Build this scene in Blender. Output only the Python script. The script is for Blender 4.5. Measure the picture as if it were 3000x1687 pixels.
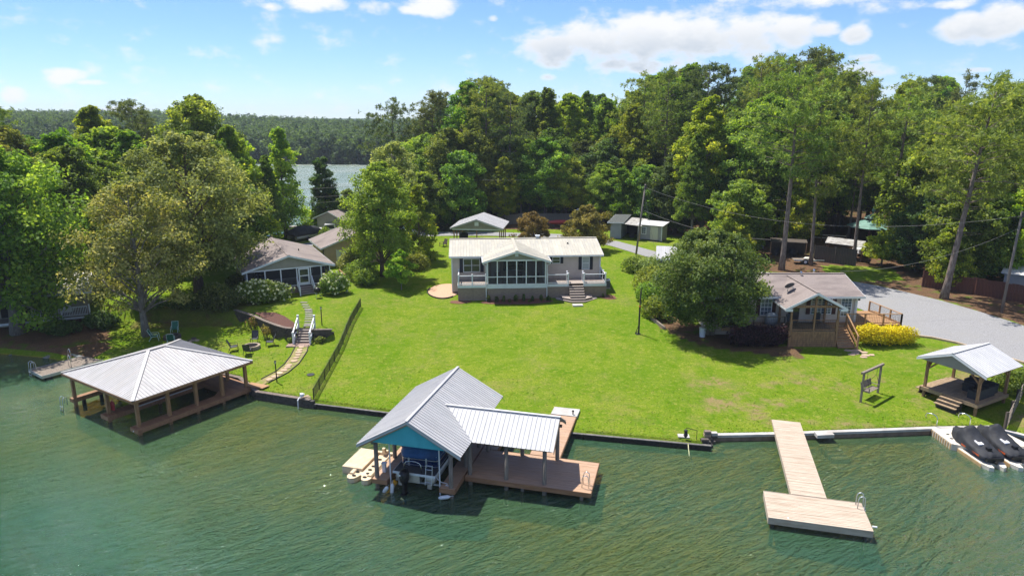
import bpy, math, random
import numpy as np
from mathutils import Vector, Matrix
R = math.radians
for o in list(bpy.data.objects): bpy.data.objects.remove(o)
SC = bpy.context.scene
COL = SC.collection

# ------------------------------------------------------------------ camera
cam_d = bpy.data.cameras.new('camera'); cam = bpy.data.objects.new('camera', cam_d); COL.objects.link(cam)
cam.location = (0, 0, 20.0); cam.rotation_euler = (R(76.0), 0, 0)
cam_d.lens = 24.0; cam_d.sensor_width = 36.0; cam_d.clip_start = .5; cam_d.clip_end = 9000
SC.camera = cam
SC.render.resolution_x = 1024; SC.render.resolution_y = 575

# ------------------------------------------------------------------ sky, sun, exposure
SUN_EL, SUN_AZ = R(66.0), R(-46.0)            # azimuth measured from +Y towards +X
W = bpy.data.worlds.new('World'); SC.world = W; W.use_nodes = True
nt = W.node_tree; nt.nodes.clear()
def wn(t, **kw):
    n = nt.nodes.new(t)
    for k, v in kw.items(): setattr(n, k, v)
    return n
def wmath(op, a, b=None, c=None, clamp=False):
    n = nt.nodes.new('ShaderNodeMath'); n.operation = op; n.use_clamp = clamp
    for i, x in enumerate((a, b, c)):
        if x is None: continue
        if isinstance(x, (int, float)): n.inputs[i].default_value = x
        else: nt.links.new(x, n.inputs[i])
    return n.outputs[0]
sky = wn('ShaderNodeTexSky', sky_type='NISHITA')
sky.sun_disc = False; sky.sun_elevation = SUN_EL; sky.sun_rotation = SUN_AZ % (2 * math.pi)
sky.altitude = 600; sky.air_density = 1.0; sky.dust_density = 0.0; sky.ozone_density = 3.5
tc = wn('ShaderNodeTexCoord'); sep = wn('ShaderNodeSeparateXYZ'); nt.links.new(tc.outputs['Generated'], sep.inputs[0])
dx, dy, dz = sep.outputs
az = wmath('ARCTAN2', dx, dy)
hor = wmath('SQRT', wmath('ADD', wmath('MULTIPLY', dx, dx), wmath('MULTIPLY', dy, dy)))
el = wmath('DIVIDE', dz, wmath('MAXIMUM', hor, .001))
# one set of cloud-edge noise, stretched sideways
cmb = wn('ShaderNodeCombineXYZ'); nt.links.new(az, cmb.inputs[0]); nt.links.new(wmath('MULTIPLY', el, 1.7), cmb.inputs[1])
n1 = wn('ShaderNodeTexNoise'); n1.inputs['Scale'].default_value = 26; n1.inputs['Detail'].default_value = 6; n1.inputs['Roughness'].default_value = .58
nt.links.new(cmb.outputs[0], n1.inputs['Vector'])
n2 = wn('ShaderNodeTexNoise'); n2.inputs['Scale'].default_value = 9; n2.inputs['Detail'].default_value = 4
nt.links.new(cmb.outputs[0], n2.inputs['Vector'])
CLOUDS = [(0.062,0.095,0.062,0.03,1),(0.117,0.102,0.071,0.037,1),(0.183,0.105,0.083,0.043,1),(0.251,0.109,0.077,0.042,1),(0.32,0.111,0.077,0.034,1),(0.385,0.115,0.059,0.023,1),(0.423,0.118,0.036,0.015,0.9),(0.474,0.111,0.025,0.015,0.85),(0.173,0.071,0.089,0.015,0.8),(0.392,0.156,0.125,0.014,0.55),(0.513,0.147,0.055,0.012,0.6),(0.332,0.160,0.065,0.009,0.5),(0.632,0.119,0.062,0.025,1),(0.678,0.133,0.048,0.027,1),(0.605,0.15,0.036,0.008,0.6),(-0.27,0.155,0.05,0.018,1),(-0.11,0.148,0.037,0.018,1),(-0.135,0.142,0.024,0.008,0.8),(-0.187,0.145,0.024,0.011,0.6),(-0.325,0.147,0.017,0.006,0.5),(-0.025,0.132,0.01,0.005,0.6),(-0.628,0.057,0.037,0.013,0.85),(-0.593,0.048,0.03,0.005,0.7),(-0.703,0.031,0.024,0.014,0.95),(0.485,0.063,0.056,0.014,0.8),(0.489,0.079,0.03,0.007,0.6),(0.051,0.055,0.013,0.005,0.5),(-0.013,0.022,0.119,0.006,0.5),(-0.54,0.012,0.053,0.005,0.6),(0.657,0.065,0.018,0.004,0.5)]
dirv = wn('ShaderNodeCombineXYZ'); nt.links.new(az, dirv.inputs[0]); nt.links.new(el, dirv.inputs[1]); field = None
for a, e, ra, re, amp in CLOUDS:
    th = math.atan(a); c_ = math.cos(th); su = 1 / (ra * c_ * c_); sv_ = 1 / (re * c_)
    vm = wn('ShaderNodeVectorMath', operation='MULTIPLY_ADD'); nt.links.new(dirv.outputs[0], vm.inputs[0]); vm.inputs[1].default_value = (su, sv_, 0); vm.inputs[2].default_value = (-th * su, -e * c_ * sv_, 0)
    dp = wn('ShaderNodeVectorMath', operation='DOT_PRODUCT'); nt.links.new(vm.outputs[0], dp.inputs[0]); nt.links.new(vm.outputs[0], dp.inputs[1])
    b = wmath('MULTIPLY_ADD', dp.outputs['Value'], -amp, 1.12 * amp)      # largest at the heart, 0 at the rim
    field = b if field is None else wmath('MAXIMUM', field, b)
# unseen cumulus overhead and behind, cover raised for fill light; cloud-plane noise
pl = wn('ShaderNodeCombineXYZ'); dzc = wmath('MAXIMUM', dz, .02)
nt.links.new(wmath('DIVIDE', dx, dzc), pl.inputs[0]); nt.links.new(wmath('DIVIDE', dy, dzc), pl.inputs[1])
n3 = wn('ShaderNodeTexNoise'); n3.inputs['Scale'].default_value = .55; n3.inputs['Detail'].default_value = 4; n3.inputs['Roughness'].default_value = .5
nt.links.new(pl.outputs[0], n3.inputs['Vector'])
over = wmath('MULTIPLY', wmath('SUBTRACT', n3.outputs[0], .50), wmath('MULTIPLY', wmath('SUBTRACT', el, .19), 30, clamp=True))
field = wmath('MAXIMUM', field, wmath('MULTIPLY', over, 5.0))
edge = wmath('MULTIPLY', wmath('SUBTRACT', n1.outputs[0], .5), 2.3)
edge = wmath('ADD', edge, wmath('MULTIPLY', wmath('SUBTRACT', n2.outputs[0], .5), .9))
dens = wmath('ADD', field, edge)
mr = wn('ShaderNodeMapRange', interpolation_type='SMOOTHSTEP'); nt.links.new(dens, mr.inputs[0])
mr.inputs[1].default_value = .02; mr.inputs[2].default_value = .95
alpha = wmath('MULTIPLY', mr.outputs[0], .96)
# thick, low parts of a cloud are greyer: its own lit top and shaded base
v2 = wn('ShaderNodeMapRange', interpolation_type='SMOOTHSTEP'); nt.links.new(wmath('ADD', el, wmath('MULTIPLY', wmath('SUBTRACT', n1.outputs[0], .5), .05)), v2.inputs[0])
v2.inputs[1].default_value = .072; v2.inputs[2].default_value = .128
thick = wn('ShaderNodeMapRange'); nt.links.new(dens, thick.inputs[0]); thick.inputs[1].default_value = .45; thick.inputs[2].default_value = 1.15
shade = wmath('MULTIPLY', wmath('MULTIPLY', wmath('SUBTRACT', 1.0, v2.outputs[0]), thick.outputs[0]), wmath('MULTIPLY_ADD', az, 5.0, .6, clamp=True))
ccol = wn('ShaderNodeMix', data_type='RGBA'); nt.links.new(shade, ccol.inputs[0])
CL = 3.65
ccol.inputs[6].default_value = (1.0 * CL, 1.0 * CL, 1.0 * CL, 1); ccol.inputs[7].default_value = (.52 * CL, .60 * CL, .70 * CL, 1)
mix = wn('ShaderNodeMix', data_type='RGBA'); nt.links.new(alpha, mix.inputs[0])
tn = wn('ShaderNodeMix', data_type='RGBA', blend_type='MULTIPLY'); tn.inputs[0].default_value = 1; tn.inputs[7].default_value = (.365, .445, .605, 1); nt.links.new(sky.outputs[0], tn.inputs[6])
nt.links.new(tn.outputs[2], mix.inputs[6]); nt.links.new(ccol.outputs[2], mix.inputs[7])
bg = wn('ShaderNodeBackground'); bg.inputs[1].default_value = .15
wo = wn('ShaderNodeOutputWorld'); nt.links.new(mix.outputs[2], bg.inputs[0]); nt.links.new(bg.outputs[0], wo.inputs[0])
W.cycles.sampling_method = 'AUTOMATIC'

sd = bpy.data.lights.new('sun', 'SUN'); sun = bpy.data.objects.new('sun', sd); COL.objects.link(sun)
sd.energy = 4.2; sd.angle = R(.53); sd.color = (1.0, .955, .88)
sv = Vector((math.sin(SUN_AZ) * math.cos(SUN_EL), math.cos(SUN_AZ) * math.cos(SUN_EL), math.sin(SUN_EL)))
sun.rotation_euler = sv.to_track_quat('Z', 'Y').to_euler(); sun.location = sv * 100
VS = SC.view_settings
VS.view_transform = 'Standard'; VS.look = 'None'; VS.gamma = 1; VS.use_curve_mapping = False; VS.exposure = .90
SC.cycles.use_denoising = True
try:
    SC.cycles.denoiser = 'OPENIMAGEDENOISE'; SC.cycles.denoising_prefilter = 'ACCURATE'
except Exception: pass
SC.cycles.max_bounces = 6; SC.cycles.diffuse_bounces = 4; SC.cycles.glossy_bounces = 3; SC.cycles.transmission_bounces = 4
SC.cycles.transparent_max_bounces = 8; SC.cycles.caustics_reflective = False; SC.cycles.caustics_refractive = False
SC.cycles.sample_clamp_indirect = 6; SC.cycles.volume_bounces = 0; SC.cycles.use_adaptive_sampling = True; SC.cycles.adaptive_threshold = .015

# ------------------------------------------------------------------ materials
MAT = {}
def ns(m): m.use_nodes = True; t = m.node_tree; t.nodes.clear(); return t
def N(t, typ, **kw):
    n = t.nodes.new(typ)
    for k, v in kw.items():
        if k.startswith('i_'): n.inputs[k[2:].replace('_', ' ')].default_value = v
        else: setattr(n, k, v)
    return n
def c4(c): return (c[0], c[1], c[2], 1)
def M(name, c1, c2=None, scale=4, rough=.75, bump=0, bscale=None, metal=0, stretch=(1, 1, 1), spec=.35, detail=4, coord='Object', rnd=0, sharp=(.35, .65), c3=None, s3=.6, coat=0):
    m = bpy.data.materials.new(name); t = ns(m)
    out = N(t, 'ShaderNodeOutputMaterial'); b = N(t, 'ShaderNodeBsdfPrincipled'); t.links.new(b.outputs[0], out.inputs[0])
    b.inputs['Roughness'].default_value = rough; b.inputs['Metallic'].default_value = metal; b.inputs['Specular IOR Level'].default_value = spec
    if coat: b.inputs['Coat Weight'].default_value = coat
    if coord == 'World': g = N(t, 'ShaderNodeNewGeometry'); src = g.outputs['Position']
    else: g = N(t, 'ShaderNodeTexCoord'); src = g.outputs[coord]
    mp = N(t, 'ShaderNodeMapping'); mp.inputs['Scale'].default_value = stretch; t.links.new(src, mp.inputs[0])
    if rnd:
        oi = N(t, 'ShaderNodeObjectInfo'); va = N(t, 'ShaderNodeVectorMath', operation='SCALE'); va.inputs[0].default_value = (13, 7, 5); t.links.new(oi.outputs['Random'], va.inputs['Scale']); t.links.new(va.outputs[0], mp.inputs['Location'])
    col = None
    if c2 is not None:
        nz = N(t, 'ShaderNodeTexNoise'); nz.inputs['Scale'].default_value = scale; nz.inputs['Detail'].default_value = detail; t.links.new(mp.outputs[0], nz.inputs['Vector'])
        rp = N(t, 'ShaderNodeMapRange'); rp.inputs[1].default_value = sharp[0]; rp.inputs[2].default_value = sharp[1]; t.links.new(nz.outputs[0], rp.inputs[0])
        mx = N(t, 'ShaderNodeMix', data_type='RGBA'); mx.inputs[6].default_value = c4(c1); mx.inputs[7].default_value = c4(c2); t.links.new(rp.outputs[0], mx.inputs[0]); col = mx.outputs[2]
        if c3 is not None:
            nz3 = N(t, 'ShaderNodeTexNoise'); nz3.inputs['Scale'].default_value = s3; nz3.inputs['Detail'].default_value = 5; t.links.new(mp.outputs[0], nz3.inputs['Vector'])
            rp3 = N(t, 'ShaderNodeMapRange'); rp3.inputs[1].default_value = .48; rp3.inputs[2].default_value = .68; t.links.new(nz3.outputs[0], rp3.inputs[0])
            mx3 = N(t, 'ShaderNodeMix', data_type='RGBA'); mx3.inputs[7].default_value = c4(c3); t.links.new(col, mx3.inputs[6]); t.links.new(rp3.outputs[0], mx3.inputs[0]); col = mx3.outputs[2]
    if rnd:
        hs = N(t, 'ShaderNodeHueSaturation'); mr = N(t, 'ShaderNodeMapRange'); mr.inputs[3].default_value = 1 - rnd; mr.inputs[4].default_value = 1 + rnd
        t.links.new(oi.outputs['Random'], mr.inputs[0]); t.links.new(mr.outputs[0], hs.inputs['Value'])
        if col is not None: t.links.new(col, hs.inputs['Color'])
        else: hs.inputs['Color'].default_value = c4(c1)
        col = hs.outputs[0]
    if col is not None: t.links.new(col, b.inputs['Base Color'])
    else: b.inputs['Base Color'].default_value = c4(c1)
    if bump:
        nb = N(t, 'ShaderNodeTexNoise'); nb.inputs['Scale'].default_value = bscale or scale * 4; nb.inputs['Detail'].default_value = 4; t.links.new(mp.outputs[0], nb.inputs['Vector'])
        bp = N(t, 'ShaderNodeBump'); bp.inputs['Strength'].default_value = min(1, bump * 20); bp.inputs['Distance'].default_value = bump; t.links.new(nb.outputs[0], bp.inputs['Height']); t.links.new(bp.outputs[0], b.inputs['Normal'])
    MAT[name] = m; return m
def leafmat(name, dark, mid, light, transl=.42, hue=.03, val=.22, gloss=.02):
    m = bpy.data.materials.new(name); t = ns(m)
    out = N(t, 'ShaderNodeOutputMaterial'); at = N(t, 'ShaderNodeAttribute'); at.attribute_name = 'tint'
    rp = N(t, 'ShaderNodeValToRGB'); e = rp.color_ramp.elements
    e[0].color = c4(dark); e[0].position = 0; e[1].color = c4(light); e[1].position = 1; k = e.new(.55); k.color = c4(mid)
    t.links.new(at.outputs['Fac'], rp.inputs[0])
    oi = N(t, 'ShaderNodeObjectInfo'); hs = N(t, 'ShaderNodeHueSaturation')
    mr = N(t, 'ShaderNodeMapRange'); mr.inputs[3].default_value = .5 - hue; mr.inputs[4].default_value = .5 + hue; t.links.new(oi.outputs['Random'], mr.inputs[0]); t.links.new(mr.outputs[0], hs.inputs['Hue'])
    fr = N(t, 'ShaderNodeMath', operation='FRACT'); ml = N(t, 'ShaderNodeMath', operation='MULTIPLY'); ml.inputs[1].default_value = 7.31; t.links.new(oi.outputs['Random'], ml.inputs[0]); t.links.new(ml.outputs[0], fr.inputs[0])
    mv = N(t, 'ShaderNodeMapRange'); mv.inputs[3].default_value = 1 - val; mv.inputs[4].default_value = 1 + val; t.links.new(fr.outputs[0], mv.inputs[0]); t.links.new(mv.outputs[0], hs.inputs['Value'])
    t.links.new(rp.outputs[0], hs.inputs['Color'])
    d = N(t, 'ShaderNodeBsdfDiffuse'); tr = N(t, 'ShaderNodeBsdfTranslucent'); g = N(t, 'ShaderNodeBsdfGlossy'); g.inputs['Roughness'].default_value = .6; g.inputs['Color'].default_value = (.9, .95, .9, 1)
    tcol = N(t, 'ShaderNodeMix', data_type='RGBA', blend_type='MULTIPLY'); tcol.inputs[0].default_value = 1; tcol.inputs[7].default_value = (1.25, 1.15, .55, 1)
    t.links.new(hs.outputs[0], d.inputs[0]); t.links.new(hs.outputs[0], tcol.inputs[6]); t.links.new(tcol.outputs[2], tr.inputs[0])
    m1 = N(t, 'ShaderNodeMixShader'); m1.inputs[0].default_value = transl; t.links.new(d.outputs[0], m1.inputs[1]); t.links.new(tr.outputs[0], m1.inputs[2])
    m2 = N(t, 'ShaderNodeMixShader'); m2.inputs[0].default_value = gloss; t.links.new(m1.outputs[0], m2.inputs[1]); t.links.new(g.outputs[0], m2.inputs[2])
    t.links.new(m2.outputs[0], out.inputs[0]); MAT[name] = m; return m

M('galv', (.46, .455, .455), (.40, .395, .40), 1.2, .55, .002, 3, 0, rnd=.06, spec=.3, c3=(.43, .42, .41), s3=.4)
M('galv_taupe', (.47, .455, .445), (.40, .39, .385), 1.0, .6, .002, 3, 0, rnd=.06, spec=.25, c3=(.42, .395, .37), s3=.5)
M('galv_white', (.54, .535, .535), (.47, .47, .475), 1.0, .55, .002, 3, 0, rnd=.05, spec=.3)
M('cream_metal', (.50, .465, .375), (.42, .39, .315), .9, .5, .002, 4, 0, rnd=.045, spec=.4, c3=(.38, .36, .31), s3=.5)
M('shingle', (.20, .165, .15), (.28, .235, .215), 9, .95, .01, 22, coord='Object', sharp=(.3, .7), c3=(.17, .14, .13), s3=.5, stretch=(1, 2.2, 1))
M('shingle_dark', (.055, .06, .06), (.10, .11, .10), 6, .95, .01, 20)
M('siding', (.56, .475, .40), (.51, .43, .36), 2, .7, rnd=.02)
M('siding_olive', (.33, .30, .235), (.29, .265, .21), 2, .7)
M('siding_tan', (.55, .41, .26), (.48, .355, .23), 2, .75)
M('siding_grey', (.30, .32, .345), (.26, .28, .30), 2, .7)
M('siding_greybeige', (.36, .345, .32), (.32, .31, .285), 2, .7)
M('white', (.74, .745, .76), (.68, .69, .71), 3, .5)
M('trim', (.66, .69, .70), (.60, .63, .65), 3, .5)
M('shutter', (.012, .014, .028), rough=.5); M('shutter_red', (.06, .016, .016), (.04, .012, .012), 6, .6)
M('skirt', (.29, .225, .175), (.23, .175, .135), 3, .8, .004, 14, stretch=(1, 1, 6), rnd=.06)
M('composite', (.37, .31, .27), (.31, .26, .225), 3, .7, .002, 20, stretch=(.3, 4, 4))
M('composite_dark', (.16, .125, .115), (.12, .10, .09), 3, .7)
M('deck_tan', (.48, .31, .20), (.38, .24, .15), 2.2, .62, .003, 12, stretch=(.5, 5, 3), c3=(.43, .29, .20), s3=.7)
M('deck_red', (.34, .185, .10), (.26, .135, .07), 2.5, .6, .003, 12, stretch=(.6, 4, 3), c3=(.22, .11, .06), s3=.8)
M('post_brown', (.36, .20, .095), (.25, .135, .065), 5, .75, .006, 16, stretch=(3, 3, .5))
M('wood_raw', (.33, .19, .10), (.20, .115, .065), 4, .85, .008, 14, stretch=(3, 3, .6))
M('wood_grey', (.26, .215, .175), (.165, .135, .11), 4, .85, .008, 14, stretch=(3, 3, .6))
M('wood_bleached', (.52, .43, .335), (.42, .34, .26), 2.4, .8, .004, 14, stretch=(.6, 6, 3), c3=(.36, .275, .20), s3=1.1)
M('wood_stained', (.40, .235, .12), (.31, .175, .085), 3, .7, .004, 12, stretch=(.5, 5, 4))
M('wood_new', (.36, .26, .165), (.26, .18, .11), 4, .8, .006, 12, stretch=(3, .6, 3), c3=(.22, .16, .11), s3=1)
M('fence_dark', (.10, .08, .065), (.06, .05, .04), 4, .9, .006, 14, stretch=(6, 6, .6)); M('fence_red', (.15, .055, .035), (.09, .04, .028), 3, .85, .006, 10, stretch=(7, 7, .7))
M('fence_pale', (.24, .21, .18), (.16, .14, .12), 4, .9, .006, 14, stretch=(6, 6, .6))
M('pole_wood', (.22, .19, .165), (.14, .12, .105), 5, .9, .006, 18, stretch=(4, 4, .4))
M('black', (.012, .012, .014), rough=.4); M('black_matt', (.02, .02, .022), (.035, .035, .037), 8, .8)
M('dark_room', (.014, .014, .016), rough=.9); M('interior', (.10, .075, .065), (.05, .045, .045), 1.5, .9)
M('chrome', (.62, .64, .66), rough=.22, metal=1); M('alu', (.58, .60, .63), (.50, .52, .55), 6, .35, metal=.7)
M('pontoon', (.50, .49, .46), (.40, .39, .36), 3, .4, metal=.6); M('grey_vinyl', (.075, .08, .085), (.06, .063, .068), 12, .8)
M('blue_cover', (.03, .11, .27), (.018, .07, .19), 1.6, .55, .03, 2.2, c3=(.016, .05, .13), s3=.7)
M('navy', (.010, .024, .075), rough=.25, coat=.4); M('teal', (.07, .42, .49), (.06, .37, .44), 2, .6)
M('cover_black', (.028, .03, .036), (.016, .017, .02), 2, .7, .03, 4)
M('float_cream', (.66, .53, .36), (.56, .44, .29), 2.5, .55, .002, 8); M('float_white', (.70, .65, .56), (.60, .54, .44), 2.2, .55); M('float_edge', (.50, .33, .16), (.38, .25, .13), 4, .6)
M('rubber', (.015, .015, .015), rough=.8); M('fender', (.70, .71, .72), rough=.45)
M('concrete', (.46, .42, .37), (.34, .31, .27), 2.5, .9, .01, 16, coord='World'); M('concrete_white', (.50, .48, .45), (.38, .365, .34), 1.5, .9, .006, 9, coord='World', c3=(.36, .33, .30), s3=.9)
M('wall_stain', (.22, .165, .12), (.15, .115, .085), 2.2, .9, .008, 8, coord='World', stretch=(1, 1, .3))
M('block_dark', (.055, .05, .045), (.09, .08, .07), 4, .95, .01, 14, rnd=.18); M('block_brown', (.105, .085, .07), (.065, .055, .045), 4, .95, .012, 14, rnd=.15)
M('cap_stone', (.22, .175, .145), (.15, .12, .10), 4, .95, .01, 16, rnd=.12); M('timber_black', (.026, .023, .02), (.045, .04, .034), 5, .9, .01, 12); M('timber_cap', (.17, .16, .145), (.11, .105, .095), 5, .9, .006, 18, rnd=.1)
M('stone_pale', (.48, .36, .24), (.38, .28, .18), 5, .9, .008, 20, rnd=.14); M('stone_grey', (.25, .235, .20), (.18, .17, .145), 5, .9, .008, 20, rnd=.12); M('stone_fire', (.36, .29, .21), (.22, .18, .14), 6, .9, .012, 18, rnd=.2); M('ash', (.035, .03, .028), (.08, .07, .065), 9, .95)
M('brick_pad', (.34, .24, .19), (.26, .18, .15), 4, .9, .006, 16, rnd=.12); M('flag', (.50, .36, .26), (.40, .28, .21), 3, .9, .006, 14, rnd=.15)
M('mulch', (.105, .045, .028), (.19, .095, .06), 22, .95, .03, 30, coord='World'); M('mulch_dark', (.07, .032, .024), (.13, .062, .045), 20, .95, .03, 30, coord='World')
M('pea_gravel', (.55, .36, .24), (.42, .26, .17), 18, .95, .02, 40, coord='World')
M('gravel', (.30, .30, .305), (.19, .185, .185), 14, .95, .02, 26, coord='World', c3=(.25, .245, .24), s3=.25)
M('asphalt', (.20, .20, .20), (.15, .15, .15), 6, .9, coord='World'); M('bark_brown', (.085, .06, .045), (.16, .125, .10), 5, .95, .02, 10, stretch=(3, 3, .5)); M('bark_grey', (.13, .115, .10), (.22, .20, .175), 4, .95, .02, 10, stretch=(3, 3, .6)); M('bark_pine', (.115, .08, .065), (.24, .195, .165), 3, .95, .03, 9, stretch=(3, 3, .7)); M('bark_pale', (.30, .255, .20), (.22, .18, .14), 4, .9, .01, 10, stretch=(3, 3, .6))
M('wire', (.035, .035, .037), rough=.5); M('wire_pale', (.20, .19, .17), rough=.6); M('red_paint', (.45, .055, .06), (.38, .045, .05), 3, .45); M('orange', (.55, .10, .02), rough=.4)
M('green_sling', (.03, .15, .095), (.025, .12, .075), 8, .7); M('grey_sling', (.06, .066, .075), (.045, .05, .056), 8, .75); M('mint', (.45, .60, .55), rough=.5)
M('wicker', (.045, .047, .052), (.028, .03, .033), 30, .75, .006, 60); M('cushion', (.05, .053, .058), (.04, .042, .047), 6, .9)
M('green_roof', (.16, .30, .25), (.13, .25, .21), 2, .5); M('maroon', (.075, .012, .02), rough=.6); M('brick_red', (.16, .05, .03), (.12, .04, .026), 4, .9); M('galv_dirty', (.50, .49, .47), (.24, .22, .20), 2.6, .6, .004, 6, .2)
M('paint_white', (.72, .73, .74), rough=.3, coat=.5); M('paint_blue', (.02, .06, .30), rough=.3, coat=.5); M('tyre', (.018, .018, .018), rough=.85); M('door_white', (.66, .68, .64), rough=.5); M('door_cream', (.56, .53, .42), rough=.6)
M('petal_cream', (.70, .66, .42), (.58, .60, .28), 3, .8)
def glass(name, tint, rough=.04):
    m = bpy.data.materials.new(name); t = ns(m); out = N(t, 'ShaderNodeOutputMaterial'); b = N(t, 'ShaderNodeBsdfPrincipled')
    b.inputs['Base Color'].default_value = c4(tint); b.inputs['Roughness'].default_value = rough; b.inputs['Specular IOR Level'].default_value = .8
    t.links.new(b.outputs[0], out.inputs[0]); MAT[name] = m
glass('pane', (.03, .035, .045)); glass('pane_blind', (.32, .36, .38), .15); glass('pane_sky', (.10, .13, .17))
def screen(name, tint, a):
    m = bpy.data.materials.new(name); t = ns(m); out = N(t, 'ShaderNodeOutputMaterial'); d = N(t, 'ShaderNodeBsdfDiffuse'); d.inputs[0].default_value = c4(tint); tr = N(t, 'ShaderNodeBsdfTransparent'); mx = N(t, 'ShaderNodeMixShader'); mx.inputs[0].default_value = a
    t.links.new(tr.outputs[0], mx.inputs[1]); t.links.new(d.outputs[0], mx.inputs[2]); t.links.new(mx.outputs[0], out.inputs[0]); MAT[name] = m
screen('screen', (.03, .031, .036), .62); screen('mesh_black', (.01, .01, .01), .55)

# ------------------------------------------------------------------ helpers
class MB:
    def __init__(s): s.v = []; s.f = []
    def add(s, v, f):
        n = len(s.v); s.v += [tuple(p) for p in v]; s.f += [tuple(i + n for i in q) for q in f]; return s
    def box(s, x0, y0, z0, x1, y1, z1):
        return s.add([(x0,y0,z0),(x1,y0,z0),(x1,y1,z0),(x0,y1,z0),(x0,y0,z1),(x1,y0,z1),(x1,y1,z1),(x0,y1,z1)], [(0,3,2,1),(4,5,6,7),(0,1,5,4),(1,2,6,5),(2,3,7,6),(3,0,4,7)])
    def beam(s, p, q, w, h=None, up=(0, 0, 1)):
        p = Vector(p); q = Vector(q); h = h or w; d = (q - p).normalized(); u = Vector(up)
        if abs(d.dot(u)) > .98: u = Vector((0, 1, 0))
        a = d.cross(u).normalized(); b = a.cross(d).normalized(); a *= w / 2; b *= h / 2
        return s.add([p-a-b, p+a-b, p+a+b, p-a+b, q-a-b, q+a-b, q+a+b, q-a+b], [(0,3,2,1)[::-1],(4,5,6,7)[::-1],(0,1,5,4)[::-1],(1,2,6,5)[::-1],(2,3,7,6)[::-1],(3,0,4,7)[::-1]])
    def tube(s, pts, rad, n=6, cap=True):
        pts = [Vector(p) for p in pts]; rr = rad if isinstance(rad, (list, tuple)) else [rad] * len(pts); b0 = len(s.v); ref = None
        for i, p in enumerate(pts):
            d = (pts[min(i+1, len(pts)-1)] - pts[max(i-1, 0)])
            if d.length < 1e-9: d = Vector((0, 0, 1))
            d.normalize()
            if ref is None:
                ref = Vector((1, 0, 0)) if abs(d.x) < .8 else Vector((0, 1, 0))
            a = (ref - d * ref.dot(d)).normalized(); b = d.cross(a); ref = a
            for k in range(n):
                t = 2 * math.pi * k / n; s.v.append(tuple(p + (a * math.cos(t) + b * math.sin(t)) * rr[i]))
        for i in range(len(pts) - 1):
            for k in range(n):
                s.f.append((b0+i*n+k, b0+i*n+(k+1) % n, b0+(i+1)*n+(k+1) % n, b0+(i+1)*n+k))
        if cap:
            s.f.append(tuple(b0 + k for k in range(n))[::-1]); s.f.append(tuple(b0 + (len(pts)-1)*n + k for k in range(n)))
        return s
    def cyl(s, p, q, r, r2=None, n=8): return s.tube([p, q], [r, r if r2 is None else r2], n)
    def extr(s, poly, vec):
        n = len(poly); vec = Vector(vec); b0 = len(s.v); s.v += [tuple(p) for p in poly] + [tuple(Vector(p) + vec) for p in poly]
        s.f.append(tuple(b0 + i for i in range(n))[::-1]); s.f.append(tuple(b0 + n + i for i in range(n)))
        for i in range(n): j = (i + 1) % n; s.f.append((b0+i, b0+j, b0+n+j, b0+n+i))
        return s
    def prism(s, poly, z0, z1): return s.extr([(x, y, z0) for x, y in poly], (0, 0, z1 - z0))
    def lathe(s, prof, n=12, c=(0, 0, 0), sq=(1, 1)):
        b0 = len(s.v)
        for r, z in prof:
            for k in range(n): t = 2*math.pi*k/n; s.v.append((c[0] + r*math.cos(t)*sq[0], c[1] + r*math.sin(t)*sq[1], c[2] + z))
        for i in range(len(prof) - 1):
            for k in range(n): s.f.append((b0+i*n+k, b0+i*n+(k+1) % n, b0+(i+1)*n+(k+1) % n, b0+(i+1)*n+k))
        s.f.append(tuple(b0+k for k in range(n))[::-1]); s.f.append(tuple(b0+(len(prof)-1)*n+k for k in range(n)))
        return s
    def build(s, name, mat, parent=None, smooth=False, kind=None, label=None):
        me = bpy.data.meshes.new(name); me.from_pydata(s.v, [], s.f)
        me.materials.append(MAT[mat]); me.update()
        if smooth: me.polygons.foreach_set('use_smooth', [True] * len(me.polygons))
        o = bpy.data.objects.new(name, me); COL.objects.link(o)
        if parent is not None: o.parent = parent
        if kind: o['kind'] = kind
        if label: o['label'] = label
        return o
def tag(o, label, cat, group=None):
    o['label'] = label; o['category'] = cat
    if group: o['group'] = group
    return o
def thing(name, label, cat, loc=(0, 0, 0), rz=0, group=None):
    o = bpy.data.objects.new(name, None); COL.objects.link(o); o.location = loc; o.rotation_euler = (0, 0, rz); o.empty_display_size = .2
    return tag(o, label, cat, group)
def inst(src, parent=None, loc=None, rz=None, scale=None, name=None):
    c = src.copy(); COL.objects.link(c); c.parent = parent
    if loc is not None: c.location = loc
    if rz is not None: c.rotation_euler = (0, 0, rz)
    if scale is not None: c.scale = scale
    return c
def copy_tree(root, loc, rz, label=None, scale=None, group=None):
    r = root.copy(); COL.objects.link(r); r.location = loc; r.rotation_euler = (0, 0, rz)
    if scale is not None: r.scale = scale
    if label: r['label'] = label
    if group: r['group'] = group
    for ch in list(root.children):
        c = ch.copy(); COL.objects.link(c); c.parent = r
        for g in ch.children:
            d = g.copy(); COL.objects.link(d); d.parent = c
    return r
def clip(poly, ax, lim, keep_gt):
    """clip a polygon of coordinate tuples against coordinate ax"""
    out = []; n = len(poly)
    for i in range(n):
        a = poly[i]; b = poly[(i + 1) % n]; ia = (a[ax] > lim) == keep_gt or a[ax] == lim; ib = (b[ax] > lim) == keep_gt or b[ax] == lim
        if ia: out.append(a)
        if ia != ib:
            t = (lim - a[ax]) / (b[ax] - a[ax]); out.append(tuple(a[k] + t * (b[k] - a[k]) for k in range(len(a))))
    return out
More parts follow.
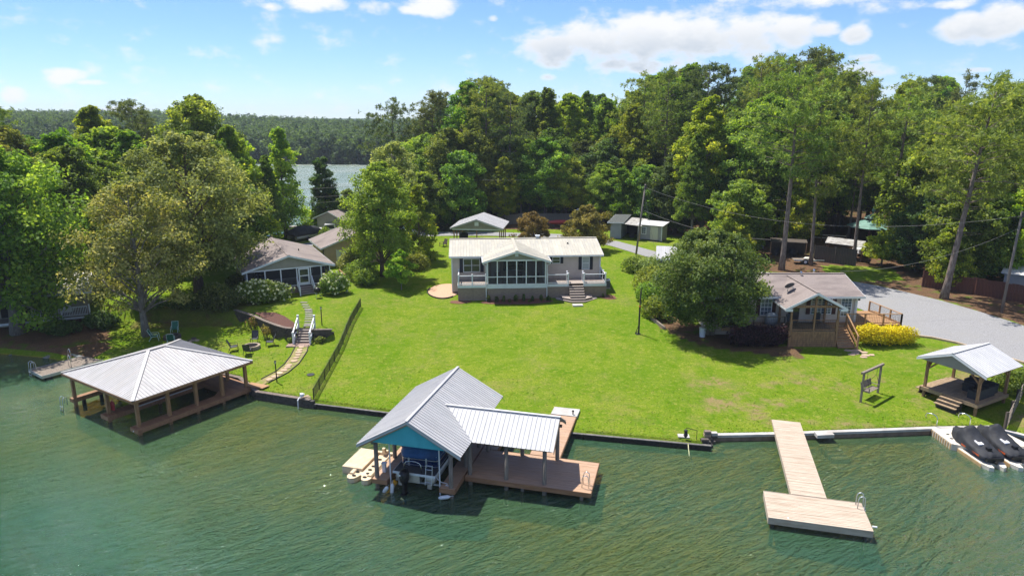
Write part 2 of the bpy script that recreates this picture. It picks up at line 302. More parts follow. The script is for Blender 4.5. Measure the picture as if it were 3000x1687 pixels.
def roof_panels(parent, poly3, pitch, mat, thick=.025, rib=.03, name='roof_panel', rw=.045):
    """split a sloping face into metal sheets running down the slope, each an object with a raised rib on one edge"""
    P3 = [Vector(p) for p in poly3]; nrm = Vector((0, 0, 0))
    for i in range(len(P3)):
        a, b = P3[i], P3[(i + 1) % len(P3)]; nrm += a.cross(b)
    nrm.normalize()
    if nrm.z < 0: nrm = -nrm
    e = Vector((0, 0, 1)).cross(nrm).normalized(); d = nrm.cross(e); o = P3[0]
    pl = [((p - o).dot(e), (p - o).dot(d)) for p in P3]
    s0 = min(p[0] for p in pl); s1 = max(p[0] for p in pl); n = max(1, round((s1 - s0) / pitch)); w = (s1 - s0) / n; cache = {}
    for i in range(n):
        a = s0 + i * w; q = clip(clip(pl, 0, a, True), 0, a + w, False)
        if len(q) < 3: continue
        t0 = min(p[1] for p in q)
        rel = [(p[0] - a, p[1] - t0) for p in q]; key = tuple((round(x, 3), round(y, 3)) for x, y in rel)
        org = o + e * a + d * t0
        if key in cache:
            ob = cache[key].copy(); COL.objects.link(ob); ob.parent = parent; ob.location = org; continue
        m = MB(); g = .004
        pp = [e * max(g, min(w - g, x)) + d * y for x, y in rel]
        m.extr(pp, nrm * thick)
        le = [y for x, y in rel if x < 1e-4]
        if len(le) >= 2:
            y0, y1 = min(le), max(le)
            m.extr([e*.001 + d*y0 + nrm*thick, e*rw + d*y0 + nrm*thick, e*rw*.75 + d*y0 + nrm*(thick+rib), e*rw*.25 + d*y0 + nrm*(thick+rib)], d * (y1 - y0))
        ob = m.build(name, mat, parent); ob.location = org; cache[key] = ob
def lapwall(parent, o, e, n, poly, mat, lap=.14, name='wall', step=.022, thick=.10):
    """clapboard wall: poly is (s, z) in the wall plane, e runs along the wall, n points outwards"""
    o = Vector(o); e = Vector(e).normalized(); n = Vector(n).normalized(); Z = Vector((0, 0, 1)); m = MB()
    z0 = min(p[1] for p in poly); z1 = max(p[1] for p in poly); z = z0
    while z < z1 - 1e-6:
        q = clip(clip(poly, 1, z, True), 1, min(z + lap, z1), False)
        if len(q) >= 3:
            f = []
            for s_, t_ in q: f.append(o + e * s_ + Z * t_ + n * (step * (1 - (t_ - z) / lap)))
            bk = [o + e * s_ + Z * t_ - n * thick for s_, t_ in q]
            k = len(q); b0 = len(m.v); m.v += [tuple(p) for p in f + bk]; m.f.append(tuple(range(b0, b0 + k))); m.f.append(tuple(range(b0 + k, b0 + 2*k))[::-1])
            for i in range(k): j = (i + 1) % k; m.f.append((b0+i, b0+k+i, b0+k+j, b0+j))
        z += lap
    return m.build(name, mat, parent)
class Fr:
    def __init__(s, o, e, n): s.o = Vector(o); s.e = Vector(e).normalized(); s.n = Vector(n).normalized()
    def p(s, a, z, out): return s.o + s.e * a + Vector((0, 0, z)) + s.n * out
    def box(s, m, a0, a1, z0, z1, o0, o1):
        return m.extr([s.p(a0, z0, o0), s.p(a1, z0, o0), s.p(a1, z0, o1), s.p(a0, z0, o1)], (0, 0, z1 - z0))
def window(parent, fr, a0, a1, z0, z1, nx=1, ny=2, mat='white', pane='pane', shut=None, sw=.34, fw=.06, mw=.025):
    m = MB(); fr.box(m, a0-fw, a0, z0-fw, z1+fw, .0, .055); fr.box(m, a1, a1+fw, z0-fw, z1+fw, .0, .055); fr.box(m, a0, a1, z1, z1+fw, .0, .056); fr.box(m, a0, a1, z0-fw, z0, 0, .065)
    wdw = m.build('window', mat, parent)
    g = MB(); fr.box(g, a0, a1, z0, z1, 0.0, .026); g.build('pane', pane, wdw)
    k = MB(); any_ = False
    for i in range(1, nx): x = a0 + (a1-a0)*i/nx; fr.box(k, x-mw/2, x+mw/2, z0, z1, .027, .042); any_ = True
    for j in range(1, ny):
        z = z0 + (z1-z0)*j/ny; w_ = mw*1.6 if j*2 == ny else mw; fr.box(k, a0, a1, z-w_/2, z+w_/2, .027, .045); any_ = True
    if any_: k.build('muntin', mat, wdw)
    if shut:
        for x in (a0-fw-sw, a1+fw):
            h = MB(); fr.box(h, x+.01, x+sw-.01, z0-fw, z1+fw, .0, .045)
            nl = max(3, int((z1-z0)/.12))
            for j in range(nl): zz = z0 + (z1-z0)*(j+.2)/nl; fr.box(h, x+.05, x+sw-.05, zz, zz+(z1-z0)/nl*.55, .045, .06)
            h.build('shutter', shut, parent)
    return wdw
def planks(name, mat, parent, x0, x1, y0, y1, z, w=.14, gap=.012, t=.04, along='x', seed=1):
    """deck boards joined into one part: too narrow in the picture to pick apart"""
    rnd = random.Random(seed); m = MB()
    if along == 'x':
        y = y0
        while y < y1 - .02: ye = min(y + w, y1); m.box(x0, y, z - t, x1, ye - gap, z + rnd.uniform(-.003, .003)); y += w
    else:
        x = x0
        while x < x1 - .02: xe = min(x + w, x1); m.box(x, y0, z - t, xe - gap, y1, z + rnd.uniform(-.003, .003)); x += w
    return m.build(name, mat, parent, kind='stuff')

# ------------------------------------------------------------------ the land: one height function for ground, lake bed and far hill
SHX=[-400,-140,-80,-60,-45,-40,-34,-27,-21,-18.6,-14,-7.5,4.2,11.9,12.3,14,17.4,27.6,31.3,32.6,36,42,60,120,400]
SHY=[120,80,70,62,57.2,56.1,53.6,52.6,49.6,46.8,45.2,43.4,40.5,38.9,40.0,40.1,40.3,41.1,41.3,40.0,37,33,28,20,0]
def lerp(xs,ys,x):
    if x<=xs[0]: return ys[0]
    for i in range(1,len(xs)):
        if x<=xs[i]:
            t=(x-xs[i-1])/(xs[i]-xs[i-1]); return ys[i-1]+t*(ys[i]-ys[i-1])
    return ys[-1]
def sm(a,b,x):
    t=max(0,min(1,(x-a)/(b-a))); return t*t*(3-2*t)
def shore(x): return lerp(SHX,SHY,x)
def hz(x,y):
    d=y-shore(x)
    main=lerp([0,4,12,27,45,60,90,140],[.36,.52,.95,2.0,2.6,2.9,3.2,3.4],d)
    # left terrace: low lawn, then retaining wall, then house level
    wy=lerp([-40,-33,-26,-22.5,-20,-19.4,-19.0,-17.4,-17.0,-16],[64,63.5,62.5,59.5,57.3,57.1,57.7,57.7,57.0,57.0],x)
    low=lerp([0,6,14],[.55,.8,1.15],d)
    hi=lerp([0,8,30],[2.0,2.2,2.6],y-wy)
    k=sm(-.25,.25,y-wy) if x<-15.5 else sm(-3,3,y-wy)
    left=low+(hi-low)*k
    m=sm(-17.5,-10,x)
    z=left+(main-left)*m
    # far lake behind on the left
    fl=sm(104,114,y)*(1-sm(-.17*y-8,-.17*y+22,x))
    z=z-fl*(z+3)
    z=z-sm(205,235,y)*(z+3)
    # far hill
    hh=sm(296,330,y+.10*(x+80))*(1-sm(-60,40,x))
    z=z*(1-hh)+hh*(1.2+lerp([300,380,470,800,1500],[0,2,5,7.5,9.5],y)+ (sm(100,260,-x)*6 if x<-100 else 0))
    return z
def G(x, y, dz=0.0): return (x, y, hz(x, y) + dz)
def inpoly(x, y, P):
    c = False; j = len(P) - 1
    for i in range(len(P)):
        if (P[i][1] > y) != (P[j][1] > y) and x < (P[j][0]-P[i][0])*(y-P[i][1])/(P[j][1]-P[i][1]) + P[i][0]: c = not c
        j = i
    return c
STRAW = [(26.5,80),(31.2,78.3),(36,75.8),(39.3,72.4),(43.1,66.4),(45.8,58.6),(57.5,51.5),(81,39),(110,30),(110,110),(30,100),(26,88)]
STRAW2 = [(-12,107),(14,106),(24,101),(40,96),(120,90),(160,300),(-20,300),(-22,115)]
LAWN_PATCH = [(35.0,74.0),(43.5,73.2),(45.5,80.0),(37.5,81.5)]  # lawn patches kept nearly free of pine straw
LAWN_PATCH2 = [(51,76),(75,74),(80,88),(52,86)]
LITTER_L = [(-70,50),(-36,50),(-34.5,56),(-38,61.5),(-44,66),(-70,75)]  # bare dirt and leaf litter under the trees
BED = [(-36,60.5),(-26.5,61.5),(-24.5,67.5),(-30,70.5),(-37,66)]
BARE = [(13.5,59),(16,54.8),(24,52.2),(24.5,54.8),(18,58.5),(16,63),(13.5,66)]
def axis(parts):
    out = []
    for a, b, s in parts:
        n = max(1, round((b - a) / s)); out += [a + (b - a) * i / n for i in range(n)]
    return out + [parts[-1][1]]
xs = axis([(-1500,-300,100),(-300,-80,10),(-80,-50,2),(-50,46,.6),(46,80,1.5),(80,300,10),(300,1500,100)])
ds = axis([(-70,-12,4),(-12,-.3,.9),(-.3,-.2,.1),(-.2,-.1,.1),(-.1,36,.6),(36,70,1.1),(70,130,4),(130,500,12),(500,2400,120)])
gv = []; straw = []; dirt = []
rg = random.Random(5)
def bedz(x, d):                                   # lake bed below the water
    return max(-3.2, -.35 + lerp([-60, -22, -14, -5, 0], [-2.9, -2.3, -1.2, -.25, 0], d))
for x in xs:
    sy = shore(x)
    for d in ds:
        y = sy + d
        if x < -29:                               # natural bank, no wall
            t = sm(-1.6, .6, d); z = bedz(x, d) * (1 - t) + hz(x, y) * t
        else:
            z = hz(x, y) if d >= -.11 else bedz(x, d)
        gv.append((x, y, z))
        s_ = 0.0; w_ = 0.0
        if d > -.15:
            if inpoly(x, y, STRAW) or inpoly(x, y, STRAW2): s_ = 1.0
            if inpoly(x, y, LAWN_PATCH) or inpoly(x, y, LAWN_PATCH2): s_ = .12
            if inpoly(x, y, LITTER_L): s_ = .62
            if inpoly(x, y, BED): s_ = .45
            if inpoly(x, y, BARE): s_ = .6
            if y > 290: s_ = 1.0
            w_ = sm(12, 15, x) * (1 - sm(46, 52, y)) * .9 + sm(33.5, 36, x) * (1 - sm(52, 56, y)) * .6 + .30
        straw.append(s_); dirt.append(min(1, w_))
nd = len(ds); gf = []
for i in range(len(xs) - 1):
    for j in range(nd - 1): a = i * nd + j; gf.append((a, a + nd, a + nd + 1, a + 1))
me = bpy.data.meshes.new('ground'); me.from_pydata(gv, [], gf); me.update()
me.polygons.foreach_set('use_smooth', [True] * len(gf))
for nm, arr in (('straw', straw), ('worn', dirt)):
    at = me.attributes.new(nm, 'FLOAT', 'POINT'); at.data.foreach_set('value', arr)
def ground_material():
    m = bpy.data.materials.new('ground'); t = ns(m); out = N(t, 'ShaderNodeOutputMaterial'); b = N(t, 'ShaderNodeBsdfPrincipled'); t.links.new(b.outputs[0], out.inputs[0])
    b.inputs['Roughness'].default_value = 1; b.inputs['Specular IOR Level'].default_value = 0
    g = N(t, 'ShaderNodeNewGeometry'); pos = g.outputs['Position']
    def nz(s, det=4, rough=.55, vec=None):
        n = N(t, 'ShaderNodeTexNoise'); n.inputs['Scale'].default_value = s; n.inputs['Detail'].default_value = det; n.inputs['Roughness'].default_value = rough; t.links.new(vec or pos, n.inputs['Vector']); return n.outputs[0]
    def mr(x, a, b_, c=0, d=1):
        n = N(t, 'ShaderNodeMapRange'); n.inputs[1].default_value = a; n.inputs[2].default_value = b_; n.inputs[3].default_value = c; n.inputs[4].default_value = d; t.links.new(x, n.inputs[0]); return n.outputs[0]
    def mx(f, a, b_):
        n = N(t, 'ShaderNodeMix', data_type='RGBA')
        if isinstance(f, float): n.inputs[0].default_value = f
        else: t.links.new(f, n.inputs[0])
        for k, v in ((6, a), (7, b_)):
            if isinstance(v, tuple): n.inputs[k].default_value = c4(v)
            else: t.links.new(v, n.inputs[k])
        return n.outputs[2]
    def mth(op, a, b_):
        n = N(t, 'ShaderNodeMath', operation=op, use_clamp=True)
        for k, v in ((0, a), (1, b_)):
            if isinstance(v, (int, float)): n.inputs[k].default_value = v
            else: t.links.new(v, n.inputs[k])
        return n.outputs[0]
    lawn = mx(mr(nz(.13, 6, .65), .38, .60), (.105, .178, .016), (.180, .222, .026))
    lawn = mx(mr(nz(.75, 5, .65), .46, .68), lawn, (.062, .150, .006))
    lawn = mx(mr(nz(2.6, 4, .65), .50, .72), lawn, (.260, .255, .060))
    lawn = mx(mr(nz(8, 2, .7), .40, .66, 0, .8), lawn, (.055, .130, .005))
    lawn = mx(mr(nz(34, 0, .6), .40, .75, 0, .5), lawn, (.190, .250, .012))
    at1 = N(t, 'ShaderNodeAttribute'); at1.attribute_name = 'straw'; at2 = N(t, 'ShaderNodeAttribute'); at2.attribute_name = 'worn'
    patch = mth('MULTIPLY', mr(nz(.33, 6, .68), .50, .64), mr(nz(2.2, 5, .7), .36, .56)); patch = mth('MULTIPLY', patch, at2.outputs['Fac'])
    soil = mx(mr(nz(7, 2), .35, .65), (.27, .19, .10), (.20, .155, .07))
    lawn = mx(patch, lawn, soil)
    litter = mx(mr(nz(1.6, 4, .7), .38, .62), (.070, .045, .028), (.125, .068, .040))
    litter = mx(mr(nz(16, 2, .7), .4, .7), litter, (.18, .115, .07))
    litter = mx(mr(nz(.5, 3, .65), .56, .68), litter, (.085, .12, .02))
    edge = mr(mth('ADD', at1.outputs['Fac'], mth('SUBTRACT', mth('MULTIPLY', nz(.9, 6, .7), .9), .45)), .35, .62)
    land = mx(edge, lawn, litter)
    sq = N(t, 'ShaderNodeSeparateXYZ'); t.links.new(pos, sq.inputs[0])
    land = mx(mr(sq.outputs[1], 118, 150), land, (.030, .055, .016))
    sp = N(t, 'ShaderNodeSeparateXYZ'); t.links.new(pos, sp.inputs[0])
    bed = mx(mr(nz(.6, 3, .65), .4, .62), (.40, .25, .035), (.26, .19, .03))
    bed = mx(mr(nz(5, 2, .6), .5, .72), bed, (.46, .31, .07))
    deep = mx(mr(sp.outputs[2], -2.1, -.8), (.018, .055, .024), bed)  # deep weeds; the dark also stands in for light lost with depth
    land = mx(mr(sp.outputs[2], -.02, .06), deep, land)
    t.links.new(land, b.inputs['Base Color'])
    bp = N(t, 'ShaderNodeBump'); bp.inputs['Strength'].default_value = .8; bp.inputs['Distance'].default_value = .06
    hsum = mth('ADD', mth('MULTIPLY', nz(22, 2, .7), .6), mth('MULTIPLY', nz(3.2, 2, .6), .5))
    t.links.new(hsum, bp.inputs['Height']); t.links.new(bp.outputs[0], b.inputs['Normal'])
    return m
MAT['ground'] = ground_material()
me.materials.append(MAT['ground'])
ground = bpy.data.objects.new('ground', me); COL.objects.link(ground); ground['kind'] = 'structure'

# ------------------------------------------------------------------ lake
def water_material():
    m = bpy.data.materials.new('water'); t = ns(m); out = N(t, 'ShaderNodeOutputMaterial')
    g = N(t, 'ShaderNodeNewGeometry'); pos = g.outputs['Position']
    def nz(s, det, rough, stretch, rot, dist=0):
        mp = N(t, 'ShaderNodeMapping', vector_type='TEXTURE'); mp.inputs['Scale'].default_value = (1/stretch[0], 1/stretch[1], 1); mp.inputs['Rotation'].default_value = (0, 0, rot); t.links.new(pos, mp.inputs[0])
        n = N(t, 'ShaderNodeTexNoise'); n.inputs['Scale'].default_value = s; n.inputs['Detail'].default_value = det; n.inputs['Roughness'].default_value = rough; n.inputs['Distortion'].default_value = dist; t.links.new(mp.outputs[0], n.inputs['Vector']); return n.outputs[0]
    def mr(x, a, b_, c=0, d=1):
        n = N(t, 'ShaderNodeMapRange'); n.inputs[1].default_value = a; n.inputs[2].default_value = b_; n.inputs[3].default_value = c; n.inputs[4].default_value = d; t.links.new(x, n.inputs[0]); return n.outputs[0]
    def mth(op, a, b_):
        n = N(t, 'ShaderNodeMath', operation=op)
        for k, v in ((0, a), (1, b_)):
            if isinstance(v, (int, float)): n.inputs[k].default_value = v
            else: t.links.new(v, n.inputs[k])
        return n.outputs[0]
    w1 = nz(1.35, 3, .55, (.36, 1.4, 1), R(34), .8); w2 = nz(3.6, 3, .6, (.55, 1.25, 1), R(18), .5); w3 = nz(.42, 2, .5, (.4, 1.2, 1), R(38))
    gust = mr(nz(.055, 3, .5, (.7, 1.3, 1), R(-20)), .35, .65, .8, 1.15)
    hgt = mth('MULTIPLY', mth('ADD', mth('ADD', mth('MULTIPLY', w1, .62), mth('MULTIPLY', w2, .26)), mth('MULTIPLY', w3, .5)), gust)
    bp = N(t, 'ShaderNodeBump'); bp.inputs['Strength'].default_value = 1; bp.inputs['Distance'].default_value = 1.25; t.links.new(hgt, bp.inputs['Height'])
    gl = N(t, 'ShaderNodeBsdfGlossy');  gl.inputs['Color'].default_value = (.92, .96, 1, 1); t.links.new(bp.outputs[0], gl.inputs['Normal'])
    sy_ = N(t, 'ShaderNodeSeparateXYZ'); t.links.new(pos, sy_.inputs[0]); t.links.new(mr(sy_.outputs[1], 100, 170, .045, .42), gl.inputs['Roughness'])
    df = N(t, 'ShaderNodeBsdfDiffuse')
    cm = N(t, 'ShaderNodeMix', data_type='RGBA'); cm.inputs[6].default_value = (.044, .124, .068, 1); cm.inputs[7].default_value = (.072, .126, .042, 1); t.links.new(mr(nz(.04, 3, .5, (1, 1.6, 1), R(-15)), .4, .62), cm.inputs[0]); t.links.new(cm.outputs[2], df.inputs[0])
    tp = N(t, 'ShaderNodeBsdfTransparent'); tp.inputs[0].default_value = (.92, .92, .60, 1)
    m1 = N(t, 'ShaderNodeMixShader'); m1.inputs[0].default_value = .46; t.links.new(df.outputs[0], m1.inputs[1]); t.links.new(tp.outputs[0], m1.inputs[2])
    fr = N(t, 'ShaderNodeFresnel'); fr.inputs[0].default_value = 1.47; t.links.new(bp.outputs[0], fr.inputs['Normal'])
    m2 = N(t, 'ShaderNodeMixShader'); t.links.new(fr.outputs[0], m2.inputs[0]); t.links.new(m1.outputs[0], m2.inputs[1]); t.links.new(gl.outputs[0], m2.inputs[2])
    t.links.new(m2.outputs[0], out.inputs[0]); return m
MAT['water'] = water_material()
lake = MB().add([(-3000,-600,0),(3000,-600,0),(3000,3500,0),(-3000,3500,0)], [(0,1,2,3)]).build('lake_water', 'water'); lake['kind'] = 'structure'

# ------------------------------------------------------------------ gravel lane and drive
def ribbon(name, pairs, mat, dz=.03, sub=4, across=6, kind='structure'):
    m = MB(); rows = []
    for i in range(len(pairs) - 1):
        (a0, b0), (a1, b1) = pairs[i], pairs[i+1]
        for k in range(sub + (i == len(pairs) - 2)):
            t = k / sub; rows.append(((a0[0]+(a1[0]-a0[0])*t, a0[1]+(a1[1]-a0[1])*t), (b0[0]+(b1[0]-b0[0])*t, b0[1]+(b1[1]-b0[1])*t)))
    for a, b in rows:
        for q in range(across + 1):
            x = a[0]+(b[0]-a[0])*q/across; y = a[1]+(b[1]-a[1])*q/across; m.v.append((x, y, hz(x, y) + dz))
    w = across + 1
    for i in range(len(rows) - 1):
        for q in range(across): m.f.append((i*w+q, (i+1)*w+q, (i+1)*w+q+1, i*w+q+1))
    o = m.build(name, mat)
    if kind: o['kind'] = kind
    return o
ribbon('gravel_drive', [((100,6),(108,20)),((72,26),(80,38)),((50,41),(57,51)),((40.2,50.6),(45.7,58.3)),((37.6,55.0),(44.4,62.5)),((35.4,57.2),(43,66)),((34.8,60),(41,69.5)),((34,64),(39.3,72.1)),((32,68.5),(36,75.5)),((28.5,71),(31.2,78)),((24,73.5),(25.5,79.5)),((20.5,78.5),(22.5,82.5)),((17.8,85.3),(20.3,87.3)),((13.6,93.3),(15.2,96.3)),((6,99),(7,102)),((-4,101),(-4,104)),((-14,101),(-14,104)),((-24,96.5),(-24,99.5)),((-32,92),(-31,95))], 'gravel', .035, 6, 10)
ribbon('concrete_path', [((-29,84),(-26.4,85.2)),((-30.2,92),(-26.8,92.5))], 'concrete', .06, 4, 4)
ribbon('road', [((46,86.5),(47,89.5)),((60,83),(60,86.5)),((95,78),(95,82))], 'asphalt', .05, 6, 4)

# ------------------------------------------------------------------ sea walls
def along(pts, step):
    """points every step along a polyline, with direction"""
    out = []; rest = 0
    for i in range(len(pts) - 1):
        a = Vector(pts[i]); b = Vector(pts[i+1]); L = (b - a).length; t = rest
        while t < L: out.append((a + (b - a) * (t / L), (b - a).normalized())); t += step
        rest = t - L
    return out
def course_wall(parent, pts, z0, courses, bl, bh, bd, mat, cap=None, cap_h=.07, seed=1, name='block', zfun=None):
    rnd = random.Random(seed); proto = MB().box(-bl/2+.006, -bd/2, 0, bl/2-.006, bd/2, bh-.008).build(name, mat, parent); first = True
    for c in range(courses):
        for p, d in along(pts, bl):
            q = p + d * (bl/2 + (bl/2 if c % 2 else 0) - bl/2); n = Vector((-d.y, d.x)) * rnd.uniform(-.012, .012)
            zb = z0 if zfun is None else zfun(p.x, p.y)
            o = proto if first else inst(proto, parent); first = False
            o.location = (q.x + n.x, q.y + n.y, zb + c * bh); o.rotation_euler = (0, 0, math.atan2(d.y, d.x) + rnd.uniform(-.02, .02))
    if cap:
        cp = MB().box(-bl*.75+.008, -bd*.62, 0, bl*.75-.008, bd*.62, cap_h).build('cap', cap, parent); first = True
        for p, d in along(pts, bl*1.5):
            zb = z0 if zfun is None else zfun(p.x, p.y)
            o = cp if first else inst(cp, parent); first = False
            o.location = (p.x, p.y, zb + courses * bh); o.rotation_euler = (0, 0, math.atan2(d.y, d.x))
P2 = lambda x0, x1: [(x, shore(x) - .2) for x in [x0] + [s for s in SHX if x0 < s < x1] + [x1]]
w = thing('seawall', 'low dark block seawall edging the lawn with two fire pits', 'seawall')
course_wall(w, P2(-27.5, -14.2), -.45, 5, .42, .2, .26, 'block_dark', 'cap_stone', .06, 3)
MB().extr([(x, y + .12, -1.2) for x, y in [(-27.4, shore(-27.4)-.1), (-27.4, shore(-27.4)-.02), (-26.9, shore(-26.9)-.02), (-26.9, shore(-26.9)-.1)]], (0, 0, 1.6)).build('end_block', 'block_dark', w)
w = thing('seawall', 'black timber seawall with thin pale cap along the central lawn', 'seawall')
tp = P2(-14.0, 12.05)
for k, (p, d) in enumerate(along(tp, 2.4)):
    a = math.atan2(d.y, d.x); L = min(2.4, sum(math.dist(u, v) for u, v in zip(tp, tp[1:])) - 2.4 * k) - .008
    for j in range(3):
        o = MB().box(0.004, -.05 - .004*(j % 2), -.35 + j*.215, L, .06, -.14 + j*.215).build('timber', 'timber_black', w); o.location = (p.x, p.y, 0); o.rotation_euler = (0, 0, a)
    o = MB().box(0.004, -.09, .295, L, .12, .345).build('cap_board', 'timber_cap', w); o.location = (p.x, p.y, 0); o.rotation_euler = (0, 0, a)
    o = MB().box(.05, -.11, -.9, .17, -.05, .28).build('pile', 'timber_black', w); o.location = (p.x, p.y, 0); o.rotation_euler = (0, 0, a)
w = thing('seawall', 'whitewashed concrete seawall behind the plain wooden dock', 'seawall')
cpts = [(12.6, 39.95), (17.4, 40.15), (27.6, 40.95), (31.35, 41.1)]; cp2 = [(31.35, 41.1), (32.7, 39.8), (36, 36.7), (42, 32.7), (60, 27.8)]
for seq in (cpts, cp2):
    for (x0, y0), (x1, y1) in zip(seq, seq[1:]):
        L = math.hypot(x1-x0, y1-y0); n = max(1, round(L/2.6)); a = math.atan2(y1-y0, x1-x0)
        for k in range(n):
            px_, py_ = x0+(x1-x0)*k/n, y0+(y1-y0)*k/n
            o = MB().box(0, -.14, .27, L/n-.006, .18, .43).build('cap_slab', 'concrete_white', w); o.location = (px_, py_, 0); o.rotation_euler = (0, 0, a)
            o = MB().box(0, -.11, -.9, L/n-.002, .12, .268).build('wall_face', 'wall_stain', w); o.location = (px_, py_, 0); o.rotation_euler = (0, 0, a)
# stepped stack of blocks where the two walls meet
w = thing('block_stack', 'stepped stack of concrete blocks where black and white seawalls meet', 'blocks', (12.0, 39.3, 0))
for (x, y, z, l, mt) in ((0,-.25,.35,.5,'block_dark'),(.25,-.1,.35,.4,'block_dark'),(.05,-.2,.56,.45,'block_brown'),(.45,.35,.35,.4,'block_dark'),(.4,.55,.56,.42,'stone_pale'),(.4,.5,.76,.4,'cap_stone'),(.85,.6,.45,.4,'block_dark'),(.85,.58,.62,.38,'concrete_white'),(-.1,-.3,-.4,.5,'block_dark'),(.3,-.2,-.4,.5,'block_dark'),(-.1,-.3,0,.5,'block_dark'),(.3,-.2,0,.5,'block_dark'),(.6,.3,0,.5,'block_dark')):
    MB().box(x-l/2, y-.14, z, x+l/2, y+.14, z+.195 if z > .3 else z+.38).build('block', mt, w).location = (0, 0, -.2)

# ------------------------------------------------------------------ rocks on the natural shore
def rock_mesh(name, mat, seed, parent=None, s=(1, 1, .7)):
    rnd = random.Random(seed); m = MB(); n = 8; prof = [(0.35, 0), (.95, .1), (1.0, .42), (.7, .82), (.25, 1.0)]
    for r, z in prof:
        for k in range(n):
            t = 2*math.pi*k/n; q = r * rnd.uniform(.78, 1.15); m.v.append((q*math.cos(t)*s[0], q*math.sin(t)*s[1], z*s[2]*rnd.uniform(.9, 1.1)))
    for i in range(len(prof)-1):
        for k in range(n): m.f.append((i*n+k, i*n+(k+1) % n, (i+1)*n+(k+1) % n, (i+1)*n+k))
    m.f.append(tuple(range(n))[::-1]); m.f.append(tuple(range((len(prof)-1)*n, len(prof)*n)))
    return m.build(name, mat, parent)
ra = random.Random(9); rk = None
for i in range(26):
    x = -56 + i * .95 + ra.uniform(-.3, .3); y = shore(x) - ra.uniform(.1, 1.0); s_ = ra.uniform(.16, .42)
    if rk is None: rk = rock_mesh('shore_rock', 'stone_grey', 4); tag(rk, 'grey rock on the shaded bank below the white railing', 'rock', 'rocks on the shaded bank'); o = rk
    else: o = inst(rk)
    o.location = (x, y, -.08); o.rotation_euler = (0, 0, ra.uniform(0, 6)); o.scale = (s_, s_*ra.uniform(.7, 1), s_*.8)

# ------------------------------------------------------------------ trees
leafmat('leaf_oak', (0.0748, 0.126, 0.0196), (0.192, 0.282, 0.0411), (0.417, 0.489, 0.104), .58)
leafmat('leaf_grey', (0.112, 0.151, 0.0391), (0.258, 0.31, 0.0847), (0.51, 0.548, 0.208), .52)
leafmat('leaf_bright', (0.0974, 0.179, 0.0123), (0.283, 0.422, 0.0282), (0.576, 0.62, 0.0684), .62)
leafmat('leaf_mid', (0.0719, 0.132, 0.0171), (0.206, 0.328, 0.0381), (0.447, 0.559, 0.0793), .60)
leafmat('leaf_dark', (0.0389, 0.0748, 0.0184), (0.102, 0.171, 0.0378), (0.231, 0.308, 0.0727), .54)
leafmat('leaf_gold', (.10, .14, .024), (.235, .27, .055), (.56, .54, .21), .48, .006, .05)
leafmat('leaf_fresh', (0.1, 0.189, 0.0189), (0.236, 0.372, 0.0401), (0.448, 0.566, 0.0944), .58, .01, .06)
leafmat('leaf_crape', (0.059, 0.104, 0.0212), (0.136, 0.201, 0.0401), (0.283, 0.342, 0.0826), .50, .01, .06)
leafmat('leaf_maple', (0.101, 0.0748, 0.026), (0.237, 0.17, 0.049), (0.418, 0.295, 0.101), .46, .02, .1)
leafmat('leaf_maple_green', (0.101, 0.104, 0.026), (0.251, 0.23, 0.046), (0.446, 0.388, 0.0936), .48, .01, .1)
leafmat('leaf_hydra', (0.0792, 0.165, 0.0202), (0.195, 0.309, 0.0432), (0.374, 0.49, 0.0792), .50, .015, .1)
leafmat('leaf_yellow', (.30, .30, .006), (.78, .64, .008), (.88, .76, .012), .30, .004, .04)
leafmat('leaf_purple', (0.0142, 0.00708, 0.0118), (0.0354, 0.0142, 0.0236), (0.118, 0.0413, 0.0649), .30, .01, .1)
leafmat('needle', (0.0927, 0.144, 0.0269), (0.218, 0.299, 0.0549), (0.435, 0.497, 0.118), .52, .02, .18)
leafmat('needle_dark', (0.0599, 0.0892, 0.0317), (0.135, 0.181, 0.0578), (0.28, 0.327, 0.118), .48, .02, .15)
leafmat('leaf_far', (0.0472, 0.0802, 0.0354), (0.1, 0.153, 0.0531), (0.183, 0.242, 0.0826), .55)
def leaf_object(name, mat, cen, out, size, aspect, tint, rs, parent=None, up=.25, fold=True):
    """many small folded leaf faces; cen, out: (n,3) arrays, size, tint: (n,)"""
    n = len(cen); nr = out * .55 + rs.normal(0, .55, (n, 3)); nr[:, 2] += up; nr /= np.linalg.norm(nr, axis=1)[:, None] + 1e-9
    t = rs.normal(0, 1, (n, 3)); t -= nr * (t * nr).sum(1)[:, None]; t /= np.linalg.norm(t, axis=1)[:, None] + 1e-9
    b = np.cross(nr, t); L = (size * .5)[:, None]; Wd = L * aspect
    v = np.empty((n, 4, 3)); v[:, 0] = cen - t * L; v[:, 1] = cen + b * Wd + nr * L * .22; v[:, 2] = cen + t * L; v[:, 3] = cen - b * Wd + nr * L * .22
    me = bpy.data.meshes.new(name); me.vertices.add(4 * n); me.vertices.foreach_set('co', v.reshape(-1).astype(np.float32))
    me.loops.add(4 * n); me.loops.foreach_set('vertex_index', np.arange(4 * n, dtype=np.int32)); me.polygons.add(n)
    me.polygons.foreach_set('loop_start', np.arange(0, 4 * n, 4, dtype=np.int32))
    at = me.attributes.new('tint', 'FLOAT', 'POINT'); at.data.foreach_set('value', np.repeat(np.clip(tint, 0, 1), 4).astype(np.float32))
    me.materials.append(MAT[mat]); me.update(calc_edges=True); me.validate()
    o = bpy.data.objects.new(name, me); COL.objects.link(o); o.parent = parent; return o
def unit(rs, n):
    v = rs.normal(0, 1, (n, 3)); return v / np.linalg.norm(v, axis=1)[:, None]
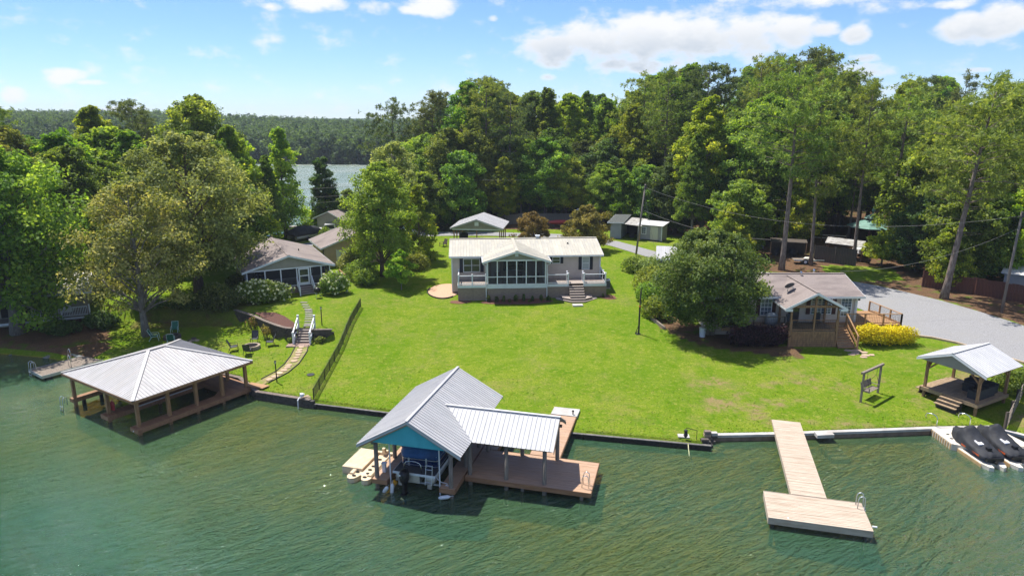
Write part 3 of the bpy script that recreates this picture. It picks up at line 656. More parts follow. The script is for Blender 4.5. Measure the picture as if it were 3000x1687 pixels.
def limb(m, a, b, r0, r1, rnd, n=5, wob=.06, seg=4):
    a = Vector(a); b = Vector(b); L = (b - a).length; pts = []; rr = []
    for i in range(seg + 1):
        t = i / seg; q = a.lerp(b, t); k = math.sin(t * math.pi) * wob * L
        q += Vector((rnd.uniform(-k, k), rnd.uniform(-k, k), rnd.uniform(0, k))); pts.append(q); rr.append(r0 + (r1 - r0) * t)
    m.tube(pts, rr, n)
def broad_tree(name, label, mat, bark, H, Rc, z0, prof, seed, boughs=26, clumps=8, leaves=70, size=.36, bough_r=.36, zs=.8, trunk_r=.28, group=None, lean=(0, 0), stems=1, cr=.30, flowers=None, inner=.25, cat='tree', fork=None, tmix=.5):
    """tapered trunk and limbs, crown of leaf clumps gathered on boughs. prof: (height share in crown, radius share)"""
    rs = np.random.RandomState(seed); rnd = random.Random(seed); root = thing(name, label, cat, group=group)
    px_ = [p[0] for p in prof]; pr = [p[1] for p in prof]
    m = MB(); fork = z0 * .9 if fork is None else fork; top = Vector((lean[0], lean[1], H * .92)); crown_h = H - z0
    for s in range(stems):
        a = 2*math.pi*s/stems + rnd.random(); off = (0 if stems == 1 else trunk_r * 1.2); base = Vector((off*math.cos(a), off*math.sin(a), -.25))
        tip = top if stems == 1 else Vector((math.cos(a)*Rc*.42, math.sin(a)*Rc*.42, H*.86)); pts = []; rr = []; k = 7
        for i in range(k + 1):
            t = i/k; q = base.lerp(tip, t); q += Vector((rnd.uniform(-.05, .05), rnd.uniform(-.05, .05), 0)) * H * .12 * math.sin(math.pi*t); pts.append(q); rr.append(max(.02, trunk_r * (1 - t) ** .8 * (1.35 if i == 0 else 1)))
        m.tube(pts, rr, 7)
    C = []; O = []; T = []
    for i in range(boughs):
        t = (i + rs.rand()) / boughs; rad = np.interp(t, px_, pr) * Rc; a = i * 2.39996 + rs.uniform(-.5, .5)
        k = rs.uniform(.45, .80) if rs.rand() > inner else rs.uniform(0, .4)
        bc = np.array([math.cos(a)*rad*k + lean[0]*t, math.sin(a)*rad*k + lean[1]*t, z0 + crown_h * t * .96]); br = max(.55, bough_r * (rad*.55 + Rc*.45)) * rs.uniform(.75, 1.2)
        br = min(br, max(.6, (1.02 - t) * crown_h * .5 + .5))
        zb = max(fork, bc[2] - rad * .55); q0 = Vector((lean[0]*zb/H, lean[1]*zb/H, zb)); limb(m, q0, bc, max(.02, trunk_r * .34 * (1 - t*.6)), .025, rnd, 5)
        btint = rs.uniform(-.22, .24)
        cd = unit(rs, clumps); cd[:, 2] = cd[:, 2]*.9 + .15; cc = bc + cd * br * rs.uniform(.45, 1.0, (clumps, 1)) * np.array([1, 1, zs])
        for c in cc:
            n = int(leaves * rs.uniform(.6, 1.3)); d = unit(rs, n); p = c + d * (rs.rand(n, 1) ** .5) * br * cr * 1.6 * np.array([1, 1, .75])
            C.append(p); od = p - np.array([lean[0]*t, lean[1]*t, z0 + crown_h*.4]); od /= np.linalg.norm(od, axis=1)[:, None] + 1e-6; O.append(.6*od + .4*d)
            T.append(np.clip(rs.normal(tmix, .18, n) + btint + rs.uniform(-.2, .2), 0, 1))
        for c in cc[:max(2, clumps // 3)]: limb(m, bc, c, .028, .012, rnd, 3, .05, 2)
    m.build('trunk', bark, root, smooth=True)
    C = np.concatenate(C); O = np.concatenate(O); T = np.concatenate(T)
    leaf_object('crown', mat, C, O, size * rs.uniform(.65, 1.25, len(C)), rs.uniform(.45, .75, (len(C), 1)), T, rs, root)
    if flowers:
        fm, fn, fs = flowers; up = C[:, 2] + np.linalg.norm(C[:, :2], axis=1) * .6 + rs.uniform(-1.5, 1.5, len(C)) * H * .08; ix = np.argsort(-up)[:fn * 4]; ix = rs.choice(ix, fn, replace=False); fl = MB()
        for q in C[ix]: fl.lathe([(.25*fs, -.3*fs), (.95*fs, -.05*fs), (.8*fs, .4*fs), (.2*fs, .7*fs)], 5, tuple(q + np.array([0, 0, .05])))
        fl.build('blossoms', fm, root, kind='stuff')
    return root
def pine_tree(name, label, mat, H, crown_from, Rc, seed, whorls=15, tufts=9, blades=20, needle=.42, trunk_r=.26, lean=(0, 0), group=None, round_top=.5, sparse=1.0, bw=.10):
    rs = np.random.RandomState(seed); rnd = random.Random(seed); root = thing(name, label, 'tree', group=group); m = MB(); pts = []; rr = []
    for i in range(11):
        t = i/10; pts.append(Vector((lean[0]*t + math.sin(t*3 + seed)*.18, lean[1]*t + math.cos(t*2.3 + seed)*.15, -.3 + (H*.985 + .3)*t))); rr.append(max(.035, trunk_r*(1 - t*.86) * (1.3 if i == 0 else 1)))
    m.tube(pts, rr, 8); ax = lambda z: np.array([lean[0]*z/H + math.sin(z/H*3 + seed)*.18, lean[1]*z/H + math.cos(z/H*2.3 + seed)*.15, z])
    C = []; D = []; T = []
    for w_ in range(whorls):
        t = (w_ + .3*rs.rand()) / whorls; z = H * (crown_from + (1 - crown_from) * t * .97)
        prof = np.interp(t, [0, .18, .45, .75, 1], [.55, .92, 1, .8, round_top * .6])
        for b in range(rs.randint(3, 6)):
            if rs.rand() > sparse: continue
            a = rs.uniform(0, 6.283); L = Rc * prof * rs.uniform(.6, 1.15); rise = rs.uniform(-.12, .30) * L + t * L * .35; p0 = ax(z); p1 = p0 + np.array([math.cos(a)*L, math.sin(a)*L, rise])
            limb(m, p0, p1, .055*(1.3 - t), .015, rnd, 4, .05, 4); bt = rs.uniform(-.15, .15); n_t = max(3, int(tufts * (L / Rc) * rs.uniform(.8, 1.3)))
            for k in range(n_t):
                f = 1 - .66 * (rs.rand() ** 1.3); q = p0 + (p1 - p0) * f; q = q + rs.normal(0, 1, 3) * np.array([1, 1, .5]) * L * .17 * (1.15 - f*.35) + np.array([0, 0, .06*L])
                n = int(blades * rs.uniform(.7, 1.3)); d = unit(rs, n) + np.array([math.cos(a)*.35, math.sin(a)*.35, .35]); d /= np.linalg.norm(d, axis=1)[:, None]
                C.append(np.repeat(q[None], n, 0)); D.append(d); T.append(np.clip(rs.normal(.5, .17, n) + bt + rs.uniform(-.12, .12), 0, 1))
    for k in range(10 if sparse > .6 else 5):
        q = ax(H) + rs.normal(0, 1, 3) * np.array([.4, .4, .35]) * Rc * .3; n = blades; C.append(np.repeat(q[None], n, 0)); D.append(unit(rs, n)); T.append(np.clip(rs.normal(.55, .17, n), 0, 1))
    for k in range(7):                                            # dead stubs below the crown
        z = H * rs.uniform(crown_from * .45, crown_from); a = rs.uniform(0, 6.283); L = Rc * rs.uniform(.15, .5); p0 = ax(z); limb(m, p0, p0 + np.array([math.cos(a)*L, math.sin(a)*L, L*rs.uniform(-.1, .3)]), .03, .01, rnd, 3, .06, 3)
    m.build('trunk', 'bark_pine', root, smooth=True)
    C = np.concatenate(C); D = np.concatenate(D); T = np.concatenate(T); n = len(C); L = needle * rs.uniform(.7, 1.25, (n, 1))
    s = np.cross(D, rs.normal(0, 1, (n, 3))); s /= np.linalg.norm(s, axis=1)[:, None] + 1e-9; v = np.empty((n, 4, 3)); v[:, 0] = C + D*L*.04; v[:, 1] = C + D*L*.55 + s*L*bw; v[:, 2] = C + D*L; v[:, 3] = C + D*L*.55 - s*L*bw
    me = bpy.data.meshes.new('crown'); me.vertices.add(4*n); me.vertices.foreach_set('co', v.reshape(-1).astype(np.float32)); me.loops.add(4*n); me.loops.foreach_set('vertex_index', np.arange(4*n, dtype=np.int32)); me.polygons.add(n); me.polygons.foreach_set('loop_start', np.arange(0, 4*n, 4, dtype=np.int32))
    at = me.attributes.new('tint', 'FLOAT', 'POINT'); at.data.foreach_set('value', np.repeat(T, 4).astype(np.float32)); me.materials.append(MAT[mat]); me.update(calc_edges=True)
    o = bpy.data.objects.new('crown', me); COL.objects.link(o); o.parent = root; return root
def shrub(name, label, mat, rx, ry, h, seed, n=2600, size=.2, group=None, cat='shrub', lumps=9, bark='bark_brown', flowers=None, box=0, base=.05):
    """low plant: short stems under a lumpy mound of leaves"""
    rs = np.random.RandomState(seed); rnd = random.Random(seed); root = thing(name, label, cat, group=group); m = MB(); C = []; O = []; T = []
    for k in range(6):
        a = rnd.uniform(0, 6.28); limb(m, (rx*.2*math.cos(a), ry*.2*math.sin(a), -.1), (rx*.6*math.cos(a), ry*.6*math.sin(a), h*.75), .03, .01, rnd, 4, .05, 3)
    m.build('stems', bark, root); per = n // lumps
    for i in range(lumps):
        a = i * 2.39996; k = math.sqrt((i + .5) / lumps)
        if box: lx, ly = rs.uniform(-.8, .8)*rx, rs.uniform(-.6, .6)*ry; lz = h*rs.uniform(.45, .60); lr = np.array([rx*.42, ry*.60, h*.45])
        else: lx, ly = k*rx*.72*math.cos(a), k*ry*.72*math.sin(a); lz = h*(.72 - .38*k*k)*rs.uniform(.85, 1.1); lr = np.array([rx*.48, ry*.48, h*.40]) * rs.uniform(.8, 1.15)
        d = unit(rs, per); p = np.array([lx, ly, lz]) + d * lr * (.55 + .45*rs.rand(per, 1)**.6); keep = p[:, 2] > base; p = p[keep]; d = d[keep]; C.append(p); O.append(d); T.append(np.clip(rs.normal(.5, .2, len(p)) + rs.uniform(-.12, .12) + (p[:, 2]/h - .5)*.15, 0, 1))
    C = np.concatenate(C); O = np.concatenate(O); T = np.concatenate(T)
    leaf_object('foliage', mat, C, O, size*rs.uniform(.65, 1.3, len(C)), rs.uniform(.4, .7, (len(C), 1)), T, rs, root)
    if flowers:
        fm, fn, fs = flowers; up = C[:, 2]/h + rs.uniform(-.5, .5, len(C)) + (-O[:, 1])*.7; ix = rs.choice(np.argsort(-up)[:len(C)//2], fn, replace=False)
        proto = None
        for q, d in zip(C[ix], O[ix]):
            s_ = fs * rs.uniform(.7, 1.25); q = q + d*.06
            if proto is None:
                fl = MB(); fr_ = random.Random(seed)
                for kk in range(12):
                    dd = Vector((fr_.gauss(0, 1), fr_.gauss(0, 1), fr_.gauss(.3, 1))).normalized(); fl.lathe([(.22, -.15), (.34, 0), (.16, .2)], 5, tuple(dd * .62))
                fl.lathe([(.3, -.6), (.7, -.2), (.66, .25), (.25, .6)], 6); proto = fl.build('flower_head', fm, root); o = proto
            else: o = inst(proto, root)
            o.location = tuple(q); o.scale = (s_, s_, s_*1.15); o.rotation_euler = (rs.uniform(-.5, .5), rs.uniform(-.5, .5), rs.uniform(0, 6))
    return root
def put(root, x, y, rz=0, sc=None, dz=0):
    root.location = (x, y, hz(x, y) + dz); root.rotation_euler = (0, 0, rz)
    if sc is not None: root.scale = sc if isinstance(sc, tuple) else (sc, sc, sc)
    return root
ROUND = [(0, .55), (.2, .92), (.45, 1), (.7, .82), (.88, .5), (1, .15)]; CONE = [(0, .8), (.12, 1), (.35, .85), (.6, .6), (.8, .36), (1, .06)]; SPIRE = [(0, .6), (.2, 1), (.5, .9), (.75, .65), (.9, .4), (1, .1)]; VASE = [(0, .35), (.3, .8), (.6, 1), (.85, .8), (1, .3)]

# --- individual trees round the houses
put(broad_tree('shore_tree', 'tall dark oak with vine-hung trunk on the shaded bank by the railing', 'leaf_mid', 'bark_grey', 18, 7.4, 2.6, [(0, .8), (.2, 1), (.45, 1), (.7, .82), (.88, .5), (1, .15)], 11, 54, 10, 62, .40, .34, .8, .55, fork=3.2), -45.6, 60.2)
put(broad_tree('flowering_tree', 'golden green spreading tree with forked trunk beside the green lawn chairs', 'leaf_gold', 'bark_grey', 14.0, 6.4, 3.4, [(0, .75), (.2, 1), (.45, .95), (.7, .8), (.88, .55), (1, .2)], 12, 46, 8, 46, .28, .28, .50, .33, fork=2.2, cr=.36, inner=.15, tmix=.6), -33.2, 59.1)
put(broad_tree('big_oak', 'broad grey-green oak spreading over the brown porch house roof', 'leaf_grey', 'bark_brown', 16.8, 8.6, 3.6, ROUND, 13, 52, 10, 62, .34, .32, .62, .50, fork=3.2, inner=.2), -32.6, 69.0)
put(broad_tree('yard_tree', 'feathery bright green tree at the lawn edge near the brown garage', 'leaf_fresh', 'bark_brown', 13.0, 5.2, 2.4, [(0, .7), (.18, 1), (.42, .92), (.68, .70), (.88, .42), (1, .12)], 14, 56, 10, 66, .26, .33, .65, .26, fork=1.4, inner=.2), -14.9, 76.4)
put(broad_tree('yard_tree', 'pale olive tree standing behind the feathery bright green one', 'leaf_grey', 'bark_grey', 14.6, 4.6, 4, ROUND, 15, 30, 9, 60, .30, .34, .7, .3), -15.3, 88.5)
put(broad_tree('yard_tree', 'yellow-green sweetgum beside the open carport pavilion', 'leaf_bright', 'bark_brown', 9.6, 2.9, .7, CONE, 16, 24, 8, 60, .28, .4, .7, .18), -11.6, 84.3)
put(broad_tree('sapling', 'small leafy sapling casting a round shadow on the central lawn', 'leaf_bright', 'bark_grey', 4.3, 1.9, 1.0, [(0, .8), (.3, 1), (.6, .85), (.85, .5), (1, .2)], 17, 20, 9, 54, .19, .36, .45, .06), -11.9, 71.3)
put(broad_tree('crape_myrtle', 'wide round crape myrtle with pink blooms before the shingled porch house', 'leaf_crape', 'bark_pale', 9.3, 5.5, 1.5, [(0, .62), (.15, .93), (.38, 1), (.62, .93), (.82, .70), (1, .28)], 18, 84, 11, 74, .22, .27, .75, .17, stems=4, cr=.33, inner=.18), 17.6, 58.0)
put(broad_tree('red_maple', 'bronze-brown japanese maple beside the open carport pavilion', 'leaf_maple', 'bark_brown', 4.6, 3.0, .7, [(0, .85), (.25, 1), (.55, .9), (.8, .66), (1, .25)], 19, 26, 8, 60, .22, .36, .5, .14), 3.0, 93.4)
put(broad_tree('green_maple', 'olive-gold japanese maple beside the grey sheds', 'leaf_maple_green', 'bark_brown', 6.0, 3.7, .8, [(0, .85), (.25, 1), (.55, .92), (.8, .7), (1, .3)], 20, 30, 9, 60, .24, .35, .55, .16), 9.9, 90.2)
put(broad_tree('mimosa_tree', 'low spreading lime-green tree by the pale board fence', 'leaf_bright', 'bark_grey', 7.4, 6.4, 2.6, [(0, .8), (.4, 1), (.75, .85), (1, .4)], 21, 28, 9, 60, .32, .32, .42, .2), 10.6, 115.5)
put(broad_tree('conical_tree', 'pointed bright green tree by the black covered boat', 'leaf_bright', 'bark_brown', 16.2, 4.6, 1.6, CONE, 22, 40, 9, 60, .33, .38, .8, .3), -33.6, 100.5)
put(broad_tree('lake_tree', 'dark rounded tree standing alone against the far lake', 'leaf_dark', 'bark_brown', 14.2, 3.0, .8, SPIRE, 23, 30, 10, 66, .32, .42, .9, .25), -29.9, 108.5)
put(broad_tree('lake_tree', 'small grey-green tree at the far shore beside the dark rounded tree', 'leaf_grey', 'bark_brown', 8, 2.6, .8, ROUND, 24, 16, 8, 56, .33, .42, .8, .2), -25.5, 107)
put(broad_tree('mulberry', 'lime-green low tree on the shaded lawn before the dark board fence', 'leaf_bright', 'bark_brown', 3.7, 2.7, .9, [(0, .8), (.35, 1), (.7, .85), (1, .35)], 25, 20, 8, 60, .26, .38, .5, .14), 44.4, 80.3)

# --- forest prototypes: moved to a first place, then copied with their parts
def far_label(kind, x, y):
    lm = [(-60, 'far behind the shaded house'), (-27, 'behind the big grey-green oak'), (-12, 'behind the brown garage'), (2, 'behind the carport pavilion'), (14, 'behind the two japanese maples'), (30, 'behind the grey sheds'), (48, 'behind the shingled porch house'), (400, 'beyond the red board fence')]
    w_ = lm[0][1]
    for i in range(len(lm)):
        if x < lm[i][0]: w_ = lm[i][1]; break
    row = 'front row' if y < 100 else ('middle row' if y < 122 else 'back row')
    return '%s in the %s of trees %s' % (kind, row, w_), 'trees %s' % w_
PROTO = {}
PROTO['poplar'] = [broad_tree('tulip_poplar', 'x', 'leaf_bright', 'bark_grey', 20, 5.0, 3.5, SPIRE, 31, 80, 11, 50, .33, 0.28, 1.15, .32), broad_tree('tulip_poplar', 'x', 'leaf_mid', 'bark_grey', 22, 5.2, 5, CONE, 32, 80, 11, 50, .33, 0.28, 1.2, .34)]
PROTO['oak'] = [broad_tree('broadleaf_tree', 'x', 'leaf_mid', 'bark_brown', 18, 6.4, 4, ROUND, 33, 80, 11, 50, .33, 0.27, .8, .36), broad_tree('broadleaf_tree', 'x', 'leaf_oak', 'bark_brown', 17, 6.0, 3, [(0, .7), (.25, 1), (.6, .9), (.85, .55), (1, .2)], 34, 76, 11, 50, .33, 0.28, .85, .34)]
PROTO['dark'] = [broad_tree('evergreen_oak', 'x', 'leaf_dark', 'bark_brown', 14, 5.4, 1.2, ROUND, 35, 70, 11, 50, .33, 0.30, .8, .3)]
PROTO['low'] = [broad_tree('understory_tree', 'x', 'leaf_mid', 'bark_brown', 8.5, 3.7, .8, ROUND, 36, 44, 10, 46, .29, 0.34, .75, .14), broad_tree('understory_tree', 'x', 'leaf_bright', 'bark_brown', 9, 3.4, .8, SPIRE, 37, 44, 10, 46, .29, 0.34, .9, .14)]
PROTO['pine'] = [pine_tree('pine_tree', 'x', 'needle', 26, .46, 4.6, 41, 17, 13, 22, .5, .30), pine_tree('pine_tree', 'x', 'needle', 25, .38, 4.9, 42, 18, 13, 22, .5, .30, (.8, .2)), pine_tree('pine_tree', 'x', 'needle_dark', 24, .55, 4.2, 43, 13, 12, 22, .5, .28, (-.5, .3), round_top=.8)]
PROTO['scraggy'] = [pine_tree('scraggy_pine', 'x', 'needle_dark', 24, .58, 3.3, 44, 12, 7, 20, .48, .22, (.6, 0), sparse=.7)]
PH = {'poplar': (20, 22), 'oak': (18, 17), 'dark': (14,), 'low': (8.5, 9), 'pine': (26, 25, 24), 'scraggy': (24,)}
KIND = {'poplar': 'bright green tulip poplar', 'oak': 'round broadleaf tree', 'dark': 'dark green evergreen oak', 'low': 'low understory tree', 'pine': 'tall green pine', 'scraggy': 'thin scraggy pine'}
used = {}
def grow(kind, i, x, y, h, rz=0, wide=1.0, label=None, group=None):
    i = i % len(PROTO[kind]); p = PROTO[kind][i]; k = h / PH[kind][i]; s = k * wide
    lb, gp = far_label(KIND[kind], x, y)
    if label: lb, gp = label, group
    if (kind, i) not in used: used[(kind, i)] = 1; r = p; r['label'] = lb; r.location = G(x, y); r.rotation_euler = (0, 0, rz); r.scale = (s, s, k)
    else: r = copy_tree(p, G(x, y), rz, lb, (s, s, k))
    if gp: r['group'] = gp
    elif 'group' in r: del r['group']
    return r
# named, conspicuous trees
put(pine_tree('tall_pine', 'straight tall pine with long bare trunk behind the shingled porch house', 'needle', 23.0, .47, 5.4, 51, 17, 14, 22, .5, .36), 32.0, 79.4)
put(pine_tree('tall_pine', 'stout pine with round crown and bare limbs behind the lime-green low tree', 'needle', 19.6, .40, 5.6, 52, 14, 14, 24, .55, .40, (.8, 0)), 49.4, 89.0)
put(pine_tree('leaning_pine', 'leaning pine by the gravel drive near the utility pole', 'needle', 20.4, .46, 5.4, 53, 14, 14, 24, .52, .36, (2.4, .3)), 43.6, 66.9)
put(pine_tree('pine_pair_tree', 'tall pine of the dense pair behind the carport, trunk nearer its ridge', 'needle', 24.0, .17, 5.4, 54, 22, 13, 22, .5, .36), -4.3, 118.5)
put(pine_tree('pine_pair_tree', 'tall pine of the dense pair behind the carport, trunk nearer the bronze maple', 'needle_dark', 20.5, .20, 5.2, 55, 20, 13, 22, .5, .36), -.4, 115.6)
put(pine_tree('lone_pine', 'dark bushy pine standing out against the sky by the far lake', 'needle_dark', 24.2, .42, 5.6, 56, 15, 12, 22, .52, .36, round_top=.9), -21.8, 127)
grow('pine', 0, 42.0, 82.4, 21, .4, .9, 'dark-trunked pine between the lime-green tree and the dark board fence'); grow('pine', 1, 36.2, 81.2, 22, 2.0, .85, 'slim pine rising beside the small trailer')
SKY = [(-200,330),(0,290),(40,300),(110,365),(210,338),(285,306),(370,325),(450,360),(545,305),(620,358),(690,345),(740,400),(840,420),(1040,470),(1090,450),(1150,275),(1215,335),(1285,255),(1380,225),(1440,232),(1500,262),(1590,250),(1650,268),(1730,265),(1800,292),(1850,252),(1900,212),(1960,196),(2040,165),(2090,210),(2150,188),(2230,178),(2310,162),(2400,150),(2450,156),(2500,198),(2600,236),(2700,232),(2745,214),(2830,222),(2900,228),(3000,212),(3300,215)]
def sky_top(x, y):
    """height a tree at (x, y) needs to reach the tree line the photograph shows in that direction"""
    depth = y*.9703; z = 16.0
    for _ in range(3): depth = y*.9703 - (z-20)*.2419; u = 1500 + 2000*x/depth; py = lerp([a for a, b in SKY], [b for a, b in SKY], u); v = (py-843.5)/2000; z = 20 + y*(-.2419 - v*.9703)/(.9703 - v*.2419)
    return z
fr = random.Random(77)
def forest(spec):
    for kind, i, x, y, f in spec:
        top = sky_top(x, y) - hz(x, y); h = top * f
        grow(kind, i, x, y, h, fr.uniform(0, 6.28), fr.uniform(.92, 1.12) * (1 if kind != 'scraggy' else .9))
# behind the middle of the picture and to the side of the sheds
forest([('scraggy',0,-16.5,131,.98),('pine',2,-14.2,129,.99),('poplar',0,-8.0,124,.99),('poplar',1,-4.2,127,1.0),('poplar',0,-.6,130,.97),('oak',0,-14.5,118,.78),('oak',1,-9.8,114,.72),('low',0,-13.8,106.8,.5),('oak',1,3.4,130,.97),('poplar',1,6.4,126,1.0),('poplar',0,10.2,128,.99),('poplar',1,13.6,130,1.0),('poplar',0,17.0,127,1.0),('dark',0,7.6,122,.66),('dark',0,12.5,121,.62),('oak',1,17.2,119,.72),('poplar',0,20.2,117,.86),('pine',1,22.4,122,1.0),('pine',0,24.8,112,.97),('oak',0,14.8,110,.50),('low',1,17.2,107,.45),('low',0,21.0,106,.42),('dark',0,3.0,119,.5),('low',0,-8.2,108.5,.55),('dark',0,-11.5,112,.5)])
# wooded slope behind the shingled house
forest([('poplar',0,28.3,101,.86),('poplar',1,25.8,97,.62),('pine',2,30.6,112,1.0),('scraggy',0,33.8,113,.98),('pine',1,37.2,109,1.0),('pine',0,41.5,112,1.0),('pine',2,45.2,110,1.0),('pine',1,48.8,113,1.0),('pine',0,52.5,108,.98),('oak',0,36.2,104,.60),('oak',1,42.6,101,.66),('oak',0,48.0,101,.66),('poplar',1,53.8,99,.76),('pine',1,57.5,104,1.0),('poplar',0,61.5,110,1.0),('pine',2,65.5,112,.98),('scraggy',0,70,110,1.0),('pine',0,74.5,108,1.0),('oak',0,60,94,.82),('oak',1,66,96,.85),('pine',1,70,97,.92),('low',0,33.0,94,.42),('low',1,38.8,92,.40),('low',1,57.0,91,.46),('low',0,58.5,86,.46),('oak',1,55.5,80.5,.62),('pine',1,50.4,78.5,.88),('pine',0,59.5,82.0,.94),('oak',0,64.5,83,.74),('low',0,48.2,72.6,.46),('low',1,46.4,71.0,.32),('low',0,51.5,73.2,.44),('low',1,55.4,72.6,.50),('oak',1,60.5,74,.64),('dark',0,47.0,77.5,.42),('low',0,29.5,88,.40),('low',1,27.6,84.6,.30),('dark',0,31.8,98,.5),('dark',0,41.0,97,.5),('dark',0,60.0,100,.6),('oak',0,33.5,107,.75),('oak',1,46.0,106,.75),('oak',0,56,107,.75),('dark',0,24.8,103,.5)])
# on the neighbouring plots towards the far lake
forest([('poplar',0,-57.5,96,1.02),('pine',2,-55.0,101,1.07),('scraggy',0,-50.8,98,1.08),('oak',1,-60.5,82,.86),('oak',0,-52.5,82,.82),('oak',0,-42.0,93,1.10),('oak',1,-45.5,94,.90),('poplar',0,-36.5,90,.96),('oak',1,-36.5,80,.86),('oak',0,-46.5,78,.70),('oak',1,-41.5,80,.78),('dark',0,-54,75.5,.62),('oak',0,-60,73,.86),('pine',1,-66,88,1.0),('oak',0,-52,68.5,.72),('oak',1,-57.5,66,.85),('low',0,-28.8,109,.6),('low',1,-24.8,110,.55),('dark',0,-20.5,112,.5),('low',0,-42,104,.6),('oak',1,-18.5,106,.55),('low',1,-35.0,88,.7),('poplar',1,-32.8,92,.86)])

# fuller rows at the back and under the tall crowns
def fill(n, x0, x1, y0, y1, kinds, f0, f1, seed, gap=3.0):
    q = random.Random(seed); got = [(o.location.x, o.location.y) for o in COL.objects if o.type == 'EMPTY' and o.get('category') == 'tree']; k = 0
    for _ in range(n * 30):
        x = q.uniform(x0, x1); y = q.uniform(y0, y1)
        if (.50 < x/y < .575 and y < 97) or hz(x, y) < .8 or any((x-a)**2 + (y-b)**2 < gap*gap for a, b in got): continue
        kind = q.choice(kinds); top = sky_top(x, y) - hz(x, y); grow(kind, q.randrange(3), x, y, max(5, top * q.uniform(f0, f1)), q.uniform(0, 6.28), q.uniform(.95, 1.2)); got.append((x, y)); k += 1
        if k >= n: break
fill(36, -26, 110, 132, 178, ['poplar', 'poplar', 'pine', 'oak', 'pine'], .88, 1.0, 5, 4.2)
fill(20, -14, 30, 112, 128, ['low', 'oak', 'dark', 'poplar'], .45, .75, 6, 3.2)
fill(30, 30, 84, 92, 122, ['oak', 'pine', 'poplar', 'pine', 'low', 'scraggy'], .6, .95, 8, 3.2)
fill(10, 50, 76, 72, 90, ['low', 'oak', 'low'], .4, .7, 9, 3.2)
fill(14, 62, 100, 58, 96, ['low', 'oak', 'pine', 'poplar'], .6, .95, 15, 4.5)
fill(16, -72, -38, 72, 102, ['oak', 'poplar', 'oak', 'low'], .7, .95, 10, 4.0)
fill(7, -62, -47, 62, 72, ['low', 'dark', 'oak'], .5, .8, 12, 3.0)
ORD = ['first', 'second', 'third', 'fourth', 'fifth', 'sixth', 'seventh', 'eighth', 'ninth', 'tenth', 'eleventh', 'twelfth', 'thirteenth', 'fourteenth', 'fifteenth', 'sixteenth']
by = {}
for o in COL.objects:
    if o.type == 'EMPTY' and ' row of trees ' in str(o.get('label', '')): by.setdefault(o['label'], []).append(o)
for lb, os_ in by.items():
    if len(os_) > 1:
        os_.sort(key=lambda o: o.location.x / o.location.y)
        for k, o in enumerate(os_): o['label'] = lb.replace(' in the ', ', %s from left in ' % ORD[min(k, 15)], 1).replace(' row of trees ', ' row ')

# --- far wooded hill across the lake: one mass
def far_wood():
    rs = np.random.RandomState(7); C = []; O = []; S = []; T = []
    for _ in range(5600):
        y = 303 + 210 * rs.rand() ** 1.2; x = rs.uniform(-.95, -.03) * y; e = y + .10*(x+80)
        if e < 306: continue
        near = e < 320
        if rs.rand() > (1.0 if near else .7): continue
        g = hz(x, y); pine = rs.rand() < .2 + .2*math.sin(x*.035+1)*math.cos(y*.05); h = rs.uniform(8, 14) if near else rs.uniform(9, 13); r = rs.uniform(2.2, 3.2) if pine else rs.uniform(3.2, 5.4); nb = rs.randint(4, 8); tint = rs.uniform(-.05, .16) if pine else rs.uniform(.15, .75); k = 34 if near else 20
        for b in range(nb):
            t = (b + rs.rand()) / nb; a = rs.uniform(0, 6.283); rr = r * (1.05 - t*.75 if pine else math.sqrt(max(.05, 1 - (t*1.5 - .6)**2))) * .62; cz = g + h * ((.10 if near else .4) + (.88 if near else .58) * t)
            d = unit(rs, k); p = np.array([x + rr*math.cos(a), y + rr*math.sin(a), cz]) + d * rs.uniform(.4, 1, (k, 1)) * np.array([r*.5, r*.5, r*.42]); C.append(p); O.append(d); S.append(rs.uniform(.8, 1.6, k)); T.append(np.clip(tint + rs.normal(0, .06, k) + rs.uniform(-.06, .06), 0, 1))
    C = np.concatenate(C); o = leaf_object('far_forest', 'leaf_far', C, np.concatenate(O), np.concatenate(S), np.full((len(C), 1), .62), np.concatenate(T), rs)
    o['kind'] = 'stuff'; tag(o, 'hazy wooded hill across the far lake', 'forest')
far_wood()

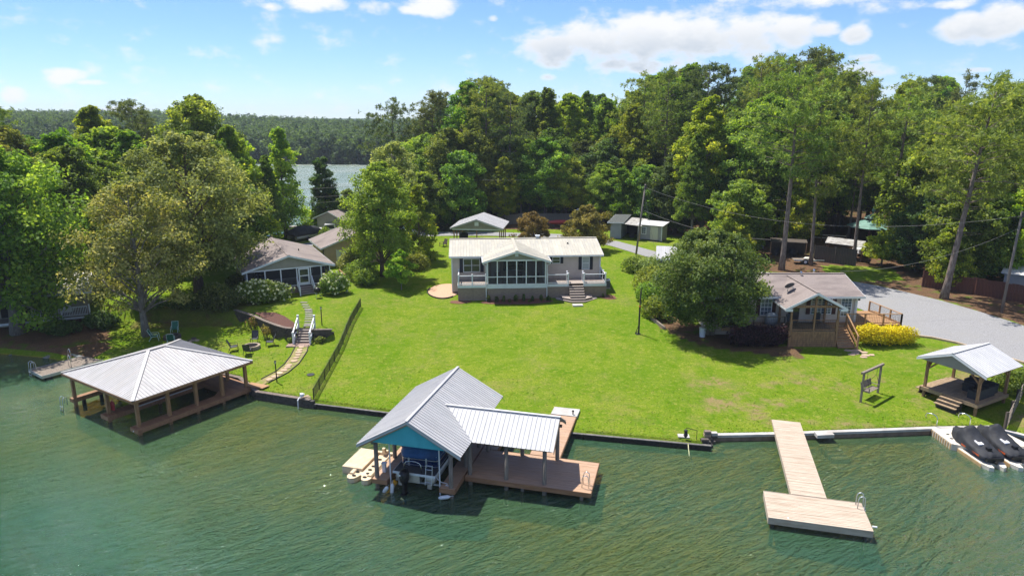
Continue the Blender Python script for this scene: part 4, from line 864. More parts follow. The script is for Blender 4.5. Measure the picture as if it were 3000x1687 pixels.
# ================================================================== the grey house with screened porch
def main_house():
    h = thing('lake_house', 'long beige house with cream metal roof, white railed deck and screened gable porch', 'house', (-5.5, 67.3, 1.95), R(3.6))
    DK = 1.55; EV = 4.15; RD = 5.10; WF = 2.7; WB = 10.9; RY = 6.7; XL, XR = -.62, 15.05        # deck top, eave, ridge, wall planes
    mid = (WF + WB) / 2
    lapwall(h, (XL, WF, 0), (1, 0, 0), (0, -1, 0), [(0, .2), (XR-XL, .2), (XR-XL, EV), (0, EV)], 'siding', .13)
    for x, n in ((XL, -1), (XR, 1)):
        lapwall(h, (x, WF, 0), (0, 1, 0), (n, 0, 0), [(0.1, -.2), (WB-WF, -.2), (WB-WF, EV), (mid-WF, RD-.12), (0.1, EV)], 'siding', .13)
    lapwall(h, (XL, WB, 0), (1, 0, 0), (0, 1, 0), [(0.1, -.2), (XR-XL-.1, -.2), (XR-XL-.1, EV), (0.1, EV)], 'siding', .13)
    for x in (XL, XR): MB().box(x-.06, WF-.05, .2, x+.06, WF+.09, EV).build('corner_trim', 'trim', h)
    # roof
    rf = MB(); ov = .38; x0, x1 = XL-.28, XR+.28; fe, be = WF-ov, WB+ov; dzf = (RD-EV)/(mid-WF)*ov
    rf.extr([(x0, fe, EV-dzf-.08), (x0, mid, RD-.08), (x0, be, EV-dzf-.08), (x0, be, EV-dzf-.02), (x0, mid, RD-.02), (x0, fe, EV-dzf-.02)], (x1-x0, 0, 0))
    roof = rf.build('roof', 'trim', h)
    roof_panels(roof, [(x0, fe-.03, EV-dzf-.01), (x1, fe-.03, EV-dzf-.01), (x1, mid, RD), (x0, mid, RD)], .3, 'cream_metal', .015, .022)
    roof_panels(roof, [(x1, be+.03, EV-dzf-.01), (x0, be+.03, EV-dzf-.01), (x0, mid, RD), (x1, mid, RD)], .6, 'cream_metal', .015, .022)
    m = MB(); m.beam((x0-.01, mid, RD+.05), (x1+.01, mid, RD+.05), .3, .04); m.build('ridge_cap', 'cream_metal', roof)
    m = MB(); m.box(x0-.012, fe-.075, EV-dzf-.17, x1+.012, fe-.035, EV-dzf-.03); m.build('fascia', 'white', roof)
    for x in (x0-.02, x1+.005): MB().extr([(x, fe, EV-dzf-.17), (x, mid, RD-.17), (x, be, EV-dzf-.17), (x, be, EV-dzf), (x, mid, RD), (x, fe, EV-dzf)], (.015, 0, 0)).build('rake_board', 'white', roof)
    m = MB(); m.cyl((11.9, 5.2, 4.4), (11.9, 5.2, 4.82), .05); m.cyl((11.9, 5.2, 4.78), (11.9, 5.2, 4.88), .09); m.build('vent_pipe', 'black', roof)
    m = MB(); m.box(8.6, 6.75, 4.8, 8.95, 7.1, 5.35); m.box(8.52, 6.67, 5.35, 9.03, 7.18, 5.42); m.build('chimney', 'trim', roof)
    # deck
    dk = planks('deck_boards', 'composite', h, .02, 15.2, .06, WF-.03, DK, .14, along='x')
    m = MB(); m.box(0, -.02, DK-.30, 2.95, .035, DK-.03); m.box(9.0, -.02, DK-.30, 11.35, .035, DK-.03); m.box(12.85, -.02, DK-.30, 15.25, .035, DK-.03); m.box(-.03, -.02, DK-.30, -.005, WF, DK-.03); m.box(15.225, .036, DK-.30, 15.255, WF, DK-.03); m.build('deck_rim', 'trim', h)
    m = MB(); m.box(2.9, -.16, DK-.36, 9.05, -.03, DK+.02); m.build('porch_rim', 'trim', h)
    # skirting: every framed panel its own part, boards with gaps
    def skirt(xa, xb, y):
        s = MB(); z = -.25; s.box(xa, y+.05, -.3, xb, y+.09, DK-.31)
        while z < DK-.4: s.box(xa+.02, y+.02, z, xb-.02, y+.05, min(z+.15, DK-.31)); z += .165
        s.build('skirting_panel', 'skirt', h)
        for x in (xa, xb): MB().box(x-.055, y-.008, -.3, x+.055, y+.018, DK-.312).build('batten', 'skirt', h)
    for a, b in ((.06, 1.5), (1.55, 2.9)): skirt(a, b, .02)
    for a, b in ((3.05, 4.55), (4.6, 6.05), (6.1, 7.55), (7.6, 8.95)): skirt(a, b, -.12)
    for a, b in ((9.1, 10.3), (10.35, 11.3), (12.9, 13.95), (14.0, 15.2)): skirt(a, b, .02)
    for x in (0.02, 15.2):
        s = MB(); z = -.25
        while z < DK-.4: s.box(x-.015, .1, z, x+.015, WF, min(z+.15, DK-.31)); z += .165
        s.build('skirting_panel', 'skirt', h)
    # rails
    def rail(pa, pb, posts=(0, 1), mids=0):
        pa, pb = Vector(pa), Vector(pb); L = (pb-pa).length; d = (pb-pa)/L
        r = MB(); r.beam(pa+Vector((0, 0, .93)), pb+Vector((0, 0, .93)), .09, .06); r.beam(pa+Vector((0, 0, .10)), pb+Vector((0, 0, .10)), .05, .06); ro = r.build('railing', 'white', h)
        b = MB(); n = int(L/.125)
        for i in range(1, n): q = pa+d*(L*i/n); b.box(q.x-.011, q.y-.011, q.z+.12, q.x+.011, q.y+.011, q.z+.91)
        b.build('balusters', 'black', ro, kind='stuff')
        ps = [pa + d*(L*k/(mids+1)) for k in range(mids+2)]
        for i, q in enumerate(ps):
            if (i == 0 and 0 not in posts) or (i == len(ps)-1 and 1 not in posts): continue
            p = MB(); p.box(q.x-.06, q.y-.06, q.z-.1, q.x+.06, q.y+.06, q.z+1.05); p.box(q.x-.08, q.y-.08, q.z+1.05, q.x+.08, q.y+.08, q.z+1.10); p.build('rail_post', 'white', h)
    rail((.08, .09, DK), (2.85, .09, DK), mids=1); rail((.08, .16, DK), (.08, WF-.05, DK), (1,))
    rail((9.15, .09, DK), (11.28, .09, DK)); rail((11.28, .15, DK), (11.28, 1.0, DK), (1,)); rail((12.92, .09, DK), (15.15, .09, DK)); rail((12.92, .15, DK), (12.92, 1.0, DK), (1,)); rail((15.15, .16, DK), (15.15, WF-.1, DK), (1,), 1)
    # screened porch
    PT = DK+2.46; pf = -.12; pl, pr = 2.95, 9.0
    fr_ = MB(); cols = [pl+.08 + (pr-pl-.16)*i/6 for i in range(7)]
    for x in cols: fr_.box(x-.055, pf-.05, DK+.02, x+.055, pf+.06, PT)
    fr_.box(pl, pf-.055, PT, pr, pf+.08, PT+.13); fr_.box(pl, pf-.045, DK+.80, pr, pf+.055, DK+.88); fr_.box(pl, pf-.05, DK+.02, pr, pf+.06, DK+.10)
    for x in (pl+.05, pr-.05):
        for y in (.9, 1.8, WF-.1): fr_.box(x-.05, y-.05, DK, x+.05, y+.05, PT)
        fr_.box(x-.045, pf+.08, DK+.80, x+.045, WF, DK+.88); fr_.box(x-.05, pf+.08, PT, x+.05, WF, PT+.13)
    pfm = fr_.build('porch_frame', 'white', h)
    for i in range(6): a, b = cols[i]+.055, cols[i+1]-.055; MB().add([(a, pf, DK+.1), (b, pf, DK+.1), (b, pf, PT), (a, pf, PT)], [(0, 1, 2, 3)]).build('screen', 'screen', pfm)
    for x in (pl+.05, pr-.05): MB().add([(x, pf, DK+.1), (x, WF, DK+.1), (x, WF, PT), (x, pf, PT)], [(0, 1, 2, 3)]).build('screen', 'screen', pfm)
    b = MB()
    for i in range(44):
        x = pl + .2 + i*(pr-pl-.4)/43; b.box(x-.012, pf+.09, DK+.1, x+.012, pf+.11, DK+.8)
    b.build('porch_balusters', 'white', pfm, kind='stuff')
    MB().box(pl+.1, .2, PT+.02, pr-.1, WF, PT+.06).build('porch_ceiling', 'siding', h)
    # porch gable and roof
    PE = 4.02; pm = (pl+pr)/2; hw = 3.45; PR = 5.1
    lapwall(h, (pl, pf, 0), (1, 0, 0), (0, -1, 0), [(0.0, PT+.13), (pr-pl, PT+.13), (pm-pl, PR-.16)], 'siding_olive', .13, 'gable')
    g = MB(); g.box(pm-.17, pf-.07, PR-.62, pm+.17, pf-.025, PR-.3); gv_ = g.build('gable_vent', 'white', h)
    g = MB()
    for k in range(4): g.box(pm-.13, pf-.085, PR-.59+k*.07, pm+.13, pf-.072, PR-.55+k*.07)
    g.build('louvre', 'trim', gv_)
    fy = pf-.42; sl = (PR-PE)/hw
    rf = MB(); by = mid-.02
    pr_roof = rf.extr([(pm-hw, fy, PE-.09), (pm, fy, PR-.09), (pm+hw, fy, PE-.09), (pm+hw, fy, PE-.03), (pm, fy, PR-.03), (pm-hw, fy, PE-.03)], (0, WF-.4-fy, 0)).build('porch_roof', 'trim', h)
    # valley: porch slope meets main slope z = EV + (y-WF)*k
    k = (RD-EV)/(mid-WF); yv = lambda z: WF + (z-EV)/k
    for s in (-1, 1):
        poly = [(pm+s*hw, fy-.02, PE-.02), (pm, fy-.02, PR-.02), (pm, mid-.02, PR-.02), (pm+s*hw, yv(PE)-.25, PE-.02)]
        roof_panels(pr_roof, poly, .6, 'cream_metal', .018, .02)
    m = MB(); m.beam((pm, fy-.03, PR+.03), (pm, mid, PR+.03), .3, .035); m.build('ridge_cap', 'cream_metal', pr_roof)
    for s in (-1, 1):
        MB().extr([(pm, fy-.03, PR-.03), (pm+s*hw, fy-.03, PE-.03), (pm+s*hw, fy-.03, PE-.20), (pm, fy-.03, PR-.20)], (0, .025, 0)).build('rake_board', 'white', pr_roof)
        m = MB(); xx = pm+s*hw; m.box(xx-.06, fy, PE-.12, xx+.06, WF-.45, PE-.02); m.tube([(xx, fy+.06, PE-.1), (xx-s*.1, fy+.16, PE-.3), (pm+s*(hw-.35), pf-.1, PE-.45), (pm+s*(hw-.35), pf-.1, .05), (pm+s*(hw-.35), pf-.22, -.02)], .045, 6); m.build('downspout', 'white', pr_roof)
    m = MB(); m.tube([(XR-.1, fe-.05, EV-dzf-.1), (XR-.05, WF-.1, EV-.4), (XR-.05, WF-.1, DK)], .045, 6); m.build('downspout', 'white', roof)
    # windows
    F = Fr((0, WF-.026, 0), (1, 0, 0), (0, -1, 0))
    window(h, F, .62, 1.40, DK+.82, DK+2.12, 1, 2, 'trim', 'pane', None); window(h, F, 1.47, 2.25, DK+.82, DK+2.12, 1, 2, 'trim', 'pane')
    for x in (.18, 2.35): MB().box(x, WF-.085, DK+.74, x+.34, WF-.027, DK+2.2).build('shutter', 'shutter', h)
    window(h, F, 10.0, 10.72, DK+1.62, DK+2.2, 1, 2, 'trim', 'pane', 'shutter', .33); window(h, F, 13.15, 13.85, DK+.92, DK+2.2, 1, 2, 'trim', 'pane_blind', 'shutter', .36)
    window(h, F, 5.2, 6.9, DK+.95, DK+2.1, 2, 2, 'white', 'pane', 'shutter', .4)
    m = MB(); m.box(3.5, WF-.07, DK+.02, 4.4, WF-.03, DK+2.08); d = m.build('door', 'door_white', h); MB().cyl((4.28, WF-.12, DK+1.0), (4.28, WF-.07, DK+1.0), .035).build('handle', 'chrome', d)
    # bowed stair
    st = MB(); tr = MB(); n = 8; rise = (DK+.05)/n; cx = 12.1
    for i in range(n):
        z1 = DK-.02-rise*(i+1)+.0; y1 = .02 - .27*(i+1); y0 = y1+.27; wd = .74
        if i < 5: pts = [(cx-wd, y0), (cx+wd, y0), (cx+wd, y1), (cx-wd, y1)]
        else: fl = .55*(i-4); pts = [(cx-wd-fl-.25, .0), (cx+wd+fl+.25, .0), (cx+wd+fl+.25, y1+fl*.9+.25), (cx+wd*.9, y1), (cx-wd*.9, y1), (cx-wd-fl-.25, y1+fl*.9+.25)]
        st.prism(pts, -.2, z1-.035); cxm = cx; tr.prism([(cxm+(px_-cxm)*1.01, py_-.015) for px_, py_ in pts], z1-.035, z1+.005)
        if i == 4: s1 = st.build('stair_risers', 'composite_dark', h); t1 = tr.build('stair_treads', 'composite', h); st = MB(); tr = MB()
        if i > 4: st.build('step', 'composite_dark', h); tr.build('tread', 'composite', h); st = MB(); tr = MB()
    return h
house = main_house()
# porch furniture seen through the screens
def porch_chair(x, y, rz, label):
    t = thing('porch_armchair', label, 'chair', (x, y, 3.52), rz, 'armchairs in the screened porch'); m = MB(); m.box(-.32, -.3, .3, .32, .3, .42); m.build('seat', 'maroon', t); m = MB(); m.extr([(-.32, .24, .4), (-.32, .38, .95), (-.32, .46, .95), (-.32, .32, .4)], (.64, 0, 0)); m.build('backrest', 'maroon', t)
    for sx in (-.33, .29): m = MB(); m.box(sx, -.3, .5, sx+.06, .3, .58); m.build('armrest', 'black_matt', t); m = MB(); m.box(sx, -.3, 0, sx+.05, -.25, .55); m.build('leg', 'black_matt', t); m = MB(); m.box(sx, .25, 0, sx+.05, .3, .55); m.build('leg', 'black_matt', t)
    return t
pc0 = porch_chair(-1.3, 68.6, .5, 'dark red armchair behind the porch screens, nearer the porch door')
copy_tree(pc0, (.6, 69.0, 3.52), -.4, 'dark red armchair behind the porch screens, in the middle'); copy_tree(pc0, (2.3, 68.9, 3.52), -.9, 'dark red armchair behind the porch screens, at the stair end')
# slab, mulch, small shrubs, patio
o = MB().prism([(6.05, 65.05), (7.05, 65.1), (7.0, 65.75), (6.0, 65.7)], 1.86, 2.0).build('stepping_slab', 'concrete_white'); tag(o, 'pale concrete slab at the foot of the beige house stairs', 'slab')
def sheet(name, pts, mat, dz=.03, kind='structure', n=3):
    """flat ground patch draped on the land, fanned from its middle"""
    cx = sum(p[0] for p in pts)/len(pts); cy = sum(p[1] for p in pts)/len(pts); m = MB(); rings = []
    for k in range(n+1):
        f = (k+1)/(n+1); ring = []
        for x, y in pts: X = cx+(x-cx)*f; Y = cy+(y-cy)*f; ring.append(len(m.v)); m.v.append((X, Y, hz(X, Y)+dz))
        rings.append(ring)
    m.f.append(tuple(rings[0])); L = len(pts)
    for a, b in zip(rings, rings[1:]):
        for i in range(L): j = (i+1) % L; m.f.append((a[i], b[i], b[j], a[j]))
    o = m.build(name, mat, smooth=True); o['kind'] = kind; return o
def blob(cx, cy, rx, ry, seed, n=26, amp=.16):
    r_ = random.Random(seed); out = []; ph = [r_.uniform(0, 6.28) for _ in range(3)]
    for i in range(n): t = 2*math.pi*i/n; k = 1 + amp*(math.sin(2*t+ph[0])*.6 + math.sin(3*t+ph[1])*.5 + math.sin(5*t+ph[2])*.35); out.append((cx+rx*k*math.cos(t), cy+ry*k*math.sin(t)))
    return out
sheet('mulch_bed', blob(.5, 66.9, 3.5, .95, 3, 40, .06), 'mulch'); sheet('mulch_bed', blob(-5.3, 67.0, 1.0, .55, 4), 'mulch', .034); sheet('mulch_bed', blob(9.9, 68.0, .9, .75, 5), 'mulch', .034)
sheet('gravel_patio', blob(-7.2, 70.9, 1.75, 2.6, 6, 40, .03), 'pea_gravel', .05)
e = blob(-7.2, 70.9, 1.82, 2.68, 6, 40, .03); m = MB()
for i in range(18, 34): a, b = e[i % 40], e[(i+1) % 40]; m.beam(G(*a, .06), G(*b, .06), .08, .14)
tag(m.build('patio_edging', 'black_matt'), 'black plastic edging round the tan pea gravel patio', 'edging')
ps = None
for i, (x, y, s_) in enumerate([(-2.4,66.95,.85),(-1.55,66.75,.72),(-.8,66.85,.62),(-.25,66.6,.6),(.35,66.9,.82),(1.2,66.85,.72),(1.75,66.55,.5),(2.1,66.9,.66),(2.95,66.9,.62),(3.65,66.85,.85),(9.35,67.9,.5)]):
    lb = 'small young shrub in the mulch bed under the screened porch'
    if i == 10: lb = 'single small shrub in mulch at the deck corner by the air conditioner'
    if ps is None: ps = shrub('foundation_shrub', lb, 'leaf_dark', .3, .3, .9, 61, 420, .14, 'shrubs under the screened porch', lumps=4); put(ps, x, y, 0, s_)
    else: c_ = copy_tree(ps, G(x, y), i*1.3, lb, (s_, s_, s_*(1+.25*(i % 3)-.2)), 'shrubs under the screened porch')
t = thing('air_conditioner', 'grey outdoor air conditioner unit beside the beige house deck', 'air conditioner', G(10.15, 71.6))
m = MB(); m.box(-.42, -.42, -.2, .42, .42, .08); m.build('pad', 'concrete', t); m = MB(); m.box(-.38, -.38, .08, .38, .38, .85); m.build('case', 'siding_grey', t); m = MB(); m.box(-.4, -.4, .85, .4, .4, .93); cs = m.build('top', 'white', t); MB().cyl((0, 0, .93), (0, 0, .95), .27, n=14).build('fan_grille', 'black', cs)
m = MB()
for k in range(9): m.box(-.385, -.39, .15+k*.075, .385, -.381, .19+k*.075)
m.build('fins', 'black_matt', t)

# ================================================================== centre boathouse with teal gable, and its deck
def centre_boathouse():
    A = R(-14.6); b = thing('boathouse', 'grey metal roofed boathouse with teal gable over a blue covered pontoon boat', 'boathouse', (-7.62, 34.2, 0), A)
    # local frame: x across the slip, y inland. slip between two finger decks
    Wd = 4.55; L = 7.6; DZ = .62; EV = 3.02; RD = 4.52; cx = Wd/2; hw = 2.95
    posts = [(0.1, .12), (.1, 2.5), (.1, 5.0), (.1, 7.3), (Wd-.1, .12), (Wd-.05, 2.5), (Wd-.05, 5.0), (Wd-.05, 7.3)]
    for x, y in posts: m = MB(); m.tube([(x, y, -1.6), (x, y, EV-.05)], [.135, .115], 9); m.build('post', 'wood_grey', b, smooth=True)
    for x in (.1, Wd-.07): m = MB(); m.box(x-.09, -.25, EV-.22, x+.09, L+.15, EV-.02); m.build('beam', 'wood_grey', b)
    def finger(x0, x1, y0, y1, nm='finger_deck'):
        f = planks(nm, 'deck_tan', b, x0+.03, x1-.03, y0+.03, y1-.03, DZ, .135, along='x', seed=int(x0*10)+3)
        m = MB(); m.box(x0, y0, DZ-.27, x1, y0+.028, DZ-.01); m.box(x0, y1-.028, DZ-.27, x1, y1, DZ-.01); m.box(x0, y0+.029, DZ-.27, x0+.028, y1-.029, DZ-.01); m.box(x1-.028, y0+.029, DZ-.27, x1, y1-.029, DZ-.01); m.build('deck_rim', 'deck_red', b)
    finger(-.12, .78, -.1, 7.6); finger(Wd-.72, Wd+.18, -.1, 7.6); finger(.79, Wd-.73, 6.7, 7.6, 'back_deck')
    # roof
    x0, x1 = cx-hw, cx+hw; y0, y1 = -.55, L+.2; zE = EV-.18
    rf = MB().extr([(x0, y0, zE-.05), (cx, y0, RD-.05), (x1, y0, zE-.05), (x1, y0, zE-.01), (cx, y0, RD-.01), (x0, y0, zE-.01)], (0, y1-y0, 0)).build('roof', 'wood_raw', b)
    roof_panels(rf, [(x0-.03, y1, zE), (x0-.03, y0-.04, zE), (cx, y0-.04, RD), (cx, y1, RD)], .235, 'galv', .012, .028)
    roof_panels(rf, [(x1+.03, y0-.04, zE), (x1+.03, y1, zE), (cx, y1, RD), (cx, y0-.04, RD)], .235, 'galv', .012, .028)
    MB().beam((cx, y0-.05, RD+.042), (cx, y1+.02, RD+.042), .16, .025).build('ridge_cap', 'galv', rf)
    for s in (-1, 1):
        MB().extr([(cx, y0-.03, RD-.02), (cx+s*(hw+.02), y0-.03, zE-.02), (cx+s*(hw+.02), y0-.03, zE-.17), (cx, y0-.03, RD-.17)], (0, .03, 0)).build('rake_board', 'galv', rf)
        MB().extr([(cx, y0+.06, RD-.10), (cx+s*(hw-.1), y0+.06, zE-.06), (cx+s*(hw-.1), y0+.06, zE-.2), (cx, y0+.06, RD-.26)], (0, .05, 0)).build('rafter', 'wood_stained', rf)
        MB().extr([(cx, y1-.04, RD-.02), (cx+s*(hw+.02), y1-.04, zE-.02), (cx+s*(hw+.02), y1-.04, zE-.17), (cx, y1-.04, RD-.17)], (0, .03, 0)).build('rake_board', 'galv', rf)
    for yy in (-.36, 7.2):
        MB().extr([(.2, yy, EV-.02), (Wd-.2, yy, EV-.02), (Wd+.35, yy, EV+.04), (cx, yy, RD-.14), (-.35, yy, EV+.04)], (0, .04, 0)).build('gable', 'teal', b)
    # slip bumpers and lift pipes
    for x in (.85, Wd-.8):
        for y in (.25, 5.2): m = MB(); m.cyl((x, y, -1.2), (x, y, EV-.1), .038, n=7); m.build('lift_pole', 'white', b)
    m = MB(); m.cyl((.82, 1.0, .12), (Wd-.78, 1.0, .12), .07, n=8); m.build('lift_bar', 'pontoon', b); m = MB(); m.cyl((.82, 4.7, .12), (Wd-.78, 4.7, .12), .07, n=8); m.build('lift_bar', 'pontoon', b)
    # side roof and wide deck to the east
    SX0, SX1 = Wd-.3, 10.0; SY = -.15
    m = MB(); yR, yE, yB = 3.1, 1.35, 4.95; zr, ze = 4.0, 2.80
    sr = MB().extr([(SX0-.2, yE, ze-.05), (SX0-.2, yR, zr-.05), (SX0-.2, yB, ze+.12-.05), (SX0-.2, yB, ze+.12), (SX0-.2, yR, zr), (SX0-.2, yE, ze)], (SX1-SX0-.1, 0, 0)).build('side_roof', 'wood_raw', b)
    # front slope runs under the main roof: clip to where it meets
    sx = lambda z: cx + (RD - z) / ((RD - zE) / hw)
    roof_panels(sr, [(sx(ze)-.02, yE-.05, ze+.01), (SX1-.2, yE-.05, ze+.01), (SX1-.2, yR, zr+.01), (sx(zr)-.02, yR, zr+.01)], .26, 'galv_white', .012, .03)
    roof_panels(sr, [(SX1-.2, yB+.05, ze+.13), (sx(ze)-.02, yB+.05, ze+.13), (sx(zr)-.02, yR, zr+.01), (SX1-.2, yR, zr+.01)], .26, 'galv_white', .012, .03)
    MB().beam((sx(zr)-.1, yR, zr+.055), (SX1-.17, yR, zr+.05), .18, .025).build('ridge_cap', 'galv_white', sr)
    MB().extr([(SX1-.2, yE, ze), (SX1-.2, yR, zr), (SX1-.2, yB, ze+.12), (SX1-.2, yB, ze-.05), (SX1-.2, yR, zr-.16), (SX1-.2, yE, ze-.16)], (.03, 0, 0)).build('rake_board', 'wood_grey', sr)
    for x, y in ((5.0, 1.75), (7.1, 1.72), (9.25, 1.72), (5.2, 4.62), (7.3, 4.62), (9.4, 4.62)):
        zt = ze + .12 if y < 3 else ze + .15
        m = MB(); m.tube([(x, y, -1.6), (x, y, zt)], [.13, .115], 9); m.build('post', 'wood_grey', b, smooth=True)
    for y in (1.72, 4.62): m = MB(); m.box(SX0+.6, y-.07, ze-.1, SX1-.35, y+.07, ze+.04); m.build('beam', 'wood_grey', b)
    return b
bh = centre_boathouse()
def rect_deck(name, label, loc, rz, rects, dz, mat, rim, along_='x', w=.14, legs=(), group=None, rimh=.27):
    t = thing(name, label, 'deck', loc, rz, group)
    for k, (x0, x1, y0, y1, al) in enumerate(rects):
        planks('deck_boards', mat, t, x0+.03, x1-.03, y0+.03, y1-.03, dz, w, along=al, seed=k+7)
        m = MB(); m.box(x0, y0, dz-rimh, x1, y0+.028, dz-.006); m.box(x0, y1-.028, dz-rimh, x1, y1, dz-.006); m.box(x0, y0+.029, dz-rimh, x0+.028, y1-.029, dz-.006); m.box(x1-.028, y0+.029, dz-rimh, x1, y1-.029, dz-.006); m.build('rim_board', rim, t)
    for x, y in legs: m = MB(); m.tube([(x, y, -1.8), (x, y, dz-.05)], .1, 8); m.build('pile', 'wood_grey', t)
    return t
dk = rect_deck('party_deck', 'wide brown plank deck under the side roof with a walkway to the lawn', (-7.62, 34.2, 0), R(-14.6), [(4.78, 11.85, 1.42, 4.86, 'x'), (4.78, 5.7, 4.87, 7.6, 'x')], .62, 'deck_tan', 'deck_red', legs=[(8, 1.8), (11.3, 1.7), (11.3, 4.4), (8, 4.4)])
planks('walkway', 'deck_tan', dk, 7.72, 9.5, 4.89, 10.7, .62, .14, along='x', seed=5); m = MB(); m.box(7.69, 4.89, .36, 7.718, 10.72, .6); m.box(9.502, 4.89, .36, 9.53, 10.72, .6); m.build('rim_board', 'deck_red', dk)
o = MB().prism([(2.62, 42.65), (4.34, 42.2), (4.66, 43.35), (2.94, 43.8)], .25, .64).build('landing_slab', 'concrete_white'); tag(o, 'pale concrete landing where the boathouse walkway meets the lawn', 'slab')
def ladder(label, loc, rz, s=1.0, mat='chrome', rungs=3, group=None, name='dock_ladder', drop=.7):
    t = thing(name, label, 'ladder', loc, rz, group)
    for sx in (-.2, .2):
        m = MB(); m.tube([(sx, .34*s, 0), (sx, .34*s, .5*s), (sx, .28*s, .68*s), (sx, .14*s, .74*s), (sx, .02*s, .66*s), (sx, 0, .45*s), (sx, -.06, -drop)], .024, 7); m.build('handrail', mat, t, smooth=True)
    for k in range(rungs): m = MB(); m.box(-.2, -.085, -drop+.08+k*.26, .2, -.03, -.05-drop+.16+k*.26); m.build('rung', mat, t)
    return t
ladder('chrome ladder at the corner of the wide brown plank deck', (4.16, 33.3, .62), R(75))
# concrete-coloured light box at the walkway
t = thing('walkway_light', 'tiny black light standing on the boathouse walkway', 'light', (4.1, 42.5, .64)); m = MB(); m.cyl((0, 0, 0), (0, 0, .22), .04); m.build('stem', 'black', t); m = MB(); m.lathe([(.02, .2), (.09, .22), (.06, .3), (.01, .34)], 8); m.build('cap', 'black', t)

# pontoon boat on its lift
def pontoon_boat():
    t = thing('pontoon_boat', 'blue covered pontoon boat with black outboard raised under the teal gable', 'boat', (-7.62+.0, 34.2, .55), R(-14.6))
    cx = 2.29; bw = 1.22
    for s in (-1, 1):
        m = MB(); x = cx+s*.86; m.tube([(x, .25, .18), (x, .32, .18), (x, 5.2, .18), (x, 5.8, .24), (x, 6.2, .38)], [.24, .31, .31, .22, .05], 14); m.build('pontoon_tube', 'pontoon', t, smooth=True)
        m = MB(); m.box(x-.12, .22, -.28, x+.12, .34, .0); m.build('tube_foot', 'pontoon', t)
    m = MB(); m.box(cx-bw, .15, .50, cx+bw, 6.1, .58); d = m.build('hull_deck', 'grey_vinyl', t); m = MB(); m.box(cx-bw-.02, .12, .47, cx+bw+.02, .148, .60); m.box(cx-bw-.02, .15, .47, cx-bw-.002, 6.1, .60); m.box(cx+bw+.002, .15, .47, cx+bw+.02, 6.1, .60); m.build('deck_edge', 'trim', d)
    f = .95
    def rr(y0, y1, w, z): pass
    def rounded(w, y0, y1, r, n=5):
        pts = []
        for (X, Y, a0) in ((cx+w-r, y0+r, -90), (cx+w-r, y1-r, 0), (cx-w+r, y1-r, 90), (cx-w+r, y0+r, 180)):
            for k in range(n+1): a = R(a0+90*k/n); pts.append((X+r*math.cos(a), Y+r*math.sin(a)))
        return pts
    m = MB(); m.prism(rounded(bw-.08, f, 5.9, .35), .582, 1.25); m.build('side_panel', 'navy', t, label='navy blue fence panels of the boat')
    for z in (.66, 1.02, 1.27):
        pts = rounded(bw-.065, f-.015, 5.92, .36); m = MB(); m.tube([(x, y, z) for x, y in pts + pts[:1]], .02, 5, False); m.build('rail', 'alu', t)
    for x in (cx-.62, cx+.42): m = MB(); m.box(x-.05, f-.03, .6, x+.05, f-.003, 1.26); m.build('gate_post', 'alu', t)
    # cover: lofted from the fence outwards over the bimini
    m = MB(); lv = [(.0, .0, 1.10), (.02, .02, 1.30), (-.08, -.06, 1.5), (-.03, .0, 1.62), (.12, .16, 1.86), (.10, .14, 2.0), (-.35, -.5, 2.16)]; rings = []
    for k, (dw, dy, z) in enumerate(lv):
        pts = rounded(bw-.05+dw*.6, f-.03-dy, 5.95+dy*.6, .38); rings.append(pts)
        for i, (x, y) in enumerate(pts): m.v.append((x + math.sin(i*1.9+k)*.02, y + math.cos(i*2.3+k*2)*.02, z + math.sin(i*1.3+k)*.025))
    n = len(rings[0])
    for k in range(len(rings)-1):
        for i in range(n): j = (i+1) % n; m.f.append((k*n+i, k*n+j, (k+1)*n+j, (k+1)*n+i))
    m.f.append(tuple((len(rings)-1)*n+i for i in range(n))); m.build('cover', 'blue_cover', t, smooth=True)
    # stern hoop and boarding ladder
    m = MB(); m.tube([(cx-.62, .3, .58), (cx-.62, .3, 1.0), (cx-.52, .3, 1.15), (cx-.3, .3, 1.22), (cx+.05, .3, 1.22), (cx+.27, .3, 1.15), (cx+.37, .3, 1.0), (cx+.37, .3, .58)], .024, 7); m.build('stern_hoop', 'chrome', t, smooth=True)
    lad = MB()
    for x in (cx+.68, cx+1.05): lad.tube([(x, .05, 0.05), (x, .2, .75), (x, .24, 1.15)], .024, 6)
    for z in (.2, .55, .9, 1.12): y = .05+.19*(z/1.15); lad.cyl((cx+.68, y, z), (cx+1.05, y, z), .02, n=6)
    lad.build('boarding_ladder', 'alu', t)
    # motor pod and outboard
    m = MB(); m.box(cx-.42, .2, .0, cx+.30, 1.4, .42); m.build('motor_pod', 'pontoon', t)
    x = cx-.45; m = MB(); m.lathe([(.13, .28), (.23, .36), (.27, .62), (.26, .86), (.18, 1.0), (.05, 1.04)], 14, (x, -.12, -.12), (1, 1.35)); ob = m.build('outboard_cowl', 'black', t, smooth=True)
    m = MB(); m.extr([(x-.07, -.3, -.75), (x-.07, .05, -.75), (x-.07, .1, .25), (x-.07, -.32, .25)], (.14, 0, 0)); m.box(x-.16, -.4, -.52, x+.16, .05, -.49); m.build('midsection', 'black', ob); m = MB(); m.lathe([(.02, -.3), (.085, -.15), (.095, .15), (.03, .32)], 9, (x, -.1, -.84)); lo = m.build('gearcase', 'black', ob, smooth=True)
    m = MB()
    for k in range(3):
        a = 2*math.pi*k/3+.4; m.add([(x, -.3, -.86), (x+math.cos(a-.35)*.2, -.27, -.86+math.sin(a-.35)*.2), (x+math.cos(a)*.24, -.32, -.86+math.sin(a)*.24), (x+math.cos(a+.35)*.2, -.36, -.86+math.sin(a+.35)*.2)], [(0, 1, 2, 3)])
